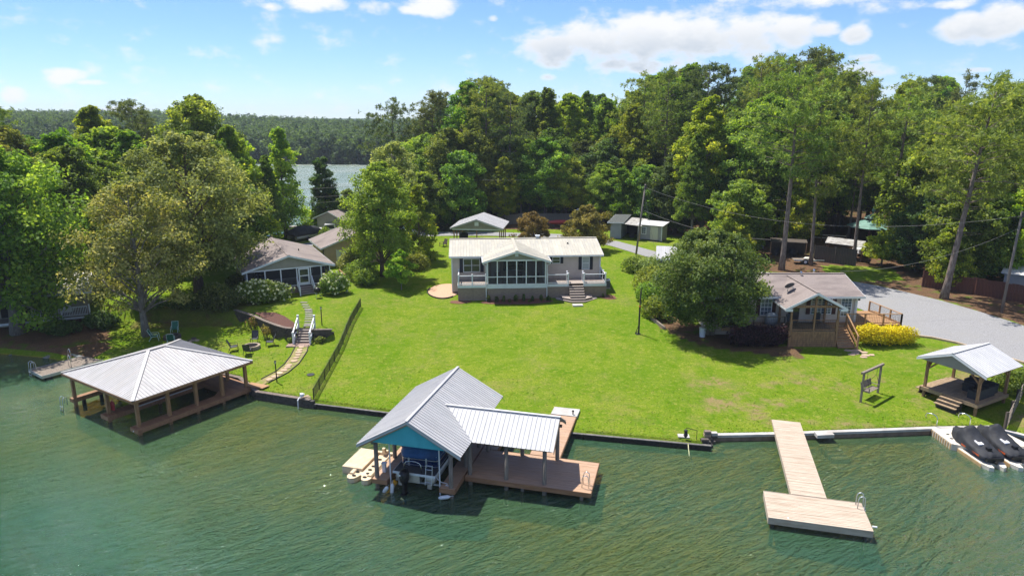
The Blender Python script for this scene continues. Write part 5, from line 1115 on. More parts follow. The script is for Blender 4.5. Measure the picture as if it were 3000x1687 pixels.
    m.cyl((x, -.22, -.86), (x, -.42, -.86), .05, .03); m.build('propeller', 'chrome', ob)
    m = MB(); m.box(x-.16, -.45, .66, x-.04, -.43, .74); m.build('badge', 'trim', ob)
    return t
pontoon_boat()
def rope(name, label, pts, r, mat, cat='rope'):
    o = MB().tube(pts, r, 5).build(name, mat, smooth=True); return tag(o, label, cat)
rope('mooring_rope', 'white mooring rope looped from the pontoon boat to the finger deck', [(-4.35, 34.0, 1.1), (-4.1, 33.75, .85), (-3.85, 33.6, .7), (-3.7, 33.62, .66), (-3.5, 33.5, .66), (-3.6, 33.35, .66), (-3.35, 33.3, .66)], .025, 'fender')
fd = None
for (x, y, z, ax, ay, lb) in ((-6.95, 33.72, .18, .5, .5, 'white fender slanting from the finger deck nearest the floating dock'), (-6.6, 33.78, .18, 0, .12, 'white fender hanging upright inside the boat slip'), (-3.65, 32.95, .18, .3, 1.25, 'white fender lying sideways at the tip of the finger deck')):
    if fd is None:
        t = thing('fender', lb, 'fender', (x, y, z), 0, 'white dock fenders'); m = MB(); m.lathe([(.02, -.36), (.07, -.32), (.105, -.22), (.11, .2), (.075, .3), (.025, .36)], 10); m.build('body', 'fender', t, smooth=True); m = MB(); m.tube([(0, 0, .34), (0, .02, .55)], .012, 5); m.build('line', 'fender', t); fd = t
    else: t = copy_tree(fd, (x, y, z), 0, lb)
    t.rotation_euler = (ax, ay, 0)
# cream floating jet-ski dock beside the boathouse
def cream_float():
    t = thing('floating_dock', 'cream plastic drive-on float with roller holes beside the teal gabled boathouse', 'floating dock', (-7.85, 34.55, .02), R(-15.6))
    m = MB(); m.box(-2.28, .75, -.25, -1.0, 3.05, .42); m.build('float_block', 'float_cream', t, smooth=False)
    g = MB()
    for k in range(16): g.box(-2.26, .8+k*.14, .42, -1.02, .86+k*.14, .428)
    g.build('tread_ribs', 'float_cream', t, kind='stuff')
    m = MB()
    prof = [(-1.62, .1), (-1.5, -.1), (-1.3, -.16), (-1.1, -.08), (-.98, .12), (-.92, .34), (-.82, .34), (-.74, .12), (-.62, -.1), (-.42, -.16), (-.24, -.06), (-.16, .14), (-.12, 3.0), (-1.62, 3.0)]
    m.extr([(x, y, -.2) for x, y in prof], (0, 0, .46)); m.build('cradle', 'float_cream', t)
    for sx in (-1.45, -.32):
        m = MB(); m.extr([(sx-.16, .3, .265), (sx+.16, .3, .265), (sx+.1, .3, .36), (sx-.1, .3, .36)], (0, 2.6, 0)); m.build('cradle_rail', 'float_cream', t)
    for k in range(6):
        for sx in (-1.22, -.55):
            o = MB().lathe([(.12, 0), (.12, .035), (.07, .045), (.06, .02)], 8, (sx + (.09 if sx < -1 else -.09)*(k > 1), .18+k*.42, .262), (1.1, .7)).build('roller', 'rubber', t)
    m = MB(); m.box(-.98, 2.86, .26, -.1, 3.06, .42); m.box(-.72, 2.75, .42, -.40, 3.0, .58); m.extr([(-.62, 2.7, .5), (-.46, 2.7, .5), (-.46, 2.55, .85), (-.62, 2.55, .85)], (0, .18, 0)); m.build('bow_stop', 'float_cream', t)
    return t
cream_float()
t = thing('dock_pedestal', 'short white power pedestal on the finger deck beside the cream float', 'pedestal', (-7.2, 34.9, .62), R(-14)); m = MB(); m.box(-.1, -.08, 0, .1, .08, .5); m.build('body', 'white', t); m = MB(); m.box(-.13, -.11, .5, .13, .11, .58); m.build('cap', 'white', t)

# ================================================================== things on the central lawn
t = thing('lawn_pole', 'tall dark wooden pole with a short crossbar standing on the central lawn', 'pole', G(11.22, 57.7)); m = MB(); m.tube([(0, 0, -.3), (0, 0, 2.5)], .075, 8); m.build('lower_post', 'black_matt', t); m = MB(); m.tube([(0, 0, 2.5), (.04, 0, 4.05)], .058, 8); m.build('upper_post', 'fence_dark', t); m = MB(); m.cyl((.005, 0, 2.47), (.01, 0, 2.62), .082); m.build('band', 'orange', t); m = MB(); m.beam((-.22, 0, 4.2), (.3, 0, 4.16), .03); m.tube([(.04, 0, 4.0), (.04, 0, 4.2)], .015, 5); m.build('crossbar', 'black', t); m = MB(); m.beam((-.05, 0, .75), (-.32, .05, -.05), .05); m.beam((-.02, 0, .35), (-.32, .05, -.02), .04); m.build('brace', 'black_matt', t); m = MB(); m.box(-.25, -.2, -.02, .15, .2, .04); m.build('foot', 'black_matt', t)
# pond pump at the corner of the seawall
t = thing('bank_lamp', 'dark lantern on a bent metal arm at the black seawall corner', 'lamp', G(11.6, 39.35)); m = MB(); m.tube([(0, 0, -.3), (0, 0, .62)], .02, 6); m.tube([(0, 0, .62), (-.7, -.02, .82)], .018, 6); m.build('arm', 'black', t); m = MB(); m.tube([(-.7, -.02, .82), (-.7, -.02, .7)], .012, 5); m.lathe([(.03, .7), (.12, .66), (.1, .5), (.14, .3), (.05, .16)], 8, (-.7, -.02, 0)); m.build('lantern', 'black_matt', t)
o = MB().prism([(-.35, -.2), (.35, -.3), (.4, .2), (-.3, .25)], 0, .06).build('flat_stone', 'concrete_white'); o.location = G(10.85, 39.75, .02); tag(o, 'pale flat stone on the grass by the black seawall corner', 'stone')
rope('yellow_rope', 'frayed yellow rope hanging from the black seawall into the water', [(10.95, 38.85, .35), (10.93, 38.6, .12), (10.9, 38.35, .03), (10.8, 37.9, .02)], .025, 'petal_cream')
rk2 = rock_mesh('submerged_rock', 'stone_pale', 8); rk2.location = (12.7, 39.0, -.28); rk2.scale = (.6, .4, .35); tag(rk2, 'tan rock just under the water beside the seawall corner', 'rock')

# ================================================================== shingled house with timber porch
def gable_roof(parent, x0, x1, y0, y1, ze, zr, mat, th=.09, axis='x', trim='white', ov=.0, rake=.16, nm='roof'):
    """two sloping slabs with ridge along axis, fascia and rake boards"""
    if axis == 'x':
        ym = (y0+y1)/2; m = MB().extr([(x0, y0, ze-th), (x0, ym, zr-th), (x0, y1, ze-th), (x0, y1, ze), (x0, ym, zr), (x0, y0, ze)], (x1-x0, 0, 0)); r = m.build(nm, mat, parent)
        for y, s in ((y0, -1), (y1, 1)): MB().box(x0-.004, y+(s*.03 if s > 0 else -.05), ze-th-.10, x1+.004, y+(.05 if s > 0 else -.03), ze-.01).build('fascia', trim, r)
        for x in (x0-.03, x1+.005): MB().extr([(x, y0-.03, ze-rake-.03), (x, ym, zr-rake), (x, y1+.03, ze-rake-.03), (x, y1+.03, ze-.012), (x, ym, zr-.002), (x, y0-.03, ze-.012)], (.025, 0, 0)).build('rake_board', trim, r)
    else:
        xm = (x0+x1)/2; m = MB().extr([(x0, y0, ze-th), (xm, y0, zr-th), (x1, y0, ze-th), (x1, y0, ze), (xm, y0, zr), (x0, y0, ze)], (0, y1-y0, 0)); r = m.build(nm, mat, parent)
        for x, s in ((x0, -1), (x1, 1)): MB().box(x+(-.05 if s < 0 else .03), y0-.004, ze-th-.10, x+(-.03 if s < 0 else .05), y1+.004, ze-.01).build('fascia', trim, r)
        for y in (y0-.03, y1+.005): MB().extr([(x0-.03, y, ze-rake-.03), (xm, y, zr-rake), (x1+.03, y, ze-rake-.03), (x1+.03, y, ze-.012), (xm, y, zr-.002), (x0-.03, y, ze-.012)], (0, .025, 0)).build('rake_board', trim, r)
    return r
def stairs(parent, x0, x1, ytop, ztop, zbot, n, run, mat, rmat, dirn=-1, stringer=None):
    h_ = (ztop-zbot)/n
    for i in range(n):
        z = ztop-h_*(i+1)+.0; y = ytop+dirn*run*i; ya, yb = sorted((y, y+dirn*run))
        if i < n-0: MB().box(x0, ya-.02, z-.04, x1, yb, z).build('tread', mat, parent)
        MB().box(x0+.02, (yb-.03 if dirn < 0 else ya), z, x1-.02, (yb if dirn < 0 else ya+.03), z+h_-.042).build('riser', rmat, parent)
    for x in (x0-.03, x1): MB().extr([(x, ytop, ztop-.02), (x, ytop+dirn*run*n, zbot+.02), (x, ytop+dirn*run*n, zbot-.25), (x, ytop, ztop-.45)], (.03, 0, 0)).build('stringer', stringer or mat, parent)
def right_house():
    h = thing('porch_house', 'shingle roofed beige house with open timber gable porch and wooden deck', 'house', (0, 0, 0))
    X0, X1, YF, YB = 17.4, 30.3, 57.9, 65.4; FL = 2.5; EV = 4.93; RD = 6.02; mid = (YF+YB)/2
    lapwall(h, (X0, YF, 0), (1, 0, 0), (0, -1, 0), [(0, 1.0), (X1-X0, 1.0), (X1-X0, EV), (0, EV)], 'siding', .13)
    for x, n in ((X0, -1), (X1, 1)): lapwall(h, (x, YF, 0), (0, 1, 0), (n, 0, 0), [(.1, 1), (YB-YF, 1), (YB-YF, EV), (mid-YF, RD-.1), (.1, EV)], 'siding', .13)
    lapwall(h, (X0, YB, 0), (1, 0, 0), (0, 1, 0), [(.1, 1), (X1-X0-.1, 1), (X1-X0-.1, EV), (.1, EV)], 'siding', .13)
    MB().box(X1-.06, YF-.05, 1, X1+.06, YF+.08, EV).build('corner_trim', 'white', h)
    r = gable_roof(h, X0-.3, X1+.45, YF-.45, YB+.45, EV-.02, RD, 'shingle')
    MB().beam((X0-.3, mid, RD+.02), (X1+.45, mid, RD+.02), .3, .03).build('ridge_cap', 'shingle', r)
    for x, y in ((26.6, mid-.35), (28.2, mid+.6)): m = MB(); m.cyl((x, y, RD-.3), (x, y, RD+.25), .06); m.lathe([(.06, .2), (.14, .24), (.1, .34), (.02, .38)], 9, (x, y, RD-.1)); m.build('roof_vent', 'chrome', r)
    # porch roof
    PX0, PX1, PY = 22.85, 27.95, 54.75; pm = (PX0+PX1)/2; PE, PR = 4.58, 5.92
    yb = lambda z: YF-.45 + (z-(EV-.02))/((RD-EV+.02)/(mid-YF+.45)); th = .09
    m = MB()
    for s, xe in ((-1, PX0), (1, PX1)):
        top = [(xe, PY, PE), (pm, PY, PR), (pm, yb(PR)+.1, PR), (xe, YF+.0, PE)]; m.extr([(x, y, z-th) for x, y, z in top], (0, 0, th))
    pr = m.build('porch_roof', 'shingle', h)
    for s, xe in ((-1, PX0), (1, PX1)):
        MB().extr([(pm, PY-.03, PR+.01), (xe+s*.06, PY-.03, PE-.02), (xe+s*.06, PY-.03, PE-.24), (pm, PY-.03, PR-.21)], (0, .028, 0)).build('rake_board', 'white', pr)
        MB().box(min(xe, xe+s*-.55), PY-.035, PE-.26, max(xe, xe-s*.55), PY+.35, PE-.05).build('eave_return', 'white', pr); MB().box(xe+s*.03-.012, PY, PE-.17, xe+s*.03+.012, YF-.1, PE-.02).build('fascia', 'white', pr)
    MB().beam((pm, PY-.03, PR+.015), (pm, yb(PR), PR+.015), .28, .03).build('ridge_cap', 'shingle', pr)
    # porch timber
    PL, PRr, PF = 23.5, 27.45, 55.15
    for x, y in ((PL, PF), (PRr, PF), (PL, 57.6), (PRr, 57.6)): MB().box(x-.075, y-.075, .9, x+.075, y+.075, PE-.05).build('post', 'wood_raw', h)
    MB().box((PL+PRr)/2-.07, PF-.07, FL, (PL+PRr)/2+.07, PF+.07, PR-.2).build('post', 'wood_raw', h)
    MB().box(PL-.2, PF-.09, PE-.02, PRr+.2, PF+.05, PE+.17).build('beam', 'wood_raw', h); MB().box(PL-.05, PF+.1, PE-.05, PL+.06, YF-.1, PE+.1).build('beam', 'wood_raw', h); MB().box(PRr-.06, PF+.1, PE-.05, PRr+.05, YF-.1, PE+.1).build('beam', 'wood_raw', h)
    def hograil(pa, pb, n=1, mat='wood_raw', wire=True):
        pa, pb = Vector(pa), Vector(pb); r_ = MB(); U = Vector((0, 0, .95)); r_.beam(pa+U, pb+U, .12, .04); r_.beam(pa+Vector((0, 0, .12)), pb+Vector((0, 0, .12)), .05, .07); ro = r_.build('railing', mat, h)
        if wire:
            w_ = MB(); L = (pb-pa).length; d = (pb-pa)/L; k = int(L/.15)
            for i in range(k): q = pa+d*(L*(i+.5)/k); w_.box(q.x-.005, q.y-.005, q.z+.14, q.x+.005, q.y+.005, q.z+.93)
            for j in range(5): w_.beam(pa+Vector((0, 0, .25+j*.15)), pb+Vector((0, 0, .25+j*.15)), .01)
            w_.build('wire_panel', 'black', ro, kind='stuff')
        for i in range(n+1): q = pa.lerp(pb, i/n); MB().box(q.x-.06, q.y-.06, q.z-.25, q.x+.06, q.y+.06, q.z+.93).build('rail_post', mat, h)
    hograil((PL+.08, PF, FL), (PRr-.08, PF, FL), 1)
    planks('porch_boards', 'wood_new', h, PL-.06, PRr+.06, PF-.06, YF-.12, FL, .14, along='y')
    # skirting under porch: boards by panel
    for a, b in ((PL, 24.45), (24.45, 25.47), (25.47, 26.45), (26.45, PRr)):
        s = MB(); z = .85
        while z < FL-.3: s.box(a+.04, PF-.03, z, b-.04, PF+.0, min(z+.15, FL-.29)); z += .17
        s.build('skirting_panel', 'wood_raw', h)
        MB().box(a-.05, PF-.055, .8, a+.05, PF-.031, FL-.3).build('batten', 'wood_raw', h)
    MB().box(PL-.1, PF-.06, FL-.28, PRr+.1, PF-.02, FL-.02).build('rim_board', 'wood_raw', h)
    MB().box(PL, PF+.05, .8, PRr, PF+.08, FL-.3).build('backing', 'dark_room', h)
    # gallery towards the crape myrtle
    planks('gallery_boards', 'wood_new', h, 18.0, PL-.07, 56.1, YF-.12, FL, .14, along='x'); hograil((18.1, 56.15, FL), (PL-.1, 56.15, FL), 2, 'fence_dark')
    MB().box(18.0, 56.08, FL-.28, PL-.08, 56.11, FL-.03).build('rim_board', 'wood_raw', h)
    # sunny deck on the drive side
    dx0, dx1, dy0, dy1 = PRr+.08, 34.0, 57.0, 61.4
    planks('deck_boards', 'wood_stained', h, dx0, X1+.1, dy0, YF-.12, FL, .14, along='x', seed=3); planks('deck_boards', 'wood_stained', h, X1+.14, dx1, dy0, dy1, FL, .14, along='x', seed=4); MB().box(dx0, dy0-.04, FL-.28, dx1, dy0-.005, FL-.02).build('rim_board', 'wood_stained', h); MB().box(dx1, dy0, FL-.28, dx1+.03, dy1, FL-.02).build('rim_board', 'wood_stained', h)
    for x in (28.9, 31, 33.8):
        for y in (57.15, 61.2): MB().box(x-.07, y-.07, .8, x+.07, y+.07, FL-.05).build('deck_leg', 'wood_raw', h)
    hograil((29.2, dy0+.06, FL), (dx1-.06, dy0+.06, FL), 3, 'wood_stained'); hograil((dx1-.06, dy0+.06, FL), (33.3, dy1-.1, FL), 3, 'wood_stained')
    # windows and doors
    F = Fr((0, YF-.026, 0), (1, 0, 0), (0, -1, 0))
    window(h, F, 26.35, 27.15, FL+.75, FL+2.1, 3, 6, 'white', 'pane_sky'); window(h, F, 27.25, 28.05, FL+.75, FL+2.1, 3, 6, 'white', 'pane_sky'); [MB().box(x, YF-.08, FL+.7, x+.34, YF-.027, FL+2.16).build('shutter', 'shutter_red', h) for x in (25.88, 28.15)]
    window(h, F, 28.95, 29.8, FL+.55, FL+2.12, 3, 6, 'white', 'pane_sky')
    window(h, F, 18.5, 19.4, FL+.65, FL+2.05, 1, 2, 'white', 'pane_blind', 'shutter_red', .34); window(h, F, 21.9, 22.8, FL+.65, FL+2.05, 3, 4, 'white', 'pane_sky', 'shutter_red', .36)
    d = MB().box(24.35, YF-.08, FL+.02, 25.3, YF-.028, FL+2.1).build('door', 'interior', h); MB().box(24.45, YF-.09, FL+.9, 25.2, YF-.081, FL+2.0).build('pane', 'pane', d); MB().cyl((25.22, YF-.14, FL+1), (25.22, YF-.08, FL+1), .03).build('handle', 'chrome', d)
    # stair with hand rail
    stairs(h, 27.62, 29.0, dy0-.03, FL, 1.18, 8, .28, 'wood_stained', 'wood_new')
    m = MB(); m.beam((29.12, dy0, FL+.98), (29.12, dy0-2.3, 1.18+1.0), .1, .07); m.beam((29.12, dy0, FL+.2), (29.12, dy0-2.3, 1.18+.25), .04, .2); m.build('stair_rail', 'wood_stained', h); w_ = MB()
    for k in range(9): t_ = (k+.5)/9; y = dy0-2.3*t_; z = FL-(FL-1.18)*t_; w_.box(29.11, y-.02, z+.15, 29.13, y+.02, z+.95)
    w_.build('stair_balusters', 'black', h, kind='stuff')
    for y, z in ((dy0-.05, FL), (dy0-2.3, 1.18)): MB().box(29.05, y-.07, z-.3, 29.19, y+.07, z+1.0).build('rail_post', 'wood_stained', h)
    m = MB(); m.tube([(X1-.25, YF-.5, EV-.2), (X1-.15, YF-.08, EV-.5), (X1-.15, YF-.08, FL)], .04, 6); m.build('downspout', 'white', h)
    MB().box(X1+.2, YF+.4, EV-.62, X1+.5, YF+.7, EV-.2).build('wall_lamp', 'black', h)
    return h
right_house()
# satellite dish on the shingle roof
t = thing('satellite_dish', 'dark satellite dish on the shingled porch roof', 'satellite dish', (24.1, 57.9, 5.32), R(20)); m = MB(); m.tube([(0, 0, -.15), (0, -.05, .25), (0, -.18, .42)], .03, 6); m.build('mast', 'alu', t); m = MB()
for i, (r_, d_) in enumerate([(.02, .10), (.2, .085), (.36, .045), (.46, 0)]):
    for k in range(14): a = 2*math.pi*k/14; m.v.append((r_*math.cos(a)*1.1, -.2-.55*d_*0-r_*math.sin(a)*.45-d_*.8, .52+r_*math.sin(a)*.62-d_*.5))
for i in range(3):
    for k in range(14): m.f.append((i*14+k, i*14+(k+1) % 14, (i+1)*14+(k+1) % 14, (i+1)*14+k))
m.f.append(tuple(range(14))); m.build('reflector', 'grey_vinyl', t, smooth=True); m = MB(); m.tube([(0, -.25, .2), (0, -.62, .42)], .02, 5); m.box(-.06, -.7, .38, .06, -.58, .48); m.build('feed_arm', 'alu', t)
# porch chairs inside
for i, (x, y) in enumerate(((24.2, 56.6), (26.4, 56.9))):
    t = thing('patio_chair', ('dark patio chair in the timber porch, by the door', 'dark patio chair in the timber porch, near the stair')[i], 'chair', (x, y, 2.5), .4-i); m = MB(); m.box(-.28, -.28, .38, .28, .28, .44); m.build('seat', 'grey_sling', t); m = MB(); m.extr([(-.28, .24, .42), (-.28, .4, 1.0), (-.28, .44, 1.0), (-.28, .29, .42)], (.56, 0, 0)); m.build('backrest', 'grey_sling', t)
    for sx in (-.27, .24):
        for sy in (-.27, .24): m = MB(); m.box(sx, sy, 0, sx+.03, sy+.03, .4); m.build('leg', 'black', t)
t = thing('grill_cover', 'grey covered grill on the gallery of the shingled house', 'grill', (22.6, 57.1, 2.5)); m = MB(); m.lathe([(.42, 0), (.44, .6), (.4, .9), (.25, 1.05), (.05, 1.1)], 12, (0, 0, 0), (1.3, .8)); m.build('cover', 'siding_grey', t, smooth=True)
put(shrub('golden_shrub', 'bright yellow trimmed shrub beside the wooden stair', 'leaf_yellow', 2.45, 1.0, 1.75, 71, 9000, .16, cat='shrub', lumps=26, box=1), 31.75, 55.6)
put(shrub('loropetalum_bush', 'dark purple hedge bush under the gallery railing', 'leaf_purple', 2.5, .9, 1.9, 72, 8000, .17, cat='shrub', lumps=24, box=1), 20.9, 55.15)
o = thing('white_bucket', 'white plastic bucket standing under the crape myrtle', 'bucket', G(16.75, 57.3)); m = MB(); m.lathe([(.24, 0), (.29, .75), (.31, .77), (.31, .83), (.28, .83)], 14); m.build('body', 'fender', o, smooth=False); m = MB(); m.lathe([(.31, .83), (.31, .86), (.05, .87)], 14); m.build('lid', 'white', o)
fg = random.Random(4)
for i, (x, y, s_) in enumerate([(28.3,54.35,.42),(28.95,54.3,.45),(28.55,53.75,.40),(29.35,53.95,.34),(29.2,53.35,.42),(28.1,53.5,.33),(29.75,53.45,.3),(28.85,52.95,.35)]):
    pts = [(x+s_*fg.uniform(.75, 1.1)*math.cos(2*math.pi*k/6+.3*i), y+s_*fg.uniform(.55, .85)*math.sin(2*math.pi*k/6+.3*i)) for k in range(6)]; z = hz(x, y); o = MB().prism(pts, z-.08, z+.035).build('flagstone', 'flag'); tag(o, 'irregular tan flagstone at the foot of the wooden stair', 'flagstone', 'flagstones below the wooden stair')
for i, (px_, py_, lb, mt, rx, h_, sd) in enumerate([(14.4,78.6,'dark rounded bush beside the utility pole lane','leaf_oak',1.5,1.9,73),(16.2,77.0,'silvery grey bush before the small white roofed shed','leaf_grey',2.0,2.3,74),(13.9,66.5,'low green bush at the edge of the crape myrtle bed','leaf_mid',1.5,2.0,75),(13.6,62.0,'leafy green bush against the low timber edging','leaf_mid',1.4,2.1,76),(14.6,70.8,'dark green bush under the crape myrtle towards the shed','leaf_oak',1.8,2.4,77)]):
    put(shrub('garden_bush', lb, mt, rx, rx*.9, h_, sd, 3600, .2, lumps=11), px_, py_)
t = thing('bed_edging', 'weathered timber edging round the crape myrtle bed', 'edging')
for (a, b) in (((13.0, 64.6), (13.15, 61.4)), ((13.15, 61.4), (13.8, 58.9))): m = MB(); m.beam(G(*a, .12), G(*b, .12), .16, .3); m.build('timber', 'wood_grey', t)
# kerb of the gravel drive
t = thing('drive_edging', 'pale timber edging along the gravel drive behind the open pavilion', 'edging')
for a, b in (((34.2, 57.4), (36.3, 56.3)), ((36.3, 56.3), (37.7, 54.9)), ((37.7, 54.9), (38.9, 52.8)), ((38.9, 52.8), (40.2, 50.6)), ((40.2, 50.6), (43, 47.6))): m = MB(); m.beam(G(*a, .06), G(*b, .06), .16, .2); m.build('timber', 'stone_pale', t)

# ================================================================== open pavilion, swing, rail fence
def pavilion():
    A = math.atan2(-.875, .485); t = thing('pavilion', 'open timber pavilion with white metal gable roof on a raised deck', 'pavilion', (29.6, 45.8, .7), A)
    Wd, D, DZ, EV, RD = 3.5, 3.55, .62, 2.75, 3.72; cx = Wd/2
    planks('deck_boards', 'wood_new', t, -.15, Wd+.15, -.15, D+.15, DZ, .14, along='x'); m = MB(); m.box(-.18, -.18, DZ-.26, Wd+.18, -.152, DZ-.01); m.box(-.18, D+.152, DZ-.26, Wd+.18, D+.18, DZ-.01); m.box(-.18, -.15, DZ-.26, -.152, D+.15, DZ-.01); m.box(Wd+.152, -.15, DZ-.26, Wd+.18, D+.15, DZ-.01); m.build('rim_board', 'wood_new', t)
    for x, y in ((0, 0), (Wd, 0), (0, D), (Wd, D)): MB().box(x-.08, y-.08, -.4, x+.08, y+.08, EV-.02).build('post', 'wood_raw', t)
    for x in (0, Wd): MB().box(x-.07, -.4, EV-.02, x+.07, D+.4, EV+.15).build('beam', 'wood_raw', t)
    for y in (0, D):
        MB().box(-.2, y-.06, EV-.2, Wd+.2, y+.06, EV-.021).build('beam', 'wood_raw', t)
        for x, s in ((0, 1), (Wd, -1)): MB().beam((x+s*.05, y, EV-.75), (x+s*.65, y, EV-.15), .09, .11).build('brace', 'wood_raw', t)
    for x in (0, Wd):
        for y, s in ((0, 1), (D, -1)): MB().beam((x, y+s*.05, EV-.75), (x, y+s*.65, EV-.1), .09, .11).build('brace', 'wood_raw', t)
    hw = cx+.55; y0, y1 = -.5, D+.5; ze = EV+.02
    rf = MB().extr([(cx-hw, y0, ze-.06), (cx, y0, RD-.06), (cx+hw, y0, ze-.06), (cx+hw, y0, ze-.01), (cx, y0, RD-.01), (cx-hw, y0, ze-.01)], (0, y1-y0, 0)).build('roof', 'wood_raw', t)
    roof_panels(rf, [(cx-hw-.03, y1, ze), (cx-hw-.03, y0-.03, ze), (cx, y0-.03, RD), (cx, y1, RD)], .235, 'galv_white', .012, .025); roof_panels(rf, [(cx+hw+.03, y0-.03, ze), (cx+hw+.03, y1, ze), (cx, y1, RD), (cx, y0-.03, RD)], .235, 'galv_white', .012, .025)
    MB().beam((cx, y0-.04, RD+.045), (cx, y1+.02, RD+.04), .16, .025).build('ridge_cap', 'galv_white', rf)
    for yy in (y0-.03, y1):
        for s in (-1, 1): MB().extr([(cx, yy, RD-.02), (cx+s*(hw+.02), yy, ze-.02), (cx+s*(hw+.02), yy, ze-.17), (cx, yy, RD-.17)], (0, .025, 0)).build('rake_board', 'white', rf)
    for yy, n in ((y0+.1, -1), (y1-.1, 1)): lapwall(t, (0, yy, 0), (1, 0, 0), (0, n, 0), [(-.35, EV-.06), (Wd+.35, EV-.06), (cx, RD-.16)], 'siding_olive', .13, 'gable', thick=.03)
    # steps front and side
    for k in range(3): MB().box(1.3, -.45-.3*k, DZ-.17*(k+1)-.05, 2.75, -.19-.3*k, DZ-.17*(k+1)).build('step', 'wood_new', t); MB().box(1.32, -.21-.3*k, -.4, 2.73, -.19-.3*k, DZ-.17*k-.06).build('riser', 'fence_dark', t)
    for k in range(2): MB().box(-.5-.32*k, .3, DZ-.19*(k+1)-.05, -.19-.32*k, D+.1, DZ-.19*(k+1)).build('step', 'wood_new', t); MB().box(-.21-.32*k, .32, -.4, -.19-.32*k, D+.08, DZ-.19*k-.06).build('riser', 'fence_dark', t)
    return t, A
pav, pavA = pavilion()
def in_frame(lx, ly, lz, o=(29.6, 45.8, .7), A=None):
    A = pavA if A is None else A; return (o[0]+lx*math.cos(A)-ly*math.sin(A), o[1]+lx*math.sin(A)+ly*math.cos(A), o[2]+lz)
def sofa(label, loc, rz, L):
    t = thing('wicker_sofa', label, 'sofa', loc, rz); m = MB(); m.box(-L/2, -.38, 0, L/2, .38, .30); m.build('base', 'wicker', t); m = MB(); m.box(-L/2, .24, .30, L/2, .38, .68); m.build('backrest', 'wicker', t)
    for s in (-1, 1): m = MB(); xa = s*L/2; m.box(min(xa, xa-s*.14), -.38, .30, max(xa, xa-s*.14), .24, .55); m.build('armrest', 'wicker', t)
    n = max(2, round(L/.8))
    for k in range(n): w_ = (L-.3)/n; x = -L/2+.15+k*w_; m = MB(); m.box(x+.01, -.36, .30, x+w_-.01, .22, .43); m.build('cushion', 'cushion', t)
    return t
sofa('dark wicker sofa along the inner edge of the pavilion deck', in_frame(2.2, 2.95, .62), pavA, 1.9); sofa('dark wicker sofa against the outer rail of the pavilion deck', in_frame(2.95, 1.55, .62), pavA-R(90), 2.0)
t = thing('wicker_table', 'low round wicker table between the two pavilion sofas', 'table', in_frame(1.9, 1.9, .62)); m = MB(); m.lathe([(.34, 0), (.36, .38), (.40, .40), (.40, .44), (.02, .45)], 14); m.build('drum', 'wicker', t)
def swing():
    a = Vector((24.62, 44.85)); b = Vector((26.6, 46.35)); A = math.atan2(b.y-a.y, b.x-a.x); L = (b-a).length
    t = thing('garden_swing', 'wooden bench swing hanging from a two-post frame on the lawn', 'swing', (a.x, a.y, .72), A)
    for x in (0, L): MB().box(x-.06, -.06, -.4, x+.06, .06, 1.95).build('post', 'wood_grey', t)
    MB().box(-.3, -.08, 1.95, L+.3, .08, 2.09).build('top_beam', 'wood_grey', t)
    s0, s1 = L/2-.75, L/2+.75
    for k in range(5): MB().box(s0, -.28+k*.11, .47, s1, -.19+k*.11, .49).build('seat_slat', 'wood_grey', t)
    for k in range(5): MB().extr([(s0, .28+k*.022, .55+k*.1), (s1, .28+k*.022, .55+k*.1), (s1, .30+k*.022, .55+k*.1), (s0, .30+k*.022, .55+k*.1)], (0, .018, .085)).build('back_slat', 'wood_grey', t)
    for x in (s0+.04, s1-.08):
        MB().box(x, -.3, .41, x+.05, .3, .468).build('seat_rail', 'wood_grey', t); MB().box(x-.04, -.3, .70, x+.06, .3, .73).build('armrest', 'wood_grey', t); MB().box(x, -.28, .49, x+.05, -.22, .70).build('arm_post', 'wood_grey', t)
        m = MB(); m.tube([(x, -.25, .72), (x, -.02, 1.4), (x, 0, 1.95)], .012, 5); m.tube([(x, .36, .9), (x, .02, 1.4)], .012, 5); m.build('chain', 'wire', t)
swing()
def rail_fence():
    t = thing('rail_fence', 'weathered four-rail timber fence running down to the white seawall corner', 'fence')
    pts = [(31.95, 40.75), (33.4, 42.3), (34.9, 43.9), (36.4, 45.5), (37.9, 47.1)]
    for x, y in pts: z = hz(x, y); MB().box(x-.07, y-.07, z-.4, x+.07, y+.07, z+1.25).build('post', 'fence_dark', t)
    for a, b in zip(pts, pts[1:]):
        for k in range(5): MB().beam(G(a[0]+.05, a[1]-.05, .2+k*.23), G(b[0]+.05, b[1]-.05, .2+k*.23), .04, .10).build('rail', 'wood_grey', t)
rail_fence()
put(shrub('corner_bush', 'glossy green bush behind the four-rail timber fence', 'leaf_oak', 1.25, 1.2, 2.0, 78, 3600, .18, lumps=10), 36.0, 45.9)

# ================================================================== plain T-shaped dock, underwater steps, personal watercraft
A = math.atan2(-1.2, 4.65)
tdk = thing('wooden_dock', 'bleached plain wooden T-shaped dock reaching out from the white seawall', 'dock', (12.84, 30.4, 0), A)
planks('platform_boards', 'wood_bleached', tdk, .03, 4.78, .03, 2.57, .6, .14, along='x', seed=21); planks('walkway_boards', 'wood_bleached', tdk, 1.42, 3.12, 2.62, 12.15, .61, .14, along='x', seed=22)
m = MB(); m.box(0, 0, .24, 4.81, .03, .6); m.box(0, 2.572, .24, 4.81, 2.60, .6); m.box(0, .031, .24, .028, 2.571, .6); m.box(4.782, .031, .24, 4.81, 2.571, .6); m.build('rim_board', 'wood_bleached', tdk); m = MB(); m.box(1.39, 2.61, .3, 1.418, 12.16, .60); m.box(3.122, 2.61, .3, 3.15, 12.16, .60); m.build('side_board', 'wood_bleached', tdk)
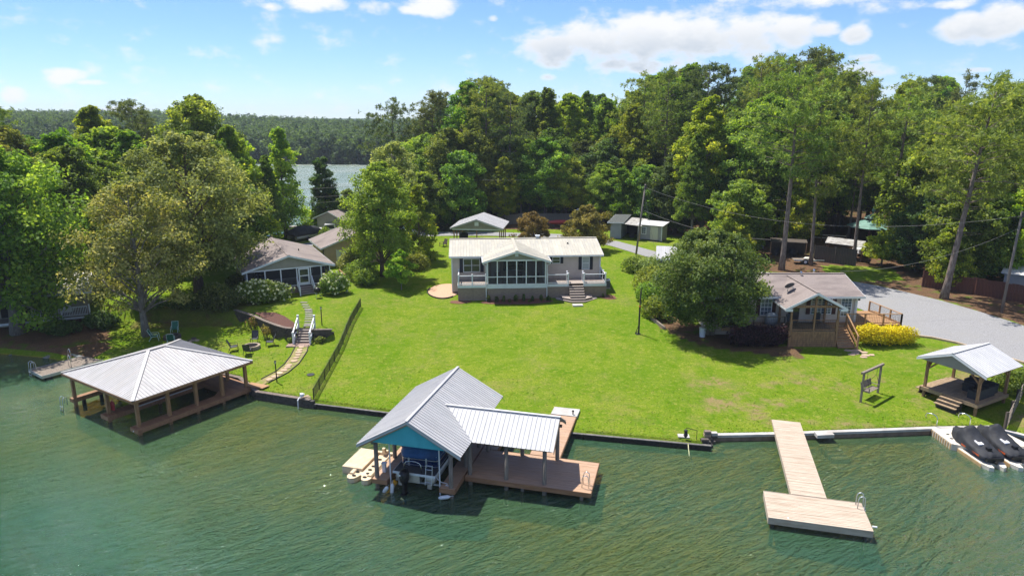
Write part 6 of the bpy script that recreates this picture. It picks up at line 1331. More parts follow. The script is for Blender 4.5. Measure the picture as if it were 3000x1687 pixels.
for x, y in ((.25, .2), (4.5, .2), (.25, 2.3), (4.5, 2.3), (1.65, 5.5), (3.1, 5.5), (1.65, 9), (3.1, 9)): m = MB(); m.tube([(x, y, -2.2), (x, y, .5)], .1, 8); m.build('pile', 'fence_dark', tdk)
for x, y in ((.9, .15), (2.4, .15)): MB().add([(x, y-.0, .606), (x+.1, y, .606), (x+.05, y+.1, .606)], [(0, 1, 2)]).build('paint_mark', 'white', tdk) if x < 1 else None
ladder('chrome swim ladder on the end of the plain T-shaped dock', (18.05, 31.3, .6), A+R(90), .95, 'alu')
m = MB(); m.cyl((0, 0, 0), (.22, 0, .0), .05); cl_ = m.build('dock_cleat', 'fender'); cl_.location = (17.72, 29.75, .5); cl_.rotation_euler = (0, 0, A); tag(cl_, 'white bumper on the outer corner of the plain T-shaped dock', 'bumper')
o = MB().prism([(19.35, 40.2), (20.45, 40.3), (20.45, 39.75), (19.33, 39.65)], .3, .52).build('entry_step', 'concrete_white'); tag(o, 'white concrete step on the seawall beside the plain dock', 'step')
for k in range(4): o = MB().prism([(19.4+.06*k, 39.5-.42*k), (20.55+.04*k, 39.57-.42*k), (20.55+.04*k, 39.2-.42*k), (19.38+.06*k, 39.13-.42*k)], -1.2, -.03-.06*k).build('submerged_step', 'stone_pale'); tag(o, ('tan swim step just below the water, nearest the white step', 'tan swim step under the water, second below the white step', 'tan swim step under the water, third below the white step', 'deepest tan swim step under the water beside the plain dock')[k], 'step', 'submerged swim steps')
def ski_float():
    t = thing('floating_dock', 'white plastic float against the white seawall carrying two covered watercraft', 'floating dock', (0, 0, 0))
    m = MB(); m.prism([(27.25, 40.85), (27.25, 38.7), (28.1, 38.2), (32.0, 38.4), (31.5, 40.9)], -.2, .42); m.build('float_block', 'float_white', t)
    for k, (x, y) in enumerate(((27.8, 40.0), (27.65, 39.4), (28.0, 38.9))): MB().lathe([(.1, 0), (.1, .015), (.05, .02)], 8, (x, y, .42)).build('bolt_cap', 'rubber', t)
    for cx in (28.35, 30.05, 31.6):
        m = MB(); m.prism([(cx-.82, 38.6), (cx-.70, 36.6), (cx-.5, 36.1), (cx-.28, 36.0), (cx-.16, 36.5), (cx+.16, 36.5), (cx+.28, 36.0), (cx+.5, 36.1), (cx+.70, 36.6), (cx+.82, 38.6)], -.2, .24); m.build('cradle', 'float_white', t)
        m = MB(); m.prism([(cx-.85, 38.6), (cx-.72, 36.5), (cx-.7, 36.5), (cx-.8, 38.6)], -.2, .2); m.build('stained_edge', 'float_edge', t)
    m = MB()
    for k in range(9): m.box(27.22, 38.75+k*.24, -.15, 27.249, 38.86+k*.24, .36)
    m.build('coupling', 'float_edge', t)
ski_float()
def watercraft(label, x, y, rz):
    t = thing('watercraft', label, 'watercraft', (x, y, .25), rz, 'covered personal watercraft')
    # bow at +y, stern at -y
    sec = [(-1.62, .46, .34, .30), (-1.5, .55, .42, .36), (-.9, .58, .52, .46), (-.3, .57, .66, .60), (.25, .55, .88, .80), (.6, .52, .96, .86), (1.0, .45, .74, .66), (1.4, .30, .62, .52), (1.66, .10, .55, .45)]
    fine = []
    for q0, q1 in zip(sec, sec[1:]):
        for k in range(4): f_ = k/4; fine.append(tuple(q0[c]+(q1[c]-q0[c])*f_ for c in range(4)))
    sec = fine + [sec[-1]]; m = MB(); n = 17; fo = random.Random(5); ph = [fo.uniform(0, 6.28) for _ in range(8)]
    for yy, w_, hc, hs in sec:
        for k in range(n):
            a = math.pi*k/(n-1); s_ = math.sin(a); bar = .22*math.exp(-((yy-.42)/.22)**2)*math.exp(-(math.cos(a)/.75)**4); fold = .035*math.sin(5.5*yy+6*math.cos(a)+ph[0]) + .025*math.sin(11*yy-9*math.cos(a)+ph[1]) + .018*math.sin(17*math.cos(a)+3*yy+ph[2])
            m.v.append((w_*math.cos(a)*(1.04+fold*.5), yy, .26 + (hc-.26+bar)*s_**.55 + fold*s_ - (.05*abs(math.sin(7*yy)) if k in (0, n-1) else 0)))
    for i in range(len(sec)-1):
        for k in range(n-1): m.f.append((i*n+k, i*n+k+1, (i+1)*n+k+1, (i+1)*n+k))
    m.f.append(tuple(range(n))[::-1]); m.f.append(tuple((len(sec)-1)*n+k for k in range(n))); cv = m.build('cover', 'cover_black', t, smooth=True)
    m = MB()
    for yy, w_ in ((-1.6, .44), (-.9, .54), (.3, .52), (1.0, .42), (1.45, .26), (1.7, .05)):
        m.v += [(-w_, yy, .30), (-w_*.85, yy, .12), (0, yy, -.06 + max(0, yy)*.12), (w_*.85, yy, .12), (w_, yy, .30)]
    for i in range(5):
        for k in range(4): m.f.append((i*5+k, (i+1)*5+k, (i+1)*5+k+1, i*5+k+1))
    m.f.append((0, 1, 2, 3, 4)); m.build('hull', 'black_matt', t, smooth=True); MB().box(-.585, -1.3, .22, -.56, .1, .30).build('hull_stripe', 'orange', t)
    m = MB(); m.box(-.42, -1.72, .12, .42, -1.58, .30); m.cyl((0, -1.6, .08), (0, -1.82, .08), .09); m.build('stern', 'black', t)
    m = MB(); m.extr([(-.13, -.55, .555), (.13, -.55, .565), (.13, -.95, .505), (-.13, -.95, .495)], (0, 0, .07)); o = m.build('cover_label', 'white', cv, label='white lettering band on the black cover'); o.location = (-.1, .25, .03)
    m = MB(); m.box(-.1, -1.22, .44, .1, -1.0, .62); m.build('cover_vent', 'black', cv); return t
wc = watercraft('black covered watercraft with orange hull stripe, nearest the plain dock', 28.35, 38.35, R(2)); copy_tree(wc, (30.05, 38.55, .25), R(2), 'black covered watercraft with a white cover label, second on the float', (1.22, 1.1, 1.15)); wc.scale = (1.22, 1.1, 1.15)

for i, (x, lb) in enumerate(((27.7, 'bent chrome grab rail on the white seawall, nearest the plain dock'), (29.85, 'bent chrome grab rail on the white seawall behind the covered watercraft'))):
    o = MB().tube([(x, 41.05, .55), (x, 41.05, 1.0), (x-.06, 41.12, 1.15), (x-.2, 41.3, 1.24), (x-.42, 41.5, 1.2), (x-.5, 41.55, 1.05), (x-.45, 41.5, .85)], .03, 7).build('grab_rail', 'chrome', smooth=True); tag(o, lb, 'grab rail')

# ================================================================== carport pavilion, sheds, poles and fences behind
def carport():
    A = R(-6.5); t = thing('carport', 'open carport with pale grey gable roof on slim brown posts behind the beige house', 'carport', (-8.2, 93.9, 2.75), A); Wd, D, EV, RD = 6.7, 6.3, 2.45, 3.72; cx = Wd/2
    hw = cx+.35
    rf = MB().extr([(cx-hw, -.4, EV-.1), (cx, -.4, RD-.1), (cx+hw, -.4, EV-.1), (cx+hw, -.4, EV-.02), (cx, -.4, RD-.02), (cx-hw, -.4, EV-.02)], (0, D+.8, 0)).build('roof', 'trim', t)
    roof_panels(rf, [(cx-hw-.03, D+.4, EV), (cx-hw-.03, -.43, EV), (cx, -.43, RD), (cx, D+.4, RD)], .45, 'galv', .012, .02); roof_panels(rf, [(cx+hw+.03, -.43, EV), (cx+hw+.03, D+.4, EV), (cx, D+.4, RD), (cx, -.43, RD)], .45, 'galv', .012, .02)
    for s in (-1, 1): MB().extr([(cx, -.44, RD-.01), (cx+s*(hw+.02), -.44, EV-.01), (cx+s*(hw+.02), -.44, EV-.22), (cx, -.44, RD-.22)], (0, .03, 0)).build('rake_board', 'galv', rf)
    lapwall(t, (0, -.1, 0), (1, 0, 0), (0, -1, 0), [(-.1, EV-.12), (Wd+.1, EV-.12), (cx, RD-.2)], 'siding_olive', .13, 'gable', thick=.03)
    MB().box(cx-.28, -.17, RD-.95, cx+.28, -.13, RD-.4).build('gable_vent', 'white', t); MB().box(-.1, -.1, EV-.3, Wd+.1, .02, EV-.13).build('beam', 'trim', t)
    for x, ys in ((0.15, (0, 2, 4.1, 6.2)), (Wd-.15, (0, 2, 4.1, 6.2)), (cx, (0,))):
        for y in ys: MB().box(x-.07, y-.07, -.4, x+.07, y+.07, EV-.12).build('post', 'post_brown', t)
carport()
t = thing('covered_grill', 'black covered grill standing under the carport', 'grill', G(-6.9, 96.6)); m = MB(); m.box(-.6, -.3, 0, .6, .3, .9); m.build('cabinet', 'black_matt', t); m = MB(); m.lathe([(.46, .9), (.5, 1.1), (.42, 1.28), (.15, 1.36)], 12, (0, 0, 0), (1.3, .8)); m.build('hood', 'cover_black', t, smooth=True)
t = thing('garden_chair', 'dark adirondack chair on the grass beside the carport', 'chair', G(-9.5, 93.2), R(-40)); m = MB(); m.extr([(-.3, -.35, .4), (.3, -.35, .4), (.3, .3, .28), (-.3, .3, .28)], (0, 0, .04)); m.build('seat', 'fence_dark', t); m = MB(); m.extr([(-.3, .28, .3), (.3, .28, .3), (.3, .55, 1.0), (-.3, .55, 1.0)], (0, .04, 0)); m.build('backrest', 'fence_dark', t)
for s in (-1, 1): MB().box(s*.36-.06, -.4, .55, s*.36+.06, .4, .58).build('armrest', 'fence_dark', t); MB().box(s*.36-.03, -.38, 0, s*.36+.03, -.32, .55).build('leg', 'fence_dark', t); MB().box(s*.33-.03, .3, 0, s*.33+.03, .36, .55).build('leg', 'fence_dark', t)
def kayak():
    t = thing('kayak', 'red kayak hull lying upside down by the pale board fence', 'kayak', G(7.6, 108.6, .45), R(6)); m = MB(); n = 9; sec = [(-1.9, .03), (-1.5, .26), (-.8, .4), (0, .44), (.8, .4), (1.5, .26), (1.9, .03)]
    for x, w_ in sec:
        for k in range(n): a = 2*math.pi*k/n; m.v.append((x, w_*math.cos(a), .34+w_*.85*math.sin(a)))
    for i in range(len(sec)-1):
        for k in range(n): m.f.append((i*n+k, i*n+(k+1) % n, (i+1)*n+(k+1) % n, (i+1)*n+k))
    m.build('hull', 'red_paint', t, smooth=True)
    for x in (-1, 1): MB().box(x-.05, -.5, -.5, x+.05, .5, .0).build('rest', 'fence_dark', t)
kayak()
o = MB().tube([(10.0, 109.5, 2.9), (10.0, 109.5, 5.2), (10.2, 109.4, 5.6), (10.6, 109.3, 5.75), (11.4, 109.2, 5.75)], .07, 7).build('arched_pipe', 'white', smooth=True); tag(o, 'white arched pipe between the two japanese maples', 'pipe')
def board_fence(label, pts, h, mat, seed=1, step=.3, name='board_fence', posts=True):
    t = thing(name, label, 'fence'); rnd = random.Random(seed); proto = None
    for p, d in along(pts, step):
        z = hz(p.x, p.y); hh = h*rnd.uniform(.96, 1.03)
        if proto is None: proto = MB().box(.006, -.015, 0, step-.006, .015, 1.0).build('board', mat, t); o = proto
        else: o = inst(proto, t)
        o.location = (p.x, p.y, z-.1); o.scale = (1, 1, hh+.1); o.rotation_euler = (0, 0, math.atan2(d.y, d.x))
    for a, b in zip(pts, pts[1:]):
        for k in (.35, h-.35): m = MB(); m.beam(G(*a, k), G(*b, k), .04, .09); m.build('rail', mat, t).location = (0, .04, 0)
    if posts:
        for p, d in along(pts, 2.4): MB().box(p.x-.05, p.y-.11, hz(p.x, p.y)-.3, p.x+.05, p.y-.02, hz(p.x, p.y)+h+.05).build('post', mat, t)
    return t
board_fence('long pale grey board fence behind the carport and kayak', [(-6, 112), (2, 112.3), (14.5, 111.4)], 1.7, 'fence_pale', 2)
board_fence('dark board fence beside the small trailer under the pines', [(37.6, 83.4), (41.4, 80.6)], 2.0, 'fence_dark', 3); board_fence('red stained board fence beyond the gravel drive', [(44.0, 71.2), (46.5, 69.2), (52.5, 63.0)], 1.75, 'fence_red', 4)
def sheds():
    A = R(-20); t = thing('grey_shed', 'blue-grey shed with dark roof and open lean-to bay', 'shed', (14.75, 99.9, 2.75), A); Wd, D = 1.6, 5.0
    # main box
    lapwall(t, (0, -1.2, 0), (0, 1, 0), (-1, 0, 0), [(0, -.2), (D, -.2), (D, 2.75), (0, 2.45)], 'siding_grey', .3, step=.008); lapwall(t, (0, -1.2, 0), (1, 0, 0), (0, -1, 0), [(0, -.2), (Wd, -.2), (Wd, 2.5), (0, 2.45)], 'siding_grey', .3, step=.008)
    MB().box(Wd-.06, -1.18, -.2, Wd, D-1.2, 2.5).build('wall', 'siding_grey', t); MB().box(Wd, D-1.35, -.2, 4.3, D-1.25, 2.3).build('wall', 'siding_grey', t)
    MB().extr([(-.35, -1.6, 2.42), (Wd+.5, -1.6, 2.5), (Wd+.5, D-.9, 2.95), (-.35, D-.9, 2.87)], (0, 0, .07)).build('roof', 'shingle_dark', t); MB().extr([(-.36, -1.62, 2.36), (Wd+.5, -1.62, 2.44), (Wd+.5, -1.60, 2.44), (-.36, -1.60, 2.36)], (0, 0, .13)).build('fascia', 'trim', t); MB().extr([(-.38, -1.6, 2.36), (-.38, D-.9, 2.80), (-.355, D-.9, 2.80), (-.355, -1.6, 2.36)], (0, 0, .13)).build('fascia', 'trim', t)
    r2 = MB().extr([(Wd+.25, -1.55, 2.38), (4.6, -1.9, 2.20), (4.7, D-1.3, 2.55), (Wd+.25, D-1.3, 2.62)], (0, 0, .03)).build('lean_to_roof', 'galv_dirty', t)
    for x in (4.35,): MB().box(x-.07, -1.5, -.2, x+.07, -1.36, 2.22).build('post', 'wood_stained', t)
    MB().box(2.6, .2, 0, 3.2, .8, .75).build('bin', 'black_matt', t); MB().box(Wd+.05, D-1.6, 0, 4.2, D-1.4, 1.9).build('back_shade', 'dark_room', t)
    A2 = R(-33); u = thing('grey_shed', 'small grey lapped shed with cream door and white window', 'shed', (18.3, 97.95, 2.72), A2); W2, D2, H2 = 3.55, 2.1, 2.35
    lapwall(u, (0, 0, 0), (1, 0, 0), (0, -1, 0), [(0, .25), (W2, .25), (W2, H2), (0, H2-.02)], 'siding_greybeige', .15); lapwall(u, (W2, 0, 0), (0, 1, 0), (1, 0, 0), [(0.1, .25), (D2, .25), (D2, H2+.25), (0.1, H2)], 'siding_greybeige', .15); lapwall(u, (0, D2, 0), (1, 0, 0), (0, 1, 0), [(0.1, .25), (W2-.1, .25), (W2-.1, H2+.25), (.1, H2+.25)], 'siding_greybeige', .15); lapwall(u, (0, 0, 0), (0, 1, 0), (-1, 0, 0), [(0.1, .25), (D2, .25), (D2, H2+.25), (0.1, H2)], 'siding_greybeige', .15)
    MB().extr([(-.2, -.3, H2-.02), (W2+.25, -.3, H2-.02), (W2+.25, D2+.2, H2+.3), (-.2, D2+.2, H2+.3)], (0, 0, .05)).build('roof', 'galv_white', u)
    F = Fr((0, -.026, 0), (1, 0, 0), (0, -1, 0)); window(u, F, .55, 1.15, 1.05, 1.95, 2, 3, 'white', 'pane_sky', fw=.09); d = MB().box(1.85, -.07, .28, 3.0, -.027, 2.2).build('door', 'door_cream', u); MB().cyl((1.95, -.12, 1.2), (1.95, -.07, 1.2), .03).build('handle', 'black', d)
    for x in (0, W2): MB().box(x-.06, -.055, .25, x+.06, .04, H2).build('corner_trim', 'white', u)
    for x in (.2, W2-.2): MB().box(x-.2, .1, -.3, x+.2, .5, .25).build('pier', 'concrete', u); MB().box(x-.2, D2-.5, -.3, x+.2, D2-.1, .25).build('pier', 'concrete', u)
    MB().box(1.7, -.6, -.2, 3.2, -.03, .1).build('step', 'wood_grey', u)
    v = thing('small_shed', 'small beige shed with ribbed white metal roof behind the crape myrtle', 'shed', (17.15, 78.0, 2.4), R(-12)); L3, D3, E3, R3 = 4.4, 3.4, 2.15, 3.15
    lapwall(v, (0, -D3/2, 0), (0, 1, 0), (-1, 0, 0), [(0, -.2), (D3, -.2), (D3, E3), (D3/2, R3-.1), (0, E3)], 'siding_greybeige', .13); lapwall(v, (0, -D3/2, 0), (1, 0, 0), (0, -1, 0), [(0.05, -.2), (L3, -.2), (L3, E3), (0.05, E3)], 'siding_greybeige', .13)
    rr = gable_roof(v, -.35, L3+.2, -D3/2-.35, D3/2+.35, E3-.1, R3, 'trim', .06, 'x'); roof_panels(rr, [(-.36, -D3/2-.37, E3-.10), (L3+.2, -D3/2-.37, E3-.10), (L3+.2, 0, R3+.01), (-.36, 0, R3+.01)], .25, 'galv', .012, .022); roof_panels(rr, [(L3+.2, D3/2+.37, E3-.10), (-.36, D3/2+.37, E3-.10), (-.36, 0, R3+.01), (L3+.2, 0, R3+.01)], .25, 'galv_white', .012, .022)
    F = Fr((-.026, 0, 0), (0, -1, 0), (-1, 0, 0)); window(v, F, .3, .95, .75, 1.6, 1, 2, 'white', 'pane_sky')
sheds()
def pole(label, x, y, h, lean=(0, 0), arm=True, r=.13):
    t = thing('utility_pole', label, 'utility pole', G(x, y)); m = MB(); m.tube([(0, 0, -.5), (lean[0]*.5, lean[1]*.5, h*.5), (lean[0], lean[1], h)], [r, r*.9, r*.75], 9); m.build('shaft', 'pole_wood', t, smooth=True)
    if arm: m = MB(); m.cyl((lean[0], lean[1]-.18, h-.55), (lean[0], lean[1]-.18, h-.1), .14); m.build('bracket', 'wire', t); m = MB(); m.box(lean[0]-.25, lean[1]-.06, h-.5, lean[0]+.25, lean[1]+.06, h-.42); m.build('crossarm', 'pole_wood', t)
    return t
pole('grey leaning utility pole on the lawn beside the gravel lane', 16.03, 86.9, 9.2, (.85, 0)); pole('tall grey utility pole beside the red stained fence', 46.2, 62.0, 9.6, (.35, .1)); pole('weathered utility pole behind the carport, nearer the feathery bright green tree', -9.0, 109.5, 8.2, (0, 0), False, .12); pole('weathered utility pole behind the carport, nearer the bronze maple', 1.5, 113.5, 9, (0, 0), False, .12)
pole('slim pole rising behind the carport ridge', -5.8, 113, 7, (0, 0), False, .1)
def wire(label, a, b, sag=.6, r=.018, mat='wire_pale'):
    a, b = Vector(a), Vector(b); pts = [a.lerp(b, i/14) - Vector((0, 0, sag*4*(i/14)*(1-i/14))) for i in range(15)]; o = MB().tube(pts, r, 4).build('power_line', mat); tag(o, label, 'cable', 'overhead cables')
wire('upper overhead cable from the leaning pole towards the pole by the red fence', (16.9, 86.9, 11.4), (46.5, 62.0, 11.3), 2.6, .016); wire('lower overhead cable from the leaning pole across the forest edge', (16.6, 86.9, 8.6), (31.5, 82, 5.6), .8, .02)
wire('service cable from the red fence pole down to the shingled roof', (46.5, 62.0, 10.2), (30.4, 61.7, 6.2), 1.0, .013)
for i, (za, zb) in enumerate(((11.4, 10.9), (10.2, 9.6), (9.3, 8.9))): wire(('highest overhead cable crossing the trees behind the brown garage', 'middle overhead cable crossing the trees behind the brown garage', 'lowest overhead cable crossing the trees behind the brown garage')[i], (-42, 93, za-1.2), (-9, 109.5, zb), .5, .016)
wire('overhead cable behind the carport', (-9, 109.5, 10.5), (22, 112, 12.3), .9, .02)
wire('short guy cable of the leaning pole', (16.8, 86.9, 10.6), (18.2, 84.0, 2.6), .05, .012)
# things under the pines
def gazebo():
    t = thing('gazebo', 'green metal roofed gazebo with cupola beyond the dark board fence', 'gazebo', G(50.2, 94.5), .2); n = 8
    def ring(r, z): return [(r*math.cos(2*math.pi*k/n), r*math.sin(2*math.pi*k/n), z) for k in range(n)]
    for x, y, z in ring(2.5, 0): MB().box(x-.07, y-.07, -.3, x+.07, y+.07, 2.4).build('post', 'maroon', t)
    m = MB(); a = ring(3.2, 2.35); b = ring(.9, 3.3); m.v = a + b + [(x, y, z-.06) for x, y, z in a]
    for k in range(n): j = (k+1) % n; m.f.append((k, j, n+j, n+k)); m.f.append((2*n+k, 2*n+j, j, k))
    m.build('roof', 'green_roof', t); m = MB(); m.lathe([(.75, 3.2), (.75, 3.55)], 8); m.build('cupola', 'maroon', t); m = MB(); m.lathe([(1.15, 3.5), (.1, 4.15), (.05, 4.3)], 8); m.build('cupola_roof', 'green_roof', t); m = MB(); m.lathe([(2.6, 2.2), (2.6, 2.34)], 8); m.build('fascia', 'maroon', t); m = MB(); m.lathe([(.08, 4.25), (.25, 4.5), (.1, 4.9), (.02, 5.3)], 8); m.build('finial', 'green_roof', t)
gazebo()
def flat_trailer():
    t = thing('utility_trailer', 'small flat utility trailer with white wheel parked under the pines', 'trailer', G(36.0, 82.3), R(-8)); MB().box(-1.4, -.6, .45, 1.2, .6, .52).build('bed', 'wood_grey', t); MB().box(-1.4, -.62, .36, 1.2, -.58, .56).build('side_rail', 'alu', t); MB().box(1.2, -.05, .38, 2.3, .05, .46).build('tongue', 'alu', t)
    for y in (-.72, .72): w_ = MB(); w_.cyl((-.1, y-.09, .32), (-.1, y+.09, .32), .32, n=14); o = w_.build('wheel', 'tyre', t); MB().cyl((-.1, y-.1, .32), (-.1, y-.092, .32), .18, n=12).build('rim', 'white', o)
    m = MB(); m.lathe([(.3, .52), (.34, .66), (.2, .78)], 8, (.3, 0, 0), (1.5, 1)); m.build('load', 'float_white', t)
flat_trailer()
t = thing('open_shelter', 'dark open shelter crowded with gear under the pines', 'shelter', G(35.2, 85.6), R(-20)); MB().box(-2.2, 0, 1.9, 2.2, 2.6, 2.02).build('roof', 'fence_dark', t); MB().box(-2.1, 2.5, -.2, 2.1, 2.58, 1.95).build('back_wall', 'fence_dark', t)
for x in (-2.1, 2.1): MB().box(x-.06, 0, -.2, x+.06, .12, 1.92).build('post', 'wood_raw', t)
for x, w_, h_ in ((-1.5, .5, .9), (-.5, .4, .7), (.7, .6, 1.0)): m = MB(); m.lathe([(w_*.7, 0), (w_, h_*.4), (w_*.8, h_*.9), (w_*.2, h_)], 9, (x, 1.2, 0)); m.build('gear', 'black_matt', t)
t = thing('blue_grey_shed', 'low blue-grey shed with moss-brown shingle roof under the pines', 'shed', G(32.6, 93.2), R(-15)); lapwall(t, (-2, -1.6, 0), (1, 0, 0), (0, -1, 0), [(0, -.2), (4, -.2), (4, 2.0), (0, 2.0)], 'siding_grey', .15); lapwall(t, (2, -1.6, 0), (0, 1, 0), (1, 0, 0), [(0.1, -.2), (3.2, -.2), (3.2, 2.0), (1.6, 3.0), (.1, 2.0)], 'siding_grey', .15); gable_roof(t, -2.3, 2.3, -1.9, 1.9, 1.95, 3.1, 'shingle', .08, 'x', 'trim')
t = thing('red_shed', 'small brick-red shed half hidden in the trees behind the grey sheds', 'shed', G(38.0, 112.5), R(10)); lapwall(t, (-1.8, -1.5, 0), (1, 0, 0), (0, -1, 0), [(0, -.2), (3.6, -.2), (3.6, 2.4), (1.8, 3.3), (0, 2.4)], 'brick_red', .2); gable_roof(t, -2.1, 2.1, -1.7, 1.9, 2.35, 3.45, 'galv_white', .06, 'y', 'trim'); 
t = thing('white_roof_shed', 'white metal roofed shed behind the red stained fence', 'shed', G(54.0, 68.8), R(-40)); MB().box(-2.4, -1.4, -.2, 2.4, 1.4, 2.0).build('wall', 'siding_greybeige', t); roof_ = MB().box(-2.7, -1.7, 1.9, 2.7, 1.7, 1.95).build('roof', 'trim', t); roof_panels(roof_, [(-2.7, -1.75, 1.96), (2.7, -1.75, 1.96), (2.7, 1.75, 2.3), (-2.7, 1.75, 2.3)], .3, 'galv_white', .012, .02)
t = thing('metal_shelter', 'low metal roofed shelter behind the dark board fence', 'shelter', G(42.0, 84.8), R(-30)); MB().extr([(-2.2, -1.5, 2.0), (2.2, -1.5, 1.8), (2.2, 1.5, 2.1), (-2.2, 1.5, 2.3)], (0, 0, .05)).build('roof', 'galv_dirty', t); [MB().box(x-.05, y-.05, -.2, x+.05, y+.05, 1.85).build('post', 'wood_raw', t) for x in (-2, 2) for y in (-1.3, 1.3)]
rf_ = thing('paddock_fence', 'pale paddock rail fence beyond the dark board fence', 'fence')
pp_ = [(41, 97.5), (44, 96), (47, 94.8)]
for x, y in pp_: MB().box(x-.07, y-.07, hz(x, y)-.3, x+.07, y+.07, hz(x, y)+1.2).build('post', 'wood_grey', rf_)
for a, b in zip(pp_, pp_[1:]):
    for k in (.5, .9): MB().beam(G(*a, k), G(*b, k), .05, .12).build('rail', 'float_white', rf_)
def car(label, x, y, rz, paint, name='parked_car', pickup=True):
    t = thing(name, label, 'truck' if pickup else 'car', G(x, y), rz); L, Wd = 5.2, 1.85
    pr = [(-L/2, .45), (-L/2, .98), (-L/2+1.25, 1.06), (-.62, 1.08), (-.2, 1.72), (1.25, 1.76), (1.42, 1.08), (L/2-.05, 1.05), (L/2, .45)]
    m = MB(); m.extr([(x_, -Wd/2, z_) for x_, z_ in pr], (0, Wd, 0)); b = m.build('body', paint, t)
    for s in (-1, 1): m = MB(); m.extr([(-.42, s*(Wd/2+.006), 1.1), (-.12, s*(Wd/2+.006), 1.62), (1.15, s*(Wd/2+.006), 1.66), (1.28, s*(Wd/2+.006), 1.1)], (0, s*.008, 0)); m.build('side_window', 'pane', b)
    m = MB(); m.extr([(-.66, -.78, 1.11), (-.27, -.7, 1.66), (-.27, .7, 1.66), (-.66, .78, 1.11)], (-.015, 0, .01)); m.build('windscreen', 'pane', b)
    for sx in (-1.6, 1.6):
        for s in (-1, 1): o = MB().cyl((sx, s*(Wd/2-.1), .38), (sx, s*(Wd/2+.03), .38), .38, n=14).build('wheel', 'tyre', t); MB().cyl((sx, s*(Wd/2+.03), .38), (sx, s*(Wd/2+.045), .38), .22, n=12).build('rim', 'alu', o)
    for s in (-.65, .65): MB().box(-L/2-.02, s-.16, .72, -L/2+.001, s+.16, .9).build('headlight', 'fender', t)
    return t
car('white pickup truck parked behind the brown garage', -28.3, 103.2, R(12), 'paint_white', 'pickup_truck'); car('white car half hidden behind the lime-green low tree', 46.6, 86.0, R(5), 'paint_white', 'parked_car', False)

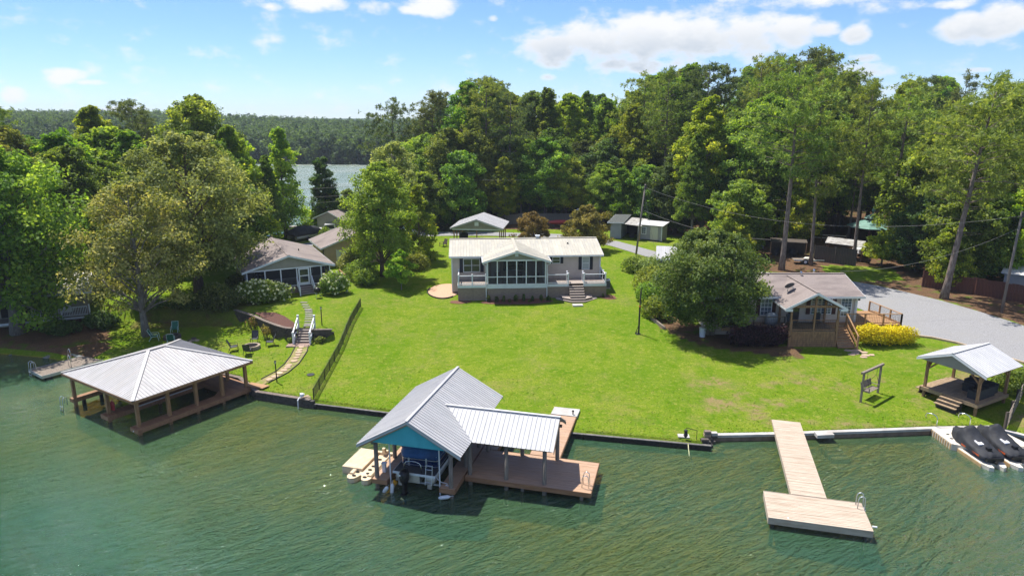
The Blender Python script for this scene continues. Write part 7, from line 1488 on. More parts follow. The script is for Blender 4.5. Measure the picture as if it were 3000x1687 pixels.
# ================================================================== hip-roofed boathouse
def hip_boathouse():
    t = thing('boathouse', 'square brown-post boathouse with white ribbed metal hip roof and two empty slips', 'boathouse', (-25.45, 46.4, 0), R(-33)); hx, hy, EV, RD = 4.6, 4.45, 2.56, 3.98; rl = .6; DZ = .6
    rf = MB(); c = [(-hx, -hy, EV), (hx, -hy, EV), (hx, hy, EV), (-hx, hy, EV), (0, -rl, RD), (0, rl, RD)]
    rf.v = [(x, y, z-.03) for x, y, z in c] + [(x, y, z-.10) for x, y, z in c]
    rf.f = [(0, 1, 4), (1, 2, 5, 4), (2, 3, 5), (3, 0, 4, 5), (10, 7, 6), (10, 11, 8, 7), (11, 9, 8), (11, 10, 6, 9), (0, 6, 7, 1), (1, 7, 8, 2), (2, 8, 9, 3), (3, 9, 6, 0)]
    r = rf.build('roof', 'post_brown', t)
    for poly in ([c[0], c[1], c[4]], [c[1], c[2], c[5], c[4]], [c[2], c[3], c[5]], [c[3], c[0], c[4], c[5]]): roof_panels(r, poly, .235, 'galv_taupe', .012, .026)
    for a, b in ((0, 4), (1, 4), (2, 5), (3, 5), (4, 5)):
        MB().beam(Vector(c[a])+Vector((0, 0, .06)), Vector(c[b])+Vector((0, 0, .055)), .22, .03).build('hip_cap', 'galv_taupe', r)
    for (x0, y0, x1, y1) in ((-hx, -hy, hx, -hy), (hx, -hy, hx, hy), (-hx, hy, hx, hy), (-hx, -hy, -hx, hy)): MB().beam((x0, y0, EV-.10), (x1, y1, EV-.10), .05, .16).build('fascia', 'post_brown', r)
    for x, y in ((4.2, -4.05), (4.25, -2.0), (4.25, 0.0), (4.25, 2.0), (4.2, 4.0), (.5, -4.05), (.4, -.5), (.4, 3.2), (-4.1, -4.05), (-4.1, 0), (-4.1, 3.9), (1.9, 4.05)):
        MB().box(x-.1, y-.1, -1.6, x+.1, y+.1, EV-.1).build('post', 'post_brown', t)
    for (x0, y0, x1, y1) in ((4.2, -4.05, 4.2, 4.05), (-4.1, -4.05, -4.1, 4.05), (.45, -4.05, .45, 3.3)): MB().beam((x0, y0, EV-.16), (x1, y1, EV-.16), .09, .2).build('beam', 'post_brown', t)
    def fing(x0, x1, y0, y1, z, al, sd, rim='deck_red', nm='finger_deck'):
        planks(nm, 'deck_red', t, x0+.03, x1-.03, y0+.03, y1-.03, z, .14, along=al, seed=sd); m = MB(); m.box(x0, y0, z-.3, x1, y0+.028, z-.01); m.box(x0, y1-.028, z-.3, x1, y1, z-.01); m.box(x0, y0+.029, z-.3, x0+.028, y1-.029, z-.01); m.box(x1-.028, y0+.029, z-.3, x1, y1-.029, z-.01); m.build('rim_board', rim, t)
    fing(3.72, 4.62, -4.4, 2.6, DZ, 'y', 1); fing(.05, 1.0, -4.4, 2.6, DZ, 'y', 2); fing(-4.4, 4.62, 2.61, 4.5, DZ, 'x', 3, nm='back_deck'); fing(-4.35, -3.85, -4.3, 2.6, DZ+.12, 'y', 4, 'post_brown', 'side_finger')
    m = MB(); m.extr([(3.0, 2.6, DZ-.03), (3.72, 2.6, DZ-.03), (3.72, 1.7, DZ-.03)], (0, 0, .03)); m.build('corner_brace', 'deck_red', t); m = MB(); m.extr([(1.0, 1.9, DZ-.03), (1.0, 2.6, DZ-.03), (1.7, 2.6, DZ-.03)], (0, 0, .03)); m.build('corner_brace', 'deck_red', t)
    for x in (1.04,): m = MB(); m.cyl((x+.06, -2.6, DZ+.06), (x+.06, 1.6, DZ+.06), .05, n=7); m.build('bumper_pipe', 'alu', t)
    for k in range(5): m = MB(); m.box(-4.2, -3.6+k*1.2, -.5, -4.0, -3.4+k*1.2, .45); m.build('pile', 'timber_black', t)
    m = MB(); m.cyl((4.15, -4.41, .42), (4.15, -4.44, .42), .05, n=8); m.build('light', 'fender', t)
    return t
hip_boathouse()
ladder('aluminium swim ladder at the outer post of the hip-roofed boathouse', (-31.55, 44.45, .45), R(-33), .8, 'alu')
t = thing('life_vest', 'pink life vest hanging on the middle post of the hip-roofed boathouse', 'life vest', (-27.05, 42.9, 1.1)); m = MB(); m.extr([(-.12, 0, -.32), (.12, 0, -.36), (.14, 0, .18), (.05, 0, .3), (-.06, 0, .3), (-.14, 0, .2)], (0, .07, 0)); m.build('panel', 'red_paint', t); m = MB(); m.tube([(-.05, .03, .28), (0, .03, .4), (.05, .03, .28)], .012, 5); m.build('strap', 'red_paint', t)
o = MB().prism([(-.9, -.35), (.75, -.35), (.9, .3), (-.8, .35)], 0, .05).build('gangplank', 'wood_stained'); o.location = (-18.95, 47.5, .66); o.rotation_euler = (0, 0, R(-20)); tag(o, 'orange-brown gangplank between the hip-roofed boathouse and the stepping path', 'plank')
# aluminium framed float
A = math.atan2(4.5, 3.2)-R(90)
fl = thing('floating_dock', 'aluminium edged plank float with hoop ladders beyond the hip roof', 'floating dock', (-37.7, 50.8, 0), A)
planks('deck_boards', 'wood_grey', fl, -1.2, 1.2, 0, 7.2, .42, .14, along='x', seed=31); m = MB(); m.box(-1.25, -.05, .2, 1.25, -.002, .44); m.box(-1.25, 0, .2, -1.202, 7.2, .44); m.box(1.202, 0, .2, 1.25, 7.2, .44); m.build('frame', 'alu', fl); m = MB(); m.box(-.6, 7.21, .44, .6, 9.6, .52); m.build('gangway', 'fence_dark', fl); m = MB(); m.box(-2.6, 3.6, .2, -1.3, 5.0, .44); m.build('side_float', 'alu', fl)
for x, y in ((-.9, .5), (.9, .5), (-.9, 5), (.9, 5)): m = MB(); m.cyl((x, y, -.3), (x, y, .2), .28, n=10); m.build('drum', 'timber_black', fl)
def on_float(lx, ly, lz): return (-37.7+lx*math.cos(A)-ly*math.sin(A), 50.8+lx*math.sin(A)+ly*math.cos(A), lz)
ladder('hoop ladder at the outer tip of the aluminium edged float', on_float(-.75, -.08, .44), A, 1.0, 'alu')
for i, (lx, ly, lb) in enumerate(((-.95, 2.9, 'tall hoop rail on the shore side of the aluminium edged float'), (.75, 2.2, 'tall hoop rail on the open water side of the aluminium edged float'))):
    x, y, z = on_float(lx, ly, .44); o = MB().tube([(-.22, 0, 0), (-.22, 0, .75), (-.15, 0, .92), (0, 0, .98), (.15, 0, .92), (.22, 0, .75), (.22, 0, 0)], .026, 7).build('hoop_rail', 'chrome', smooth=True); o.location = (x, y, z); o.rotation_euler = (0, 0, A); tag(o, lb, 'hoop rail')

# ================================================================== brown house with screened front porch
def left_house():
    t = thing('porch_cottage', 'brown shingled cottage with olive gable, dark screened porch and white door', 'house', (-27.0, 66.6, 2.12), R(27)); W_, L_, EV, RD, FL = 9.2, 12.0, 2.82, 4.2, .85; cx = W_/2; wl, wr = .4, W_-.4; pf, pb = .4, 3.0
    r = gable_roof(t, 0, W_, 0, L_, EV, RD, 'shingle', .1, 'y', 'trim', rake=.2)
    MB().beam((cx, -.02, RD+.015), (cx, L_, RD+.015), .3, .03).build('ridge_cap', 'shingle', r)
    for x, y in ((cx+1.9, 5.2), (cx-1.1, 6.8)): m = MB(); z = EV+(cx-abs(x-cx))*(RD-EV)/cx; m.cyl((x, y, z-.1), (x, y, z+.22), .06); m.build('vent_pipe', 'black', r)
    lapwall(t, (0, pf, 0), (1, 0, 0), (0, -1, 0), [(wl-.3, EV-.05), (wr+.3, EV-.05), (cx, RD-.2)], 'siding_olive', .14, 'gable', thick=.05)
    for x, n in ((wl, -1), (wr, 1)): lapwall(t, (x, pb, 0), (0, 1, 0), (n, 0, 0), [(0, -.4), (L_-pb-.3, -.4), (L_-pb-.3, EV), (0, EV)], 'siding_olive', .14)
    lapwall(t, (wl, L_-.3, 0), (1, 0, 0), (0, 1, 0), [(0, -.4), (wr-wl, -.4), (wr-wl, EV), (cx-wl, RD-.15), (0, EV)], 'siding_olive', .14)
    MB().box(wl, pb-.03, FL, wr, pb+.05, EV).build('inner_wall', 'siding_greybeige', t)
    for x in (2.0, 6.9): F = Fr((0, pb-.035, 0), (1, 0, 0), (0, -1, 0)); window(t, F, x-.5, x+.5, FL+.7, FL+1.75, 1, 2, 'white', 'pane')
    MB().box(wl, pf, FL-.15, wr, pb, FL).build('porch_floor', 'composite_dark', t); MB().box(wl, pf-.02, -.4, wr, pf+.05, FL-.15).build('porch_base', 'skirt', t); MB().box(wl, pf, EV-.02, wr, pb, EV+.03).build('porch_ceiling', 'siding_greybeige', t)
    fr_ = MB(); cols = [wl+.06, 2.2, 3.75, 5.35, 6.75, 7.85, wr-.06]
    for x in cols: fr_.box(x-.055, pf-.03, FL, x+.055, pf+.07, EV-.03)
    fr_.box(wl, pf-.035, EV-.14, wr, pf+.08, EV-.02); fr_.box(wl, pf-.025, FL, wr, pf+.06, FL+.08)
    for x in (wl+.06, wr-.06):
        for y in (pf+1.2, pb-.1): fr_.box(x-.05, y-.05, FL, x+.05, y+.05, EV)
    f = fr_.build('porch_frame', 'white', t)
    for a, b in zip(cols, cols[1:]): MB().add([(a+.055, pf+.02, FL+.08), (b-.055, pf+.02, FL+.08), (b-.055, pf+.02, EV-.14), (a+.055, pf+.02, EV-.14)], [(0, 1, 2, 3)]).build('screen', 'screen', f)
    for x in (wl+.06, wr-.06): MB().add([(x, pf, FL), (x, pb, FL), (x, pb, EV), (x, pf, EV)], [(0, 1, 2, 3)]).build('screen', 'screen', f)
    b = MB()
    for x0, x1 in ((wl+.1, 5.35), (6.75, wr-.1)):
        b.box(x0, pf+.075, FL+.80, x1, pf+.12, FL+.86); n = int((x1-x0)/.13)
        for i in range(n): x = x0+(i+.5)*(x1-x0)/n; b.box(x-.018, pf+.08, FL+.1, x+.018, pf+.11, FL+.8)
    b.build('porch_balusters', 'white', f, kind='stuff')
    m = MB(); d0, d1 = 5.5, 6.6; m.box(d0, pf-.09, FL+.02, d0+.13, pf-.035, EV-.16); m.box(d1-.13, pf-.09, FL+.02, d1, pf-.035, EV-.16); m.box(d0+.13, pf-.09, EV-.3, d1-.13, pf-.035, EV-.16); m.box(d0+.13, pf-.09, FL+.02, d1-.13, pf-.035, FL+.3); m.box(d0+.13, pf-.09, FL+.95, d1-.13, pf-.035, FL+1.05); d = m.build('door', 'white', t); MB().box(d0+.13, pf-.06, FL+.3, d1-.13, pf-.05, EV-.3).build('door_screen', 'pane', d); MB().cyl((d0+.07, pf-.13, FL+.98), (d0+.07, pf-.09, FL+.98), .025).build('handle', 'chrome', d)
    stairs(t, 5.35, 6.75, pf-.1, FL, .02, 5, .29, 'composite', 'composite_dark')
    for x in (5.3, 6.8):
        m = MB(); m.beam((x, pf-.1, FL+.92), (x, pf-1.55, .95), .08, .07); m.box(x-.05, pf-.2, FL-.1, x+.05, pf-.1, FL+.95); m.box(x-.05, pf-1.6, -.2, x+.05, pf-1.5, 1.0); m.beam((x, pf-.1, FL+.15), (x, pf-1.55, .18), .05, .06); m.build('stair_rail', 'white', t)
        b = MB()
        for k in range(8): tt = (k+.5)/8; y = pf-.1-1.45*tt; z = FL*(1-tt); b.box(x-.015, y-.015, z+.15, x+.015, y+.015, z+.9)
        b.build('stair_balusters', 'white', t, kind='stuff')
    # small side deck
    planks('side_deck', 'wood_stained', t, wr+.05, wr+1.7, .6, 3.4, .5, .14, along='x'); 
    for x, y in ((wr+.2, .65), (wr+1.6, .65), (wr+1.6, 2.0), (wr+1.6, 3.3)): MB().box(x-.06, y-.06, -.5, x+.06, y+.06, 1.5).build('side_deck_post', 'post_brown', t)
    MB().box(wr+.2, .6, 1.4, wr+1.65, .7, 1.48).build('side_deck_rail', 'wood_stained', t); MB().box(wr+1.55, .7, 1.4, wr+1.65, 3.35, 1.48).build('side_deck_rail', 'wood_stained', t)
    return t
left_house()
def hydr(lb, seed, x, y, rx, ry, h, n, fn): put(shrub('hydrangea', lb, 'leaf_hydra', rx, ry, h, seed, n, .21, 'white hydrangeas at the brown cottage', lumps=18, flowers=('petal_cream', fn, .135)), x, y, R(20))
hydr('wide hydrangea covered in creamy flower heads, beside the brown cottage stair', 81, -24.9, 65.75, 2.75, 1.35, 2.25, 7000, 210); hydr('smaller hydrangea with creamy flower heads between kettle grill and side deck', 82, -18.35, 68.65, 1.6, 1.2, 2.25, 5000, 120)
t = thing('kettle_grill', 'black kettle grill on three legs beside the cottage stair', 'grill', G(-19.75, 67.1)); m = MB(); m.lathe([(.05, .52), (.25, .58), (.33, .75), (.34, .80)], 14); m.build('bowl', 'black', t, smooth=True); m = MB(); m.lathe([(.345, .81), (.32, .95), (.18, 1.08), (.03, 1.12)], 14); l_ = m.build('lid', 'black', t, smooth=True); MB().box(-.08, -.02, 1.12, .08, .02, 1.18).build('handle', 'chrome', l_)
for k in range(3): a = 2*math.pi*k/3+.5; m = MB(); m.tube([(.15*math.cos(a), .15*math.sin(a), .6), (.42*math.cos(a), .42*math.sin(a), 0)], .016, 5); m.build('leg', 'alu', t)
def garage():
    t = thing('garage', 'tan garage with white door and brown shingle roof behind the cottage', 'garage', (-22.6, 80.6, 2.35), R(27)); W_, L_, EV, RD = 7.2, 6.4, 2.55, 3.9
    lapwall(t, (0, 0, 0), (1, 0, 0), (0, -1, 0), [(0, -.3), (W_, -.3), (W_, EV), (W_/2, RD-.15), (0, EV)], 'siding_tan', .16); lapwall(t, (0, 0, 0), (0, 1, 0), (-1, 0, 0), [(0.05, -.3), (L_, -.3), (L_, EV), (0.05, EV)], 'siding_tan', .16); lapwall(t, (W_, 0, 0), (0, 1, 0), (1, 0, 0), [(0.05, -.3), (L_, -.3), (L_, EV), (0.05, EV)], 'siding_tan', .16); lapwall(t, (0, L_, 0), (1, 0, 0), (0, 1, 0), [(0.05, -.3), (W_-.05, -.3), (W_-.05, EV), (W_/2, RD-.15), (0.05, EV)], 'siding_tan', .16)
    gable_roof(t, -.4, W_+.4, -.4, L_+.4, EV-.02, RD, 'shingle', .1, 'y', 'trim', rake=.18)
    d = MB().box(1.55, -.07, .0, 2.6, -.028, 2.1).build('door', 'door_white', t); MB().cyl((2.48, -.12, 1), (2.48, -.07, 1), .03).build('handle', 'black', d); MB().box(2.0, -.075, 1.5, 2.15, -.071, 1.65).build('peephole', 'pane', d); m = MB(); m.box(1.45, -.08, 0, 1.549, -.03, 2.2); m.box(2.601, -.08, 0, 2.7, -.03, 2.2); m.build('door_frame', 'white', t); m = MB(); m.tube([(-.06, -.3, EV-.1), (-.06, -.06, EV-.4), (-.06, -.06, .1)], .04, 6); m.build('downspout', 'black', t)
garage()
def far_house():
    t = thing('far_cottage', 'grey-brown cottage with shingle roof standing near the far lake', 'house', (-30.2, 105.2, 2.0), R(-30)); W_, L_, EV, RD = 5.6, 9, 3.0, 4.2
    lapwall(t, (0, 0, 0), (1, 0, 0), (0, -1, 0), [(0, -1), (W_, -1), (W_, EV), (W_/2, RD-.15), (0, EV)], 'siding_greybeige', .16); lapwall(t, (W_, 0, 0), (0, 1, 0), (1, 0, 0), [(0.05, -1), (L_, -1), (L_, EV), (.05, EV)], 'siding_greybeige', .16); lapwall(t, (0, 0, 0), (0, 1, 0), (-1, 0, 0), [(0.05, -1), (L_, -1), (L_, EV), (.05, EV)], 'siding_greybeige', .16)
    gable_roof(t, -.5, W_+.5, -.5, L_+.3, EV-.05, RD, 'shingle', .1, 'y', 'trim'); MB().box(W_+.0, .8, 0, W_+.06, 1.8, 2.1).build('door', 'door_white', t)
far_house()
# boats on the back shore
def covered_boat():
    t = thing('covered_boat', 'black covered pontoon boat on a trailer by the pointed bright green tree', 'boat', G(-30.4, 99.2), R(58)); m = MB(); n = 9
    sec = [(-2.6, .9, 1.2), (-2.3, 1.15, 1.75), (-1.0, 1.2, 2.1), (.6, 1.2, 2.05), (1.9, 1.1, 1.8), (2.6, .7, 1.4)]
    for x, w_, h_ in sec:
        for k in range(n): a = math.pi*k/(n-1); m.v.append((x, w_*math.cos(a), .95+(h_-.95)*math.sin(a)**.6+.03*math.sin(k*2+x*3)))
    for i in range(len(sec)-1):
        for k in range(n-1): m.f.append((i*n+k, i*n+k+1, (i+1)*n+k+1, (i+1)*n+k))
    m.f.append(tuple(range(n))); m.f.append(tuple((len(sec)-1)*n+k for k in range(n))[::-1]); m.build('cover', 'cover_black', t, smooth=True)
    for s in (-1, 1): m = MB(); m.cyl((-2.4, s*.8, .6), (2.3, s*.8, .6), .28, n=10); m.build('pontoon', 'pontoon', t)
    MB().box(-2.5, -1.05, .86, 2.5, 1.05, .94).build('hull_deck', 'fence_dark', t); MB().box(-2.2, -.5, .25, 2.9, .5, .34).build('trailer_frame', 'black', t)
    for s in (-1, 1): o = MB().cyl((-.4, s*.95, .3), (-.4, s*1.12, .3), .3, n=12).build('wheel', 'tyre', t)
covered_boat()
def runabout(label, x, y, rz):
    t = thing('runabout', label, 'boat', G(x, y, .35), rz, 'white boats on the back shore'); m = MB(); sec = [(-2.3, .85, .0), (-1, .95, .0), (.6, .9, .08), (1.7, .55, .25), (2.5, .06, .5)]
    for x_, w_, z_ in sec: m.v += [(x_, -w_, .75+z_*.5), (x_, -w_*.8, .25+z_), (x_, 0, 0+z_), (x_, w_*.8, .25+z_), (x_, w_, .75+z_*.5)]
    for i in range(4):
        for k in range(4): m.f.append((i*5+k, (i+1)*5+k, (i+1)*5+k+1, i*5+k+1))
    m.f.append((0, 1, 2, 3, 4)); m.build('hull', 'paint_white', t, smooth=True); m = MB(); m.prism([(-2.2, -.8), (.6, -.8), (1.8, -.4), (1.8, .4), (.6, .8), (-2.2, .8)], .68, .74); m.build('deck', 'float_white', t); m = MB(); m.extr([(.2, -.6, .74), (.55, -.5, 1.2), (.55, .5, 1.2), (.2, .6, .74)], (.03, 0, 0)); m.build('windscreen', 'pane_sky', t); m = MB(); m.box(-2.55, -.2, .3, -2.28, .2, 1.0); m.build('outboard', 'black', t); m = MB(); m.box(-1.8, -.3, -.36, 1.2, .3, -.2); m.build('trailer', 'alu', t); return t
rb = runabout('white runabout boat on the back shore, nearer the big oak', -37.2, 101.6, R(20)); copy_tree(rb, G(-34.6, 104.2, .35), R(14), 'white runabout boat on the back shore, nearer the pointed bright green tree')
# ================================================================== terrace: retaining wall, stair, paths, lamps
w = thing('retaining_wall', 'curved brown block retaining wall holding the cottage terrace', 'retaining wall'); course_wall(w, [(-26.3, 62.75), (-24.2, 61.1), (-22.4, 59.3), (-20.9, 57.95), (-19.9, 57.2), (-19.15, 57.0)], .92, 6, .42, .2, .26, 'block_brown', 'cap_stone', .07, 6)
w = thing('retaining_wall', 'short stub of block retaining wall on the fence side of the white railed stair', 'retaining wall'); course_wall(w, [(-17.3, 57.0), (-15.8, 57.1)], 1.0, 5, .42, .2, .24, 'block_brown', 'cap_stone', .07, 7)
sheet('mulch_bed', [(-24.6, 62.3), (-22.6, 62.2), (-21.2, 61.0), (-19.6, 58.9), (-19.25, 57.5), (-19.75, 57.55), (-21.0, 58.5), (-22.6, 60.1)], 'mulch_dark', .06, n=4)
t = thing('garden_stair', 'wooden garden stair with two white rails through the retaining wall', 'stairs', (-18.2, 57.75, 0)); stairs(t, -.62, .62, 0, 2.02, .98, 6, .25, 'composite', 'composite_dark')
for x in (-.72, .72):
    m = MB(); m.beam((x, .1, 2.95), (x, -1.5, 1.98), .1, .09); m.build('handrail', 'white', t); m = MB(); m.beam((x, .1, 2.25), (x, -1.5, 1.2), .05, .35); m.build('side_panel', 'white', t)
    for y, z in ((.12, 2.02), (-1.52, .95)): m = MB(); m.box(x-.07, y-.07, z-.2, x+.07, y+.07, z+1.05); m.box(x-.09, y-.09, z+1.05, x+.09, y+.09, z+1.1); m.build('newel_post', 'white', t)
t = thing('brick_landing', 'brick paved landing at the foot of the white railed garden stair', 'landing'); z = .96; k = 0
for i in range(4):
    for j in range(2): o = MB().prism([(-19.4+i*.5+.01, 55.55+j*.42), (-19.4+i*.5+.49, 55.6+j*.42), (-19.4+i*.5+.49, 56.0+j*.42), (-19.4+i*.5+.01, 55.95+j*.42)], z-.2, z+.04).build('paver', 'brick_pad', t)
M('path_soil', (.30, .22, .115), (.20, .20, .06), 3, .95, .02, 16, coord='World', c3=(.15, .22, .02), s3=2.2)
ribbon('garden_path', [((-18.55,55.7),(-17.6,55.9)),((-18.3,53.5),(-17.3,54.5)),((-18.25,51.8),(-17.2,51.9)),((-18.45,50.3),(-17.5,50.1)),((-19.1,48.9),(-18.4,48.2)),((-19.5,47.9),(-18.95,47.3))], 'path_soil', .025, 6, 4)
ed = thing('path_edging', 'black plastic edging along the stepping stone path', 'edging')
for seq in ([(-18.6,55.7),(-18.35,53.5),(-18.3,51.8),(-18.5,50.3),(-19.15,48.9)], [(-17.55,55.9),(-17.25,54.5),(-17.15,51.9),(-17.45,50.1),(-18.35,48.15)]):
    for a, b in zip(seq, seq[1:]): m = MB(); m.beam(G(*a, .02), G(*b, .02), .05, .12); m.build('strip', 'black_matt', ed)
LOW = [(-18.02,55.45),(-17.99,54.84),(-17.89,54.28),(-17.79,53.68),(-17.74,53.1),(-17.71,52.4),(-17.87,51.5),(-17.83,51.04),(-17.92,50.51),(-18.08,49.95),(-18.24,49.32),(-18.5,48.79)]
UP = [(-20.67,65.45),(-20.29,64.57),(-19.95,63.81),(-19.59,63.12),(-19.39,62.64),(-19.21,62.09),(-19.02,61.44),(-18.84,60.84),(-18.7,60.15),(-18.49,59.43),(-18.31,58.67),(-18.2,58.2)]
p0 = p1_ = None; rq = random.Random(3)
for i, (x, y) in enumerate(LOW):
    if p0 is None: p0 = MB().lathe([(.22, -.06), (.235, .03), (.225, .045)], 12).build('stepping_stone', 'stone_pale'); tag(p0, 'round pale stepping stone on the soil path down to the boathouse', 'stepping stone', 'round stepping stones'); o = p0
    else: o = inst(p0)
    o.location = G(x, y, .03); s_ = rq.uniform(.95, 1.2); o.scale = (s_*1.15, s_, 1); o.rotation_euler = (0, 0, rq.uniform(0, 3))
for i, (x, y) in enumerate(UP):
    if p1_ is None: p1_ = MB().box(-.34, -.17, -.06, .34, .17, .045).build('stepping_stone', 'stone_grey'); tag(p1_, 'rectangular grey paver set in the grass below the cottage stair', 'stepping stone', 'rectangular stepping stones'); o = p1_
    else: o = inst(p1_)
    o.location = G(x, y); o.rotation_euler = (0, 0, rq.uniform(-.12, .12))
def lamp_post(lb, x, y):
    t = thing('lamp_post', lb, 'lamp post', G(x, y), 0, 'black garden lamp posts'); m = MB(); m.tube([(0, 0, -.2), (0, 0, 1.5)], .045, 8); m.build('post', 'black', t); m = MB(); m.lathe([(.05, 1.5), (.07, 1.52), (.075, 1.66), (.06, 1.67)], 8); m.build('lantern', 'alu', t); m = MB(); m.lathe([(.09, 1.67), (.085, 1.7), (.01, 1.75)], 8); m.build('cap', 'black', t); return t
lp = lamp_post('black lamp post beside the white railed garden stair', -16.95, 58.3); copy_tree(lp, G(-17.75, 48.3), 0, 'black lamp post beside the round stepping stones near the water')
def fire_pit(lb, x, y, r, n, mat, courses=1):
    t = thing('fire_pit', lb, 'fire pit', G(x, y)); 
    for c in range(courses):
        for k in range(n):
            a = 2*math.pi*(k+.5*c)/n; o = MB().extr([((r-.14)*math.cos(a-3.0/n), (r-.14)*math.sin(a-3.0/n), c*.16-.04), (r*1.08*math.cos(a-3.0/n), r*1.08*math.sin(a-3.0/n), c*.16-.04), (r*1.08*math.cos(a+3.0/n), r*1.08*math.sin(a+3.0/n), c*.16-.04), ((r-.14)*math.cos(a+3.0/n), (r-.14)*math.sin(a+3.0/n), c*.16-.04)], (0, 0, .19 if c else .2)).build('stone', mat, t)
    m = MB(); m.lathe([(r-.12, -.05), (r-.12, .02), (.05, .05)], 14); m.build('ash_bed', 'ash', t)
fire_pit('shaded stone fire pit ringed by green lawn chairs', -30.5, 58.4, .68, 16, 'block_brown', 2); fire_pit('sunlit tan stone fire pit ringed by dark lawn chairs', -22.35, 55.65, .66, 18, 'stone_fire', 2)
def sling_chair(label, x, y, face, fab, frame, group):
    t = thing('lawn_chair', label, 'chair', G(x, y), math.atan2(face[1]-y, face[0]-x)+R(90), group)     # front of the chair is -y
    m = MB(); m.extr([(-.26, -.28, .42), (.26, -.28, .42), (.26, .24, .36), (-.26, .24, .36)], (0, 0, .02)); m.build('seat', fab, t); m = MB(); m.extr([(-.26, .25, .38), (.26, .25, .38), (.25, .50, .98), (-.25, .50, .98)], (0, .02, .005)); m.build('backrest', fab, t)
    for s in (-.29, .29):
        m = MB(); m.tube([(s, -.36, 0), (s, -.30, .38), (s, -.30, .58), (s, -.22, .62), (s, .36, .64)], .02, 6); m.build('arm_frame', frame, t); m = MB(); m.tube([(s*.95, .44, 0), (s*.95, .22, .37), (s*.93, .52, 1.0)], .02, 6); m.build('back_frame', frame, t); m = MB(); m.tube([(s, -.30, .42), (s*.95, .24, .36)], .018, 6); m.build('side_rail', frame, t)
    m = MB(); m.tube([(-.27, .52, 1.0), (.27, .52, 1.0)], .02, 6); m.build('top_rail', frame, t); return t
c1 = sling_chair('green sling lawn chair beside the forked tree trunk', -31.85, 58.0, (-30.5, 58.4), 'green_sling', 'mint', 'green sling chairs round the shaded fire pit')
for (x, y, lb) in ((-30.9, 59.75, 'green sling lawn chair on the far side of the shaded fire pit'), (-30.0, 57.15, 'green sling lawn chair with its back to the lake')): copy_tree(c1, G(x, y), math.atan2(58.4-y, -30.5-x)+R(90), lb)
c2 = sling_chair('dark sling chair on the tree side of the sunlit fire pit', -23.7, 55.2, (-22.35, 55.65), 'grey_sling', 'black', 'dark sling chairs round the sunlit fire pit')
for (x, y, lb) in ((-22.55, 56.95, 'dark tall-backed sling chair facing the lake across the sunlit fire pit'), (-20.95, 56.2, 'dark sling chair on the garden stair side of the sunlit fire pit'), (-22.2, 54.35, 'dark sling chair with its back to the lake at the sunlit fire pit')): copy_tree(c2, G(x, y), math.atan2(55.65-y, -22.35-x)+R(90), lb)
t = thing('rock_pile', 'small pile of tan stones on the lawn between the two fire pits', 'rocks', G(-28.4, 57.7)); 
for i, (x, y, s_) in enumerate(((0, 0, .3), (.35, .1, .24), (-.3, .1, .22), (.05, .3, .26), (-.1, -.22, .18), (.1, .1, .24))): o = rock_mesh('stone', ('stone_fire', 'stone_pale', 'block_brown')[i % 3], 30+i, t); o.location = (x, y, .18 if i == 5 else -.03); o.scale = (s_, s_*.8, s_*.9)
put(shrub('rose_bush', 'leggy rose bush below the curved retaining wall', 'leaf_maple_green', .55, .5, 1.3, 84, 420, .13, lumps=7), -21.9, 57.9); put(shrub('rose_bush', 'red flowering rose bush at the far end of the curved retaining wall', 'leaf_maple_green', .6, .5, 1.35, 85, 460, .13, lumps=7, flowers=('red_paint', 8, .06)), -23.9, 60.2)
put(shrub('wall_shrub', 'low shrub beside the stub of block wall by the garden stair', 'leaf_oak', .5, .4, .6, 86, 500, .13, lumps=5), -16.6, 56.5); put(shrub('wall_shrub', 'tiny shrub in the corner between curved wall and brick landing', 'leaf_oak', .3, .3, .5, 87, 300, .12, lumps=4), -19.35, 56.55)
for (lb, mt, x, y, rx, ry, h, sd, n) in (('dark wide shrub at the shaded end of the curved retaining wall', 'leaf_dark', -28.3, 63.3, 2.3, 1.4, 2.5, 88, 5200), ('dark shrub mass under the big grey-green oak', 'leaf_dark', -31.6, 64.2, 2.1, 1.3, 1.3, 89, 3600), ('low dark hedge at the shaded edge of the green chair lawn', 'leaf_dark', -35.2, 64.2, 2.3, 1.1, 1.1, 90, 3600), ('dark hedge below the middle of the white railing', 'leaf_dark', -41.6, 60.0, 1.9, 1.0, 1.35, 91, 3600), ('dark hedge below the inland end of the white railing', 'leaf_dark', -38.6, 61.4, 1.8, 1.1, 1.5, 92, 3600), ('leafy bush between the cottage side deck and the garage', 'leaf_hydra', -17.0, 74.6, 1.9, 1.5, 2.3, 93, 3600), ('dark green bush at the edge of the lawn below the feathery tree', 'leaf_mid', -16.0, 72.3, 1.5, 1.2, 1.7, 94, 3200), ('round trimmed bush beside the sweetgum', 'leaf_oak', -11.6, 80.4, 1.7, 1.5, 1.9, 95, 3600), ('pale weeping shrub at the corner of the tan garage', 'leaf_grey', -18.6, 77.2, 1.7, 1.5, 2.7, 96, 3600), ('small round bush beside the black covered boat', 'leaf_mid', -27.4, 99.0, 1.1, 1.1, 1.7, 97, 2000), ('dark bush against the shaded side of the brown cottage', 'leaf_dark', -28.6, 68.4, 1.2, 1.2, 2.2, 98, 2600)):
    put(shrub('garden_bush', lb, mt, rx, ry, h, sd, n, .22, lumps=12), x, y)
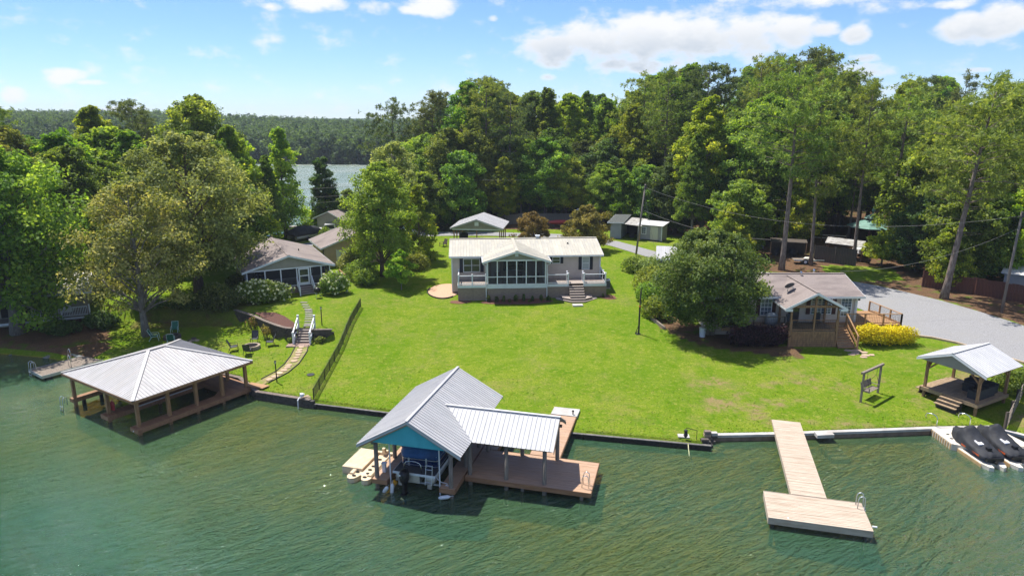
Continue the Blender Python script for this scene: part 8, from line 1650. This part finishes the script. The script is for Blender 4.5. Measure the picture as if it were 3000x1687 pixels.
# black mesh fence between the lawns
t = thing('mesh_fence', 'black mesh fence running down the lawn to the water', 'fence'); fa, fb = Vector((-14.85, 64.6)), Vector((-14.15, 45.35)); nseg = 11; FH = .82
for i in range(nseg+1): q = fa.lerp(fb, i/nseg); z = hz(q.x, q.y); m = MB(); m.tube([(q.x, q.y, z-.3), (q.x, q.y, z+FH+.05)], .035, 6); m.build('post', 'black', t)
for i in range(nseg):
    a = fa.lerp(fb, i/nseg); b = fa.lerp(fb, (i+1)/nseg); za, zb = hz(a.x, a.y), hz(b.x, b.y); m = MB()
    for k in range(18): f_ = (k+.5)/18; q = a.lerp(b, f_); z = za+(zb-za)*f_; m.beam((q.x, q.y, z+.04), (q.x, q.y, z+FH-.03), .014)
    for j in range(7): zz = .08+j*.155; m.beam((a.x, a.y, za+zz), (b.x, b.y, zb+zz), .013)
    m.beam((a.x, a.y, za+FH), (b.x, b.y, zb+FH), .04); m.build('mesh_panel', 'black', t)
t = thing('shore_pump', 'white pipe pump standing in the water at the block seawall', 'pump', (-15.15, 45.15, 0)); m = MB(); m.tube([(0, -.25, -.6), (0, -.25, .62), (.05, -.1, .72), (.15, .1, .74)], .045, 7); m.build('pipe', 'fender', t); m = MB(); m.lathe([(.05, .72), (.16, .78), (.14, .95), (.05, 1.02)], 8, (.2, .15, 0)); m.cyl((.05, .15, .98), (.4, .15, .92), .045); m.build('head', 'fender', t)
for i, (x, y, s_) in enumerate(((.35, .4, .2), (.6, .35, .16), (.45, .6, .15))): o = rock_mesh('stone', 'stone_pale', 50+i, t); o.location = (x, y, .58); o.scale = (s_, s_*.8, s_*.9)
o = MB().lathe([(.3, 0), (.3, .02), (.2, .03), (.02, .03)], 14).build('manhole_cover', 'wire'); o.location = G(-15.6, 49.7, .02); tag(o, 'dark round cover set flush in the grass near the mesh fence', 'cover')
# ================================================================== shaded neighbour with white railing
def shaded_house():
    t = thing('shaded_house', 'dark shaded house with white porch railing under the tall oak', 'house', (-46.6, 60.6, 0), R(23)); FL, EV, RD = 1.55, 4.0, 5.0
    MB().box(-2, 1.9, .2, 6.2, 7.6, EV).build('wall', 'siding_olive', t); gable_roof(t, -2.5, 6.9, -.2, 8.2, EV-.05, RD, 'galv_dirty', .08, 'x', 'trim')
    planks('porch_boards', 'wood_grey', t, -1.5, 6.6, 0, 1.85, FL, .14, along='x'); MB().box(-1.5, -.03, FL-.22, 6.6, 0, FL-.02).build('rim_board', 'trim', t)
    for x in (1.9, 6.4): MB().box(x-.07, .02, .2, x+.07, .16, EV-.1).build('porch_post', 'wood_grey', t)
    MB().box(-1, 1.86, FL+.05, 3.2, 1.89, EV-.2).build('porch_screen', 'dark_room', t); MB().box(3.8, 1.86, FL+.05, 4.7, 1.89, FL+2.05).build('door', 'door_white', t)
    for a, b in ((1.9, 4.2), (4.2, 6.5)):
        m = MB(); m.box(a, .05, FL+.88, b, .12, FL+.95); m.box(a, .06, FL+.1, b, .11, FL+.16); ro = m.build('railing', 'white', t); bb = MB(); n = 17
        for i in range(n): x = a+(b-a)*(i+.5)/n; bb.box(x-.02, .065, FL+.16, x+.02, .105, FL+.88)
        bb.build('balusters', 'white', ro, kind='stuff')
    for x in (1.9, 4.2, 6.5): m = MB(); m.box(x-.06, .02, FL-.2, x+.06, .14, FL+1.05); m.box(x-.08, 0, FL+1.05, x+.08, .16, FL+1.1); m.build('rail_post', 'white', t)
    for x in (2.0, 4.2, 6.4): MB().box(x-.07, .1, -.2, x+.07, .24, FL-.2).build('pier', 'wood_grey', t)
shaded_house()
t = thing('parking_pad', 'pale concrete parking pad with low kerb behind the golden green tree', 'parking pad'); z = 2.32
m = MB(); m.prism([(-50, 78.6), (-47.6, 74.4), (-40, 76), (-41.5, 80)], 1.9, z); m.build('slab', 'concrete_white', t); m = MB(); m.beam((-47.6, 74.35, z+.06), (-40, 75.95, z+.06), .2, .25); m.beam((-50, 78.7, z+.06), (-41.5, 80.1, z+.06), .2, .25); m.build('kerb', 'concrete', t)
t = thing('garden_cart', 'dark garden cart standing on the concrete parking pad', 'cart', (-43.2, 77.4, 2.34)); MB().extr([(-.5, -.35, .45), (.5, -.35, .45), (.65, -.45, .85), (-.65, -.45, .85)], (0, .8, 0)).build('tray', 'black_matt', t); MB().cyl((.45, -.05, .25), (.45, .1, .25), .25, n=12).build('wheel', 'tyre', t); MB().tube([(-.4, -.2, .5), (-1.1, -.2, .75)], .025, 5).build('handle', 'black', t)
t = thing('hitching_post', 'slim dark post standing on the concrete parking pad', 'post', (-44.6, 76.6, 2.34)); MB().tube([(0, 0, 0), (0, 0, 1.1)], .05, 6).build('stem', 'black', t); MB().box(-.2, -.2, 0, .2, .2, .06).build('foot', 'black', t)

# ragged grass hanging over the walls and along kerbs: nobody could count it
def fringe():
    rs = np.random.RandomState(3); C = []
    for x in np.arange(-27.2, 31.2, .022):
        if 2.4 < x < 4.8 or 17.9 < x < 19.8: continue
        d = abs(rs.normal(0, .12)); y = shore(x) + .0 + d; C.append((x + rs.uniform(-.02, .02), y, hz(x, shore(x)+.05) + .03))
    for x in np.arange(-26, 36, .02):
        for _ in range(2):
            y = shore(x) + .2 + rs.rand() ** 1.6 * 9
            if hz(x, y) > .2: C.append((x, y, hz(x, y) + .02))
    C = np.array(C); n = len(C); o = leaf_object('grass_tufts', 'leaf_grass', C, np.tile(np.array([[0, -.3, .1]]), (n, 1)), rs.uniform(.09, .2, n), np.full((n, 1), .22), np.clip(rs.normal(.5, .25, n), 0, 1), rs, up=0)
    o['kind'] = 'stuff'; tag(o, 'short uneven grass along the top of the seawalls', 'grass')
leafmat('leaf_grass', (.07, .14, .012), (.13, .21, .018), (.24, .27, .05), .4)
fringe()

# ------------------------------------------------------------------ the air between here and the far hill
def haze():
    m = bpy.data.materials.new('haze'); t = ns(m); out = N(t, 'ShaderNodeOutputMaterial'); v = N(t, 'ShaderNodeVolumePrincipled')
    v.inputs['Color'].default_value = (.80, .90, 1.0, 1); v.inputs['Density'].default_value = .0002; v.inputs['Anisotropy'].default_value = .2
    t.links.new(v.outputs[0], out.inputs['Volume']); MAT['haze'] = m
    o = MB().box(-2900, -590, -5, 2900, 2600, 60).build('haze', 'haze'); o['kind'] = 'stuff'; tag(o, 'thin blue summer haze over the lake and the far hill', 'haze')
haze()

# alike stones and shrubs: say which one in its row
rows = {}
for o in COL.objects:
    if o.parent is None and o.get('group') in ('rectangular stepping stones', 'round stepping stones', 'rocks on the shaded bank', 'shrubs under the screened porch', 'flagstones below the wooden stair'): rows.setdefault((o['group'], o['label']), []).append(o)
NTH = ORD + ['seventeenth', 'eighteenth', 'nineteenth', 'twentieth', 'twenty-first', 'twenty-second', 'twenty-third', 'twenty-fourth', 'twenty-fifth', 'twenty-sixth', 'twenty-seventh']
for (g_, lb), os_ in rows.items():
    if len(os_) < 2: continue
    down = 'stepping' in g_; os_.sort(key=lambda o: -o.location.y if down else o.location.x)
    if g_.startswith('flag'): os_.sort(key=lambda o: -o.data.vertices[0].co.y)
    for k, o in enumerate(os_): o['label'] = lb + (', %s from the top' if down or g_.startswith('flag') else ', %s from left') % NTH[k]
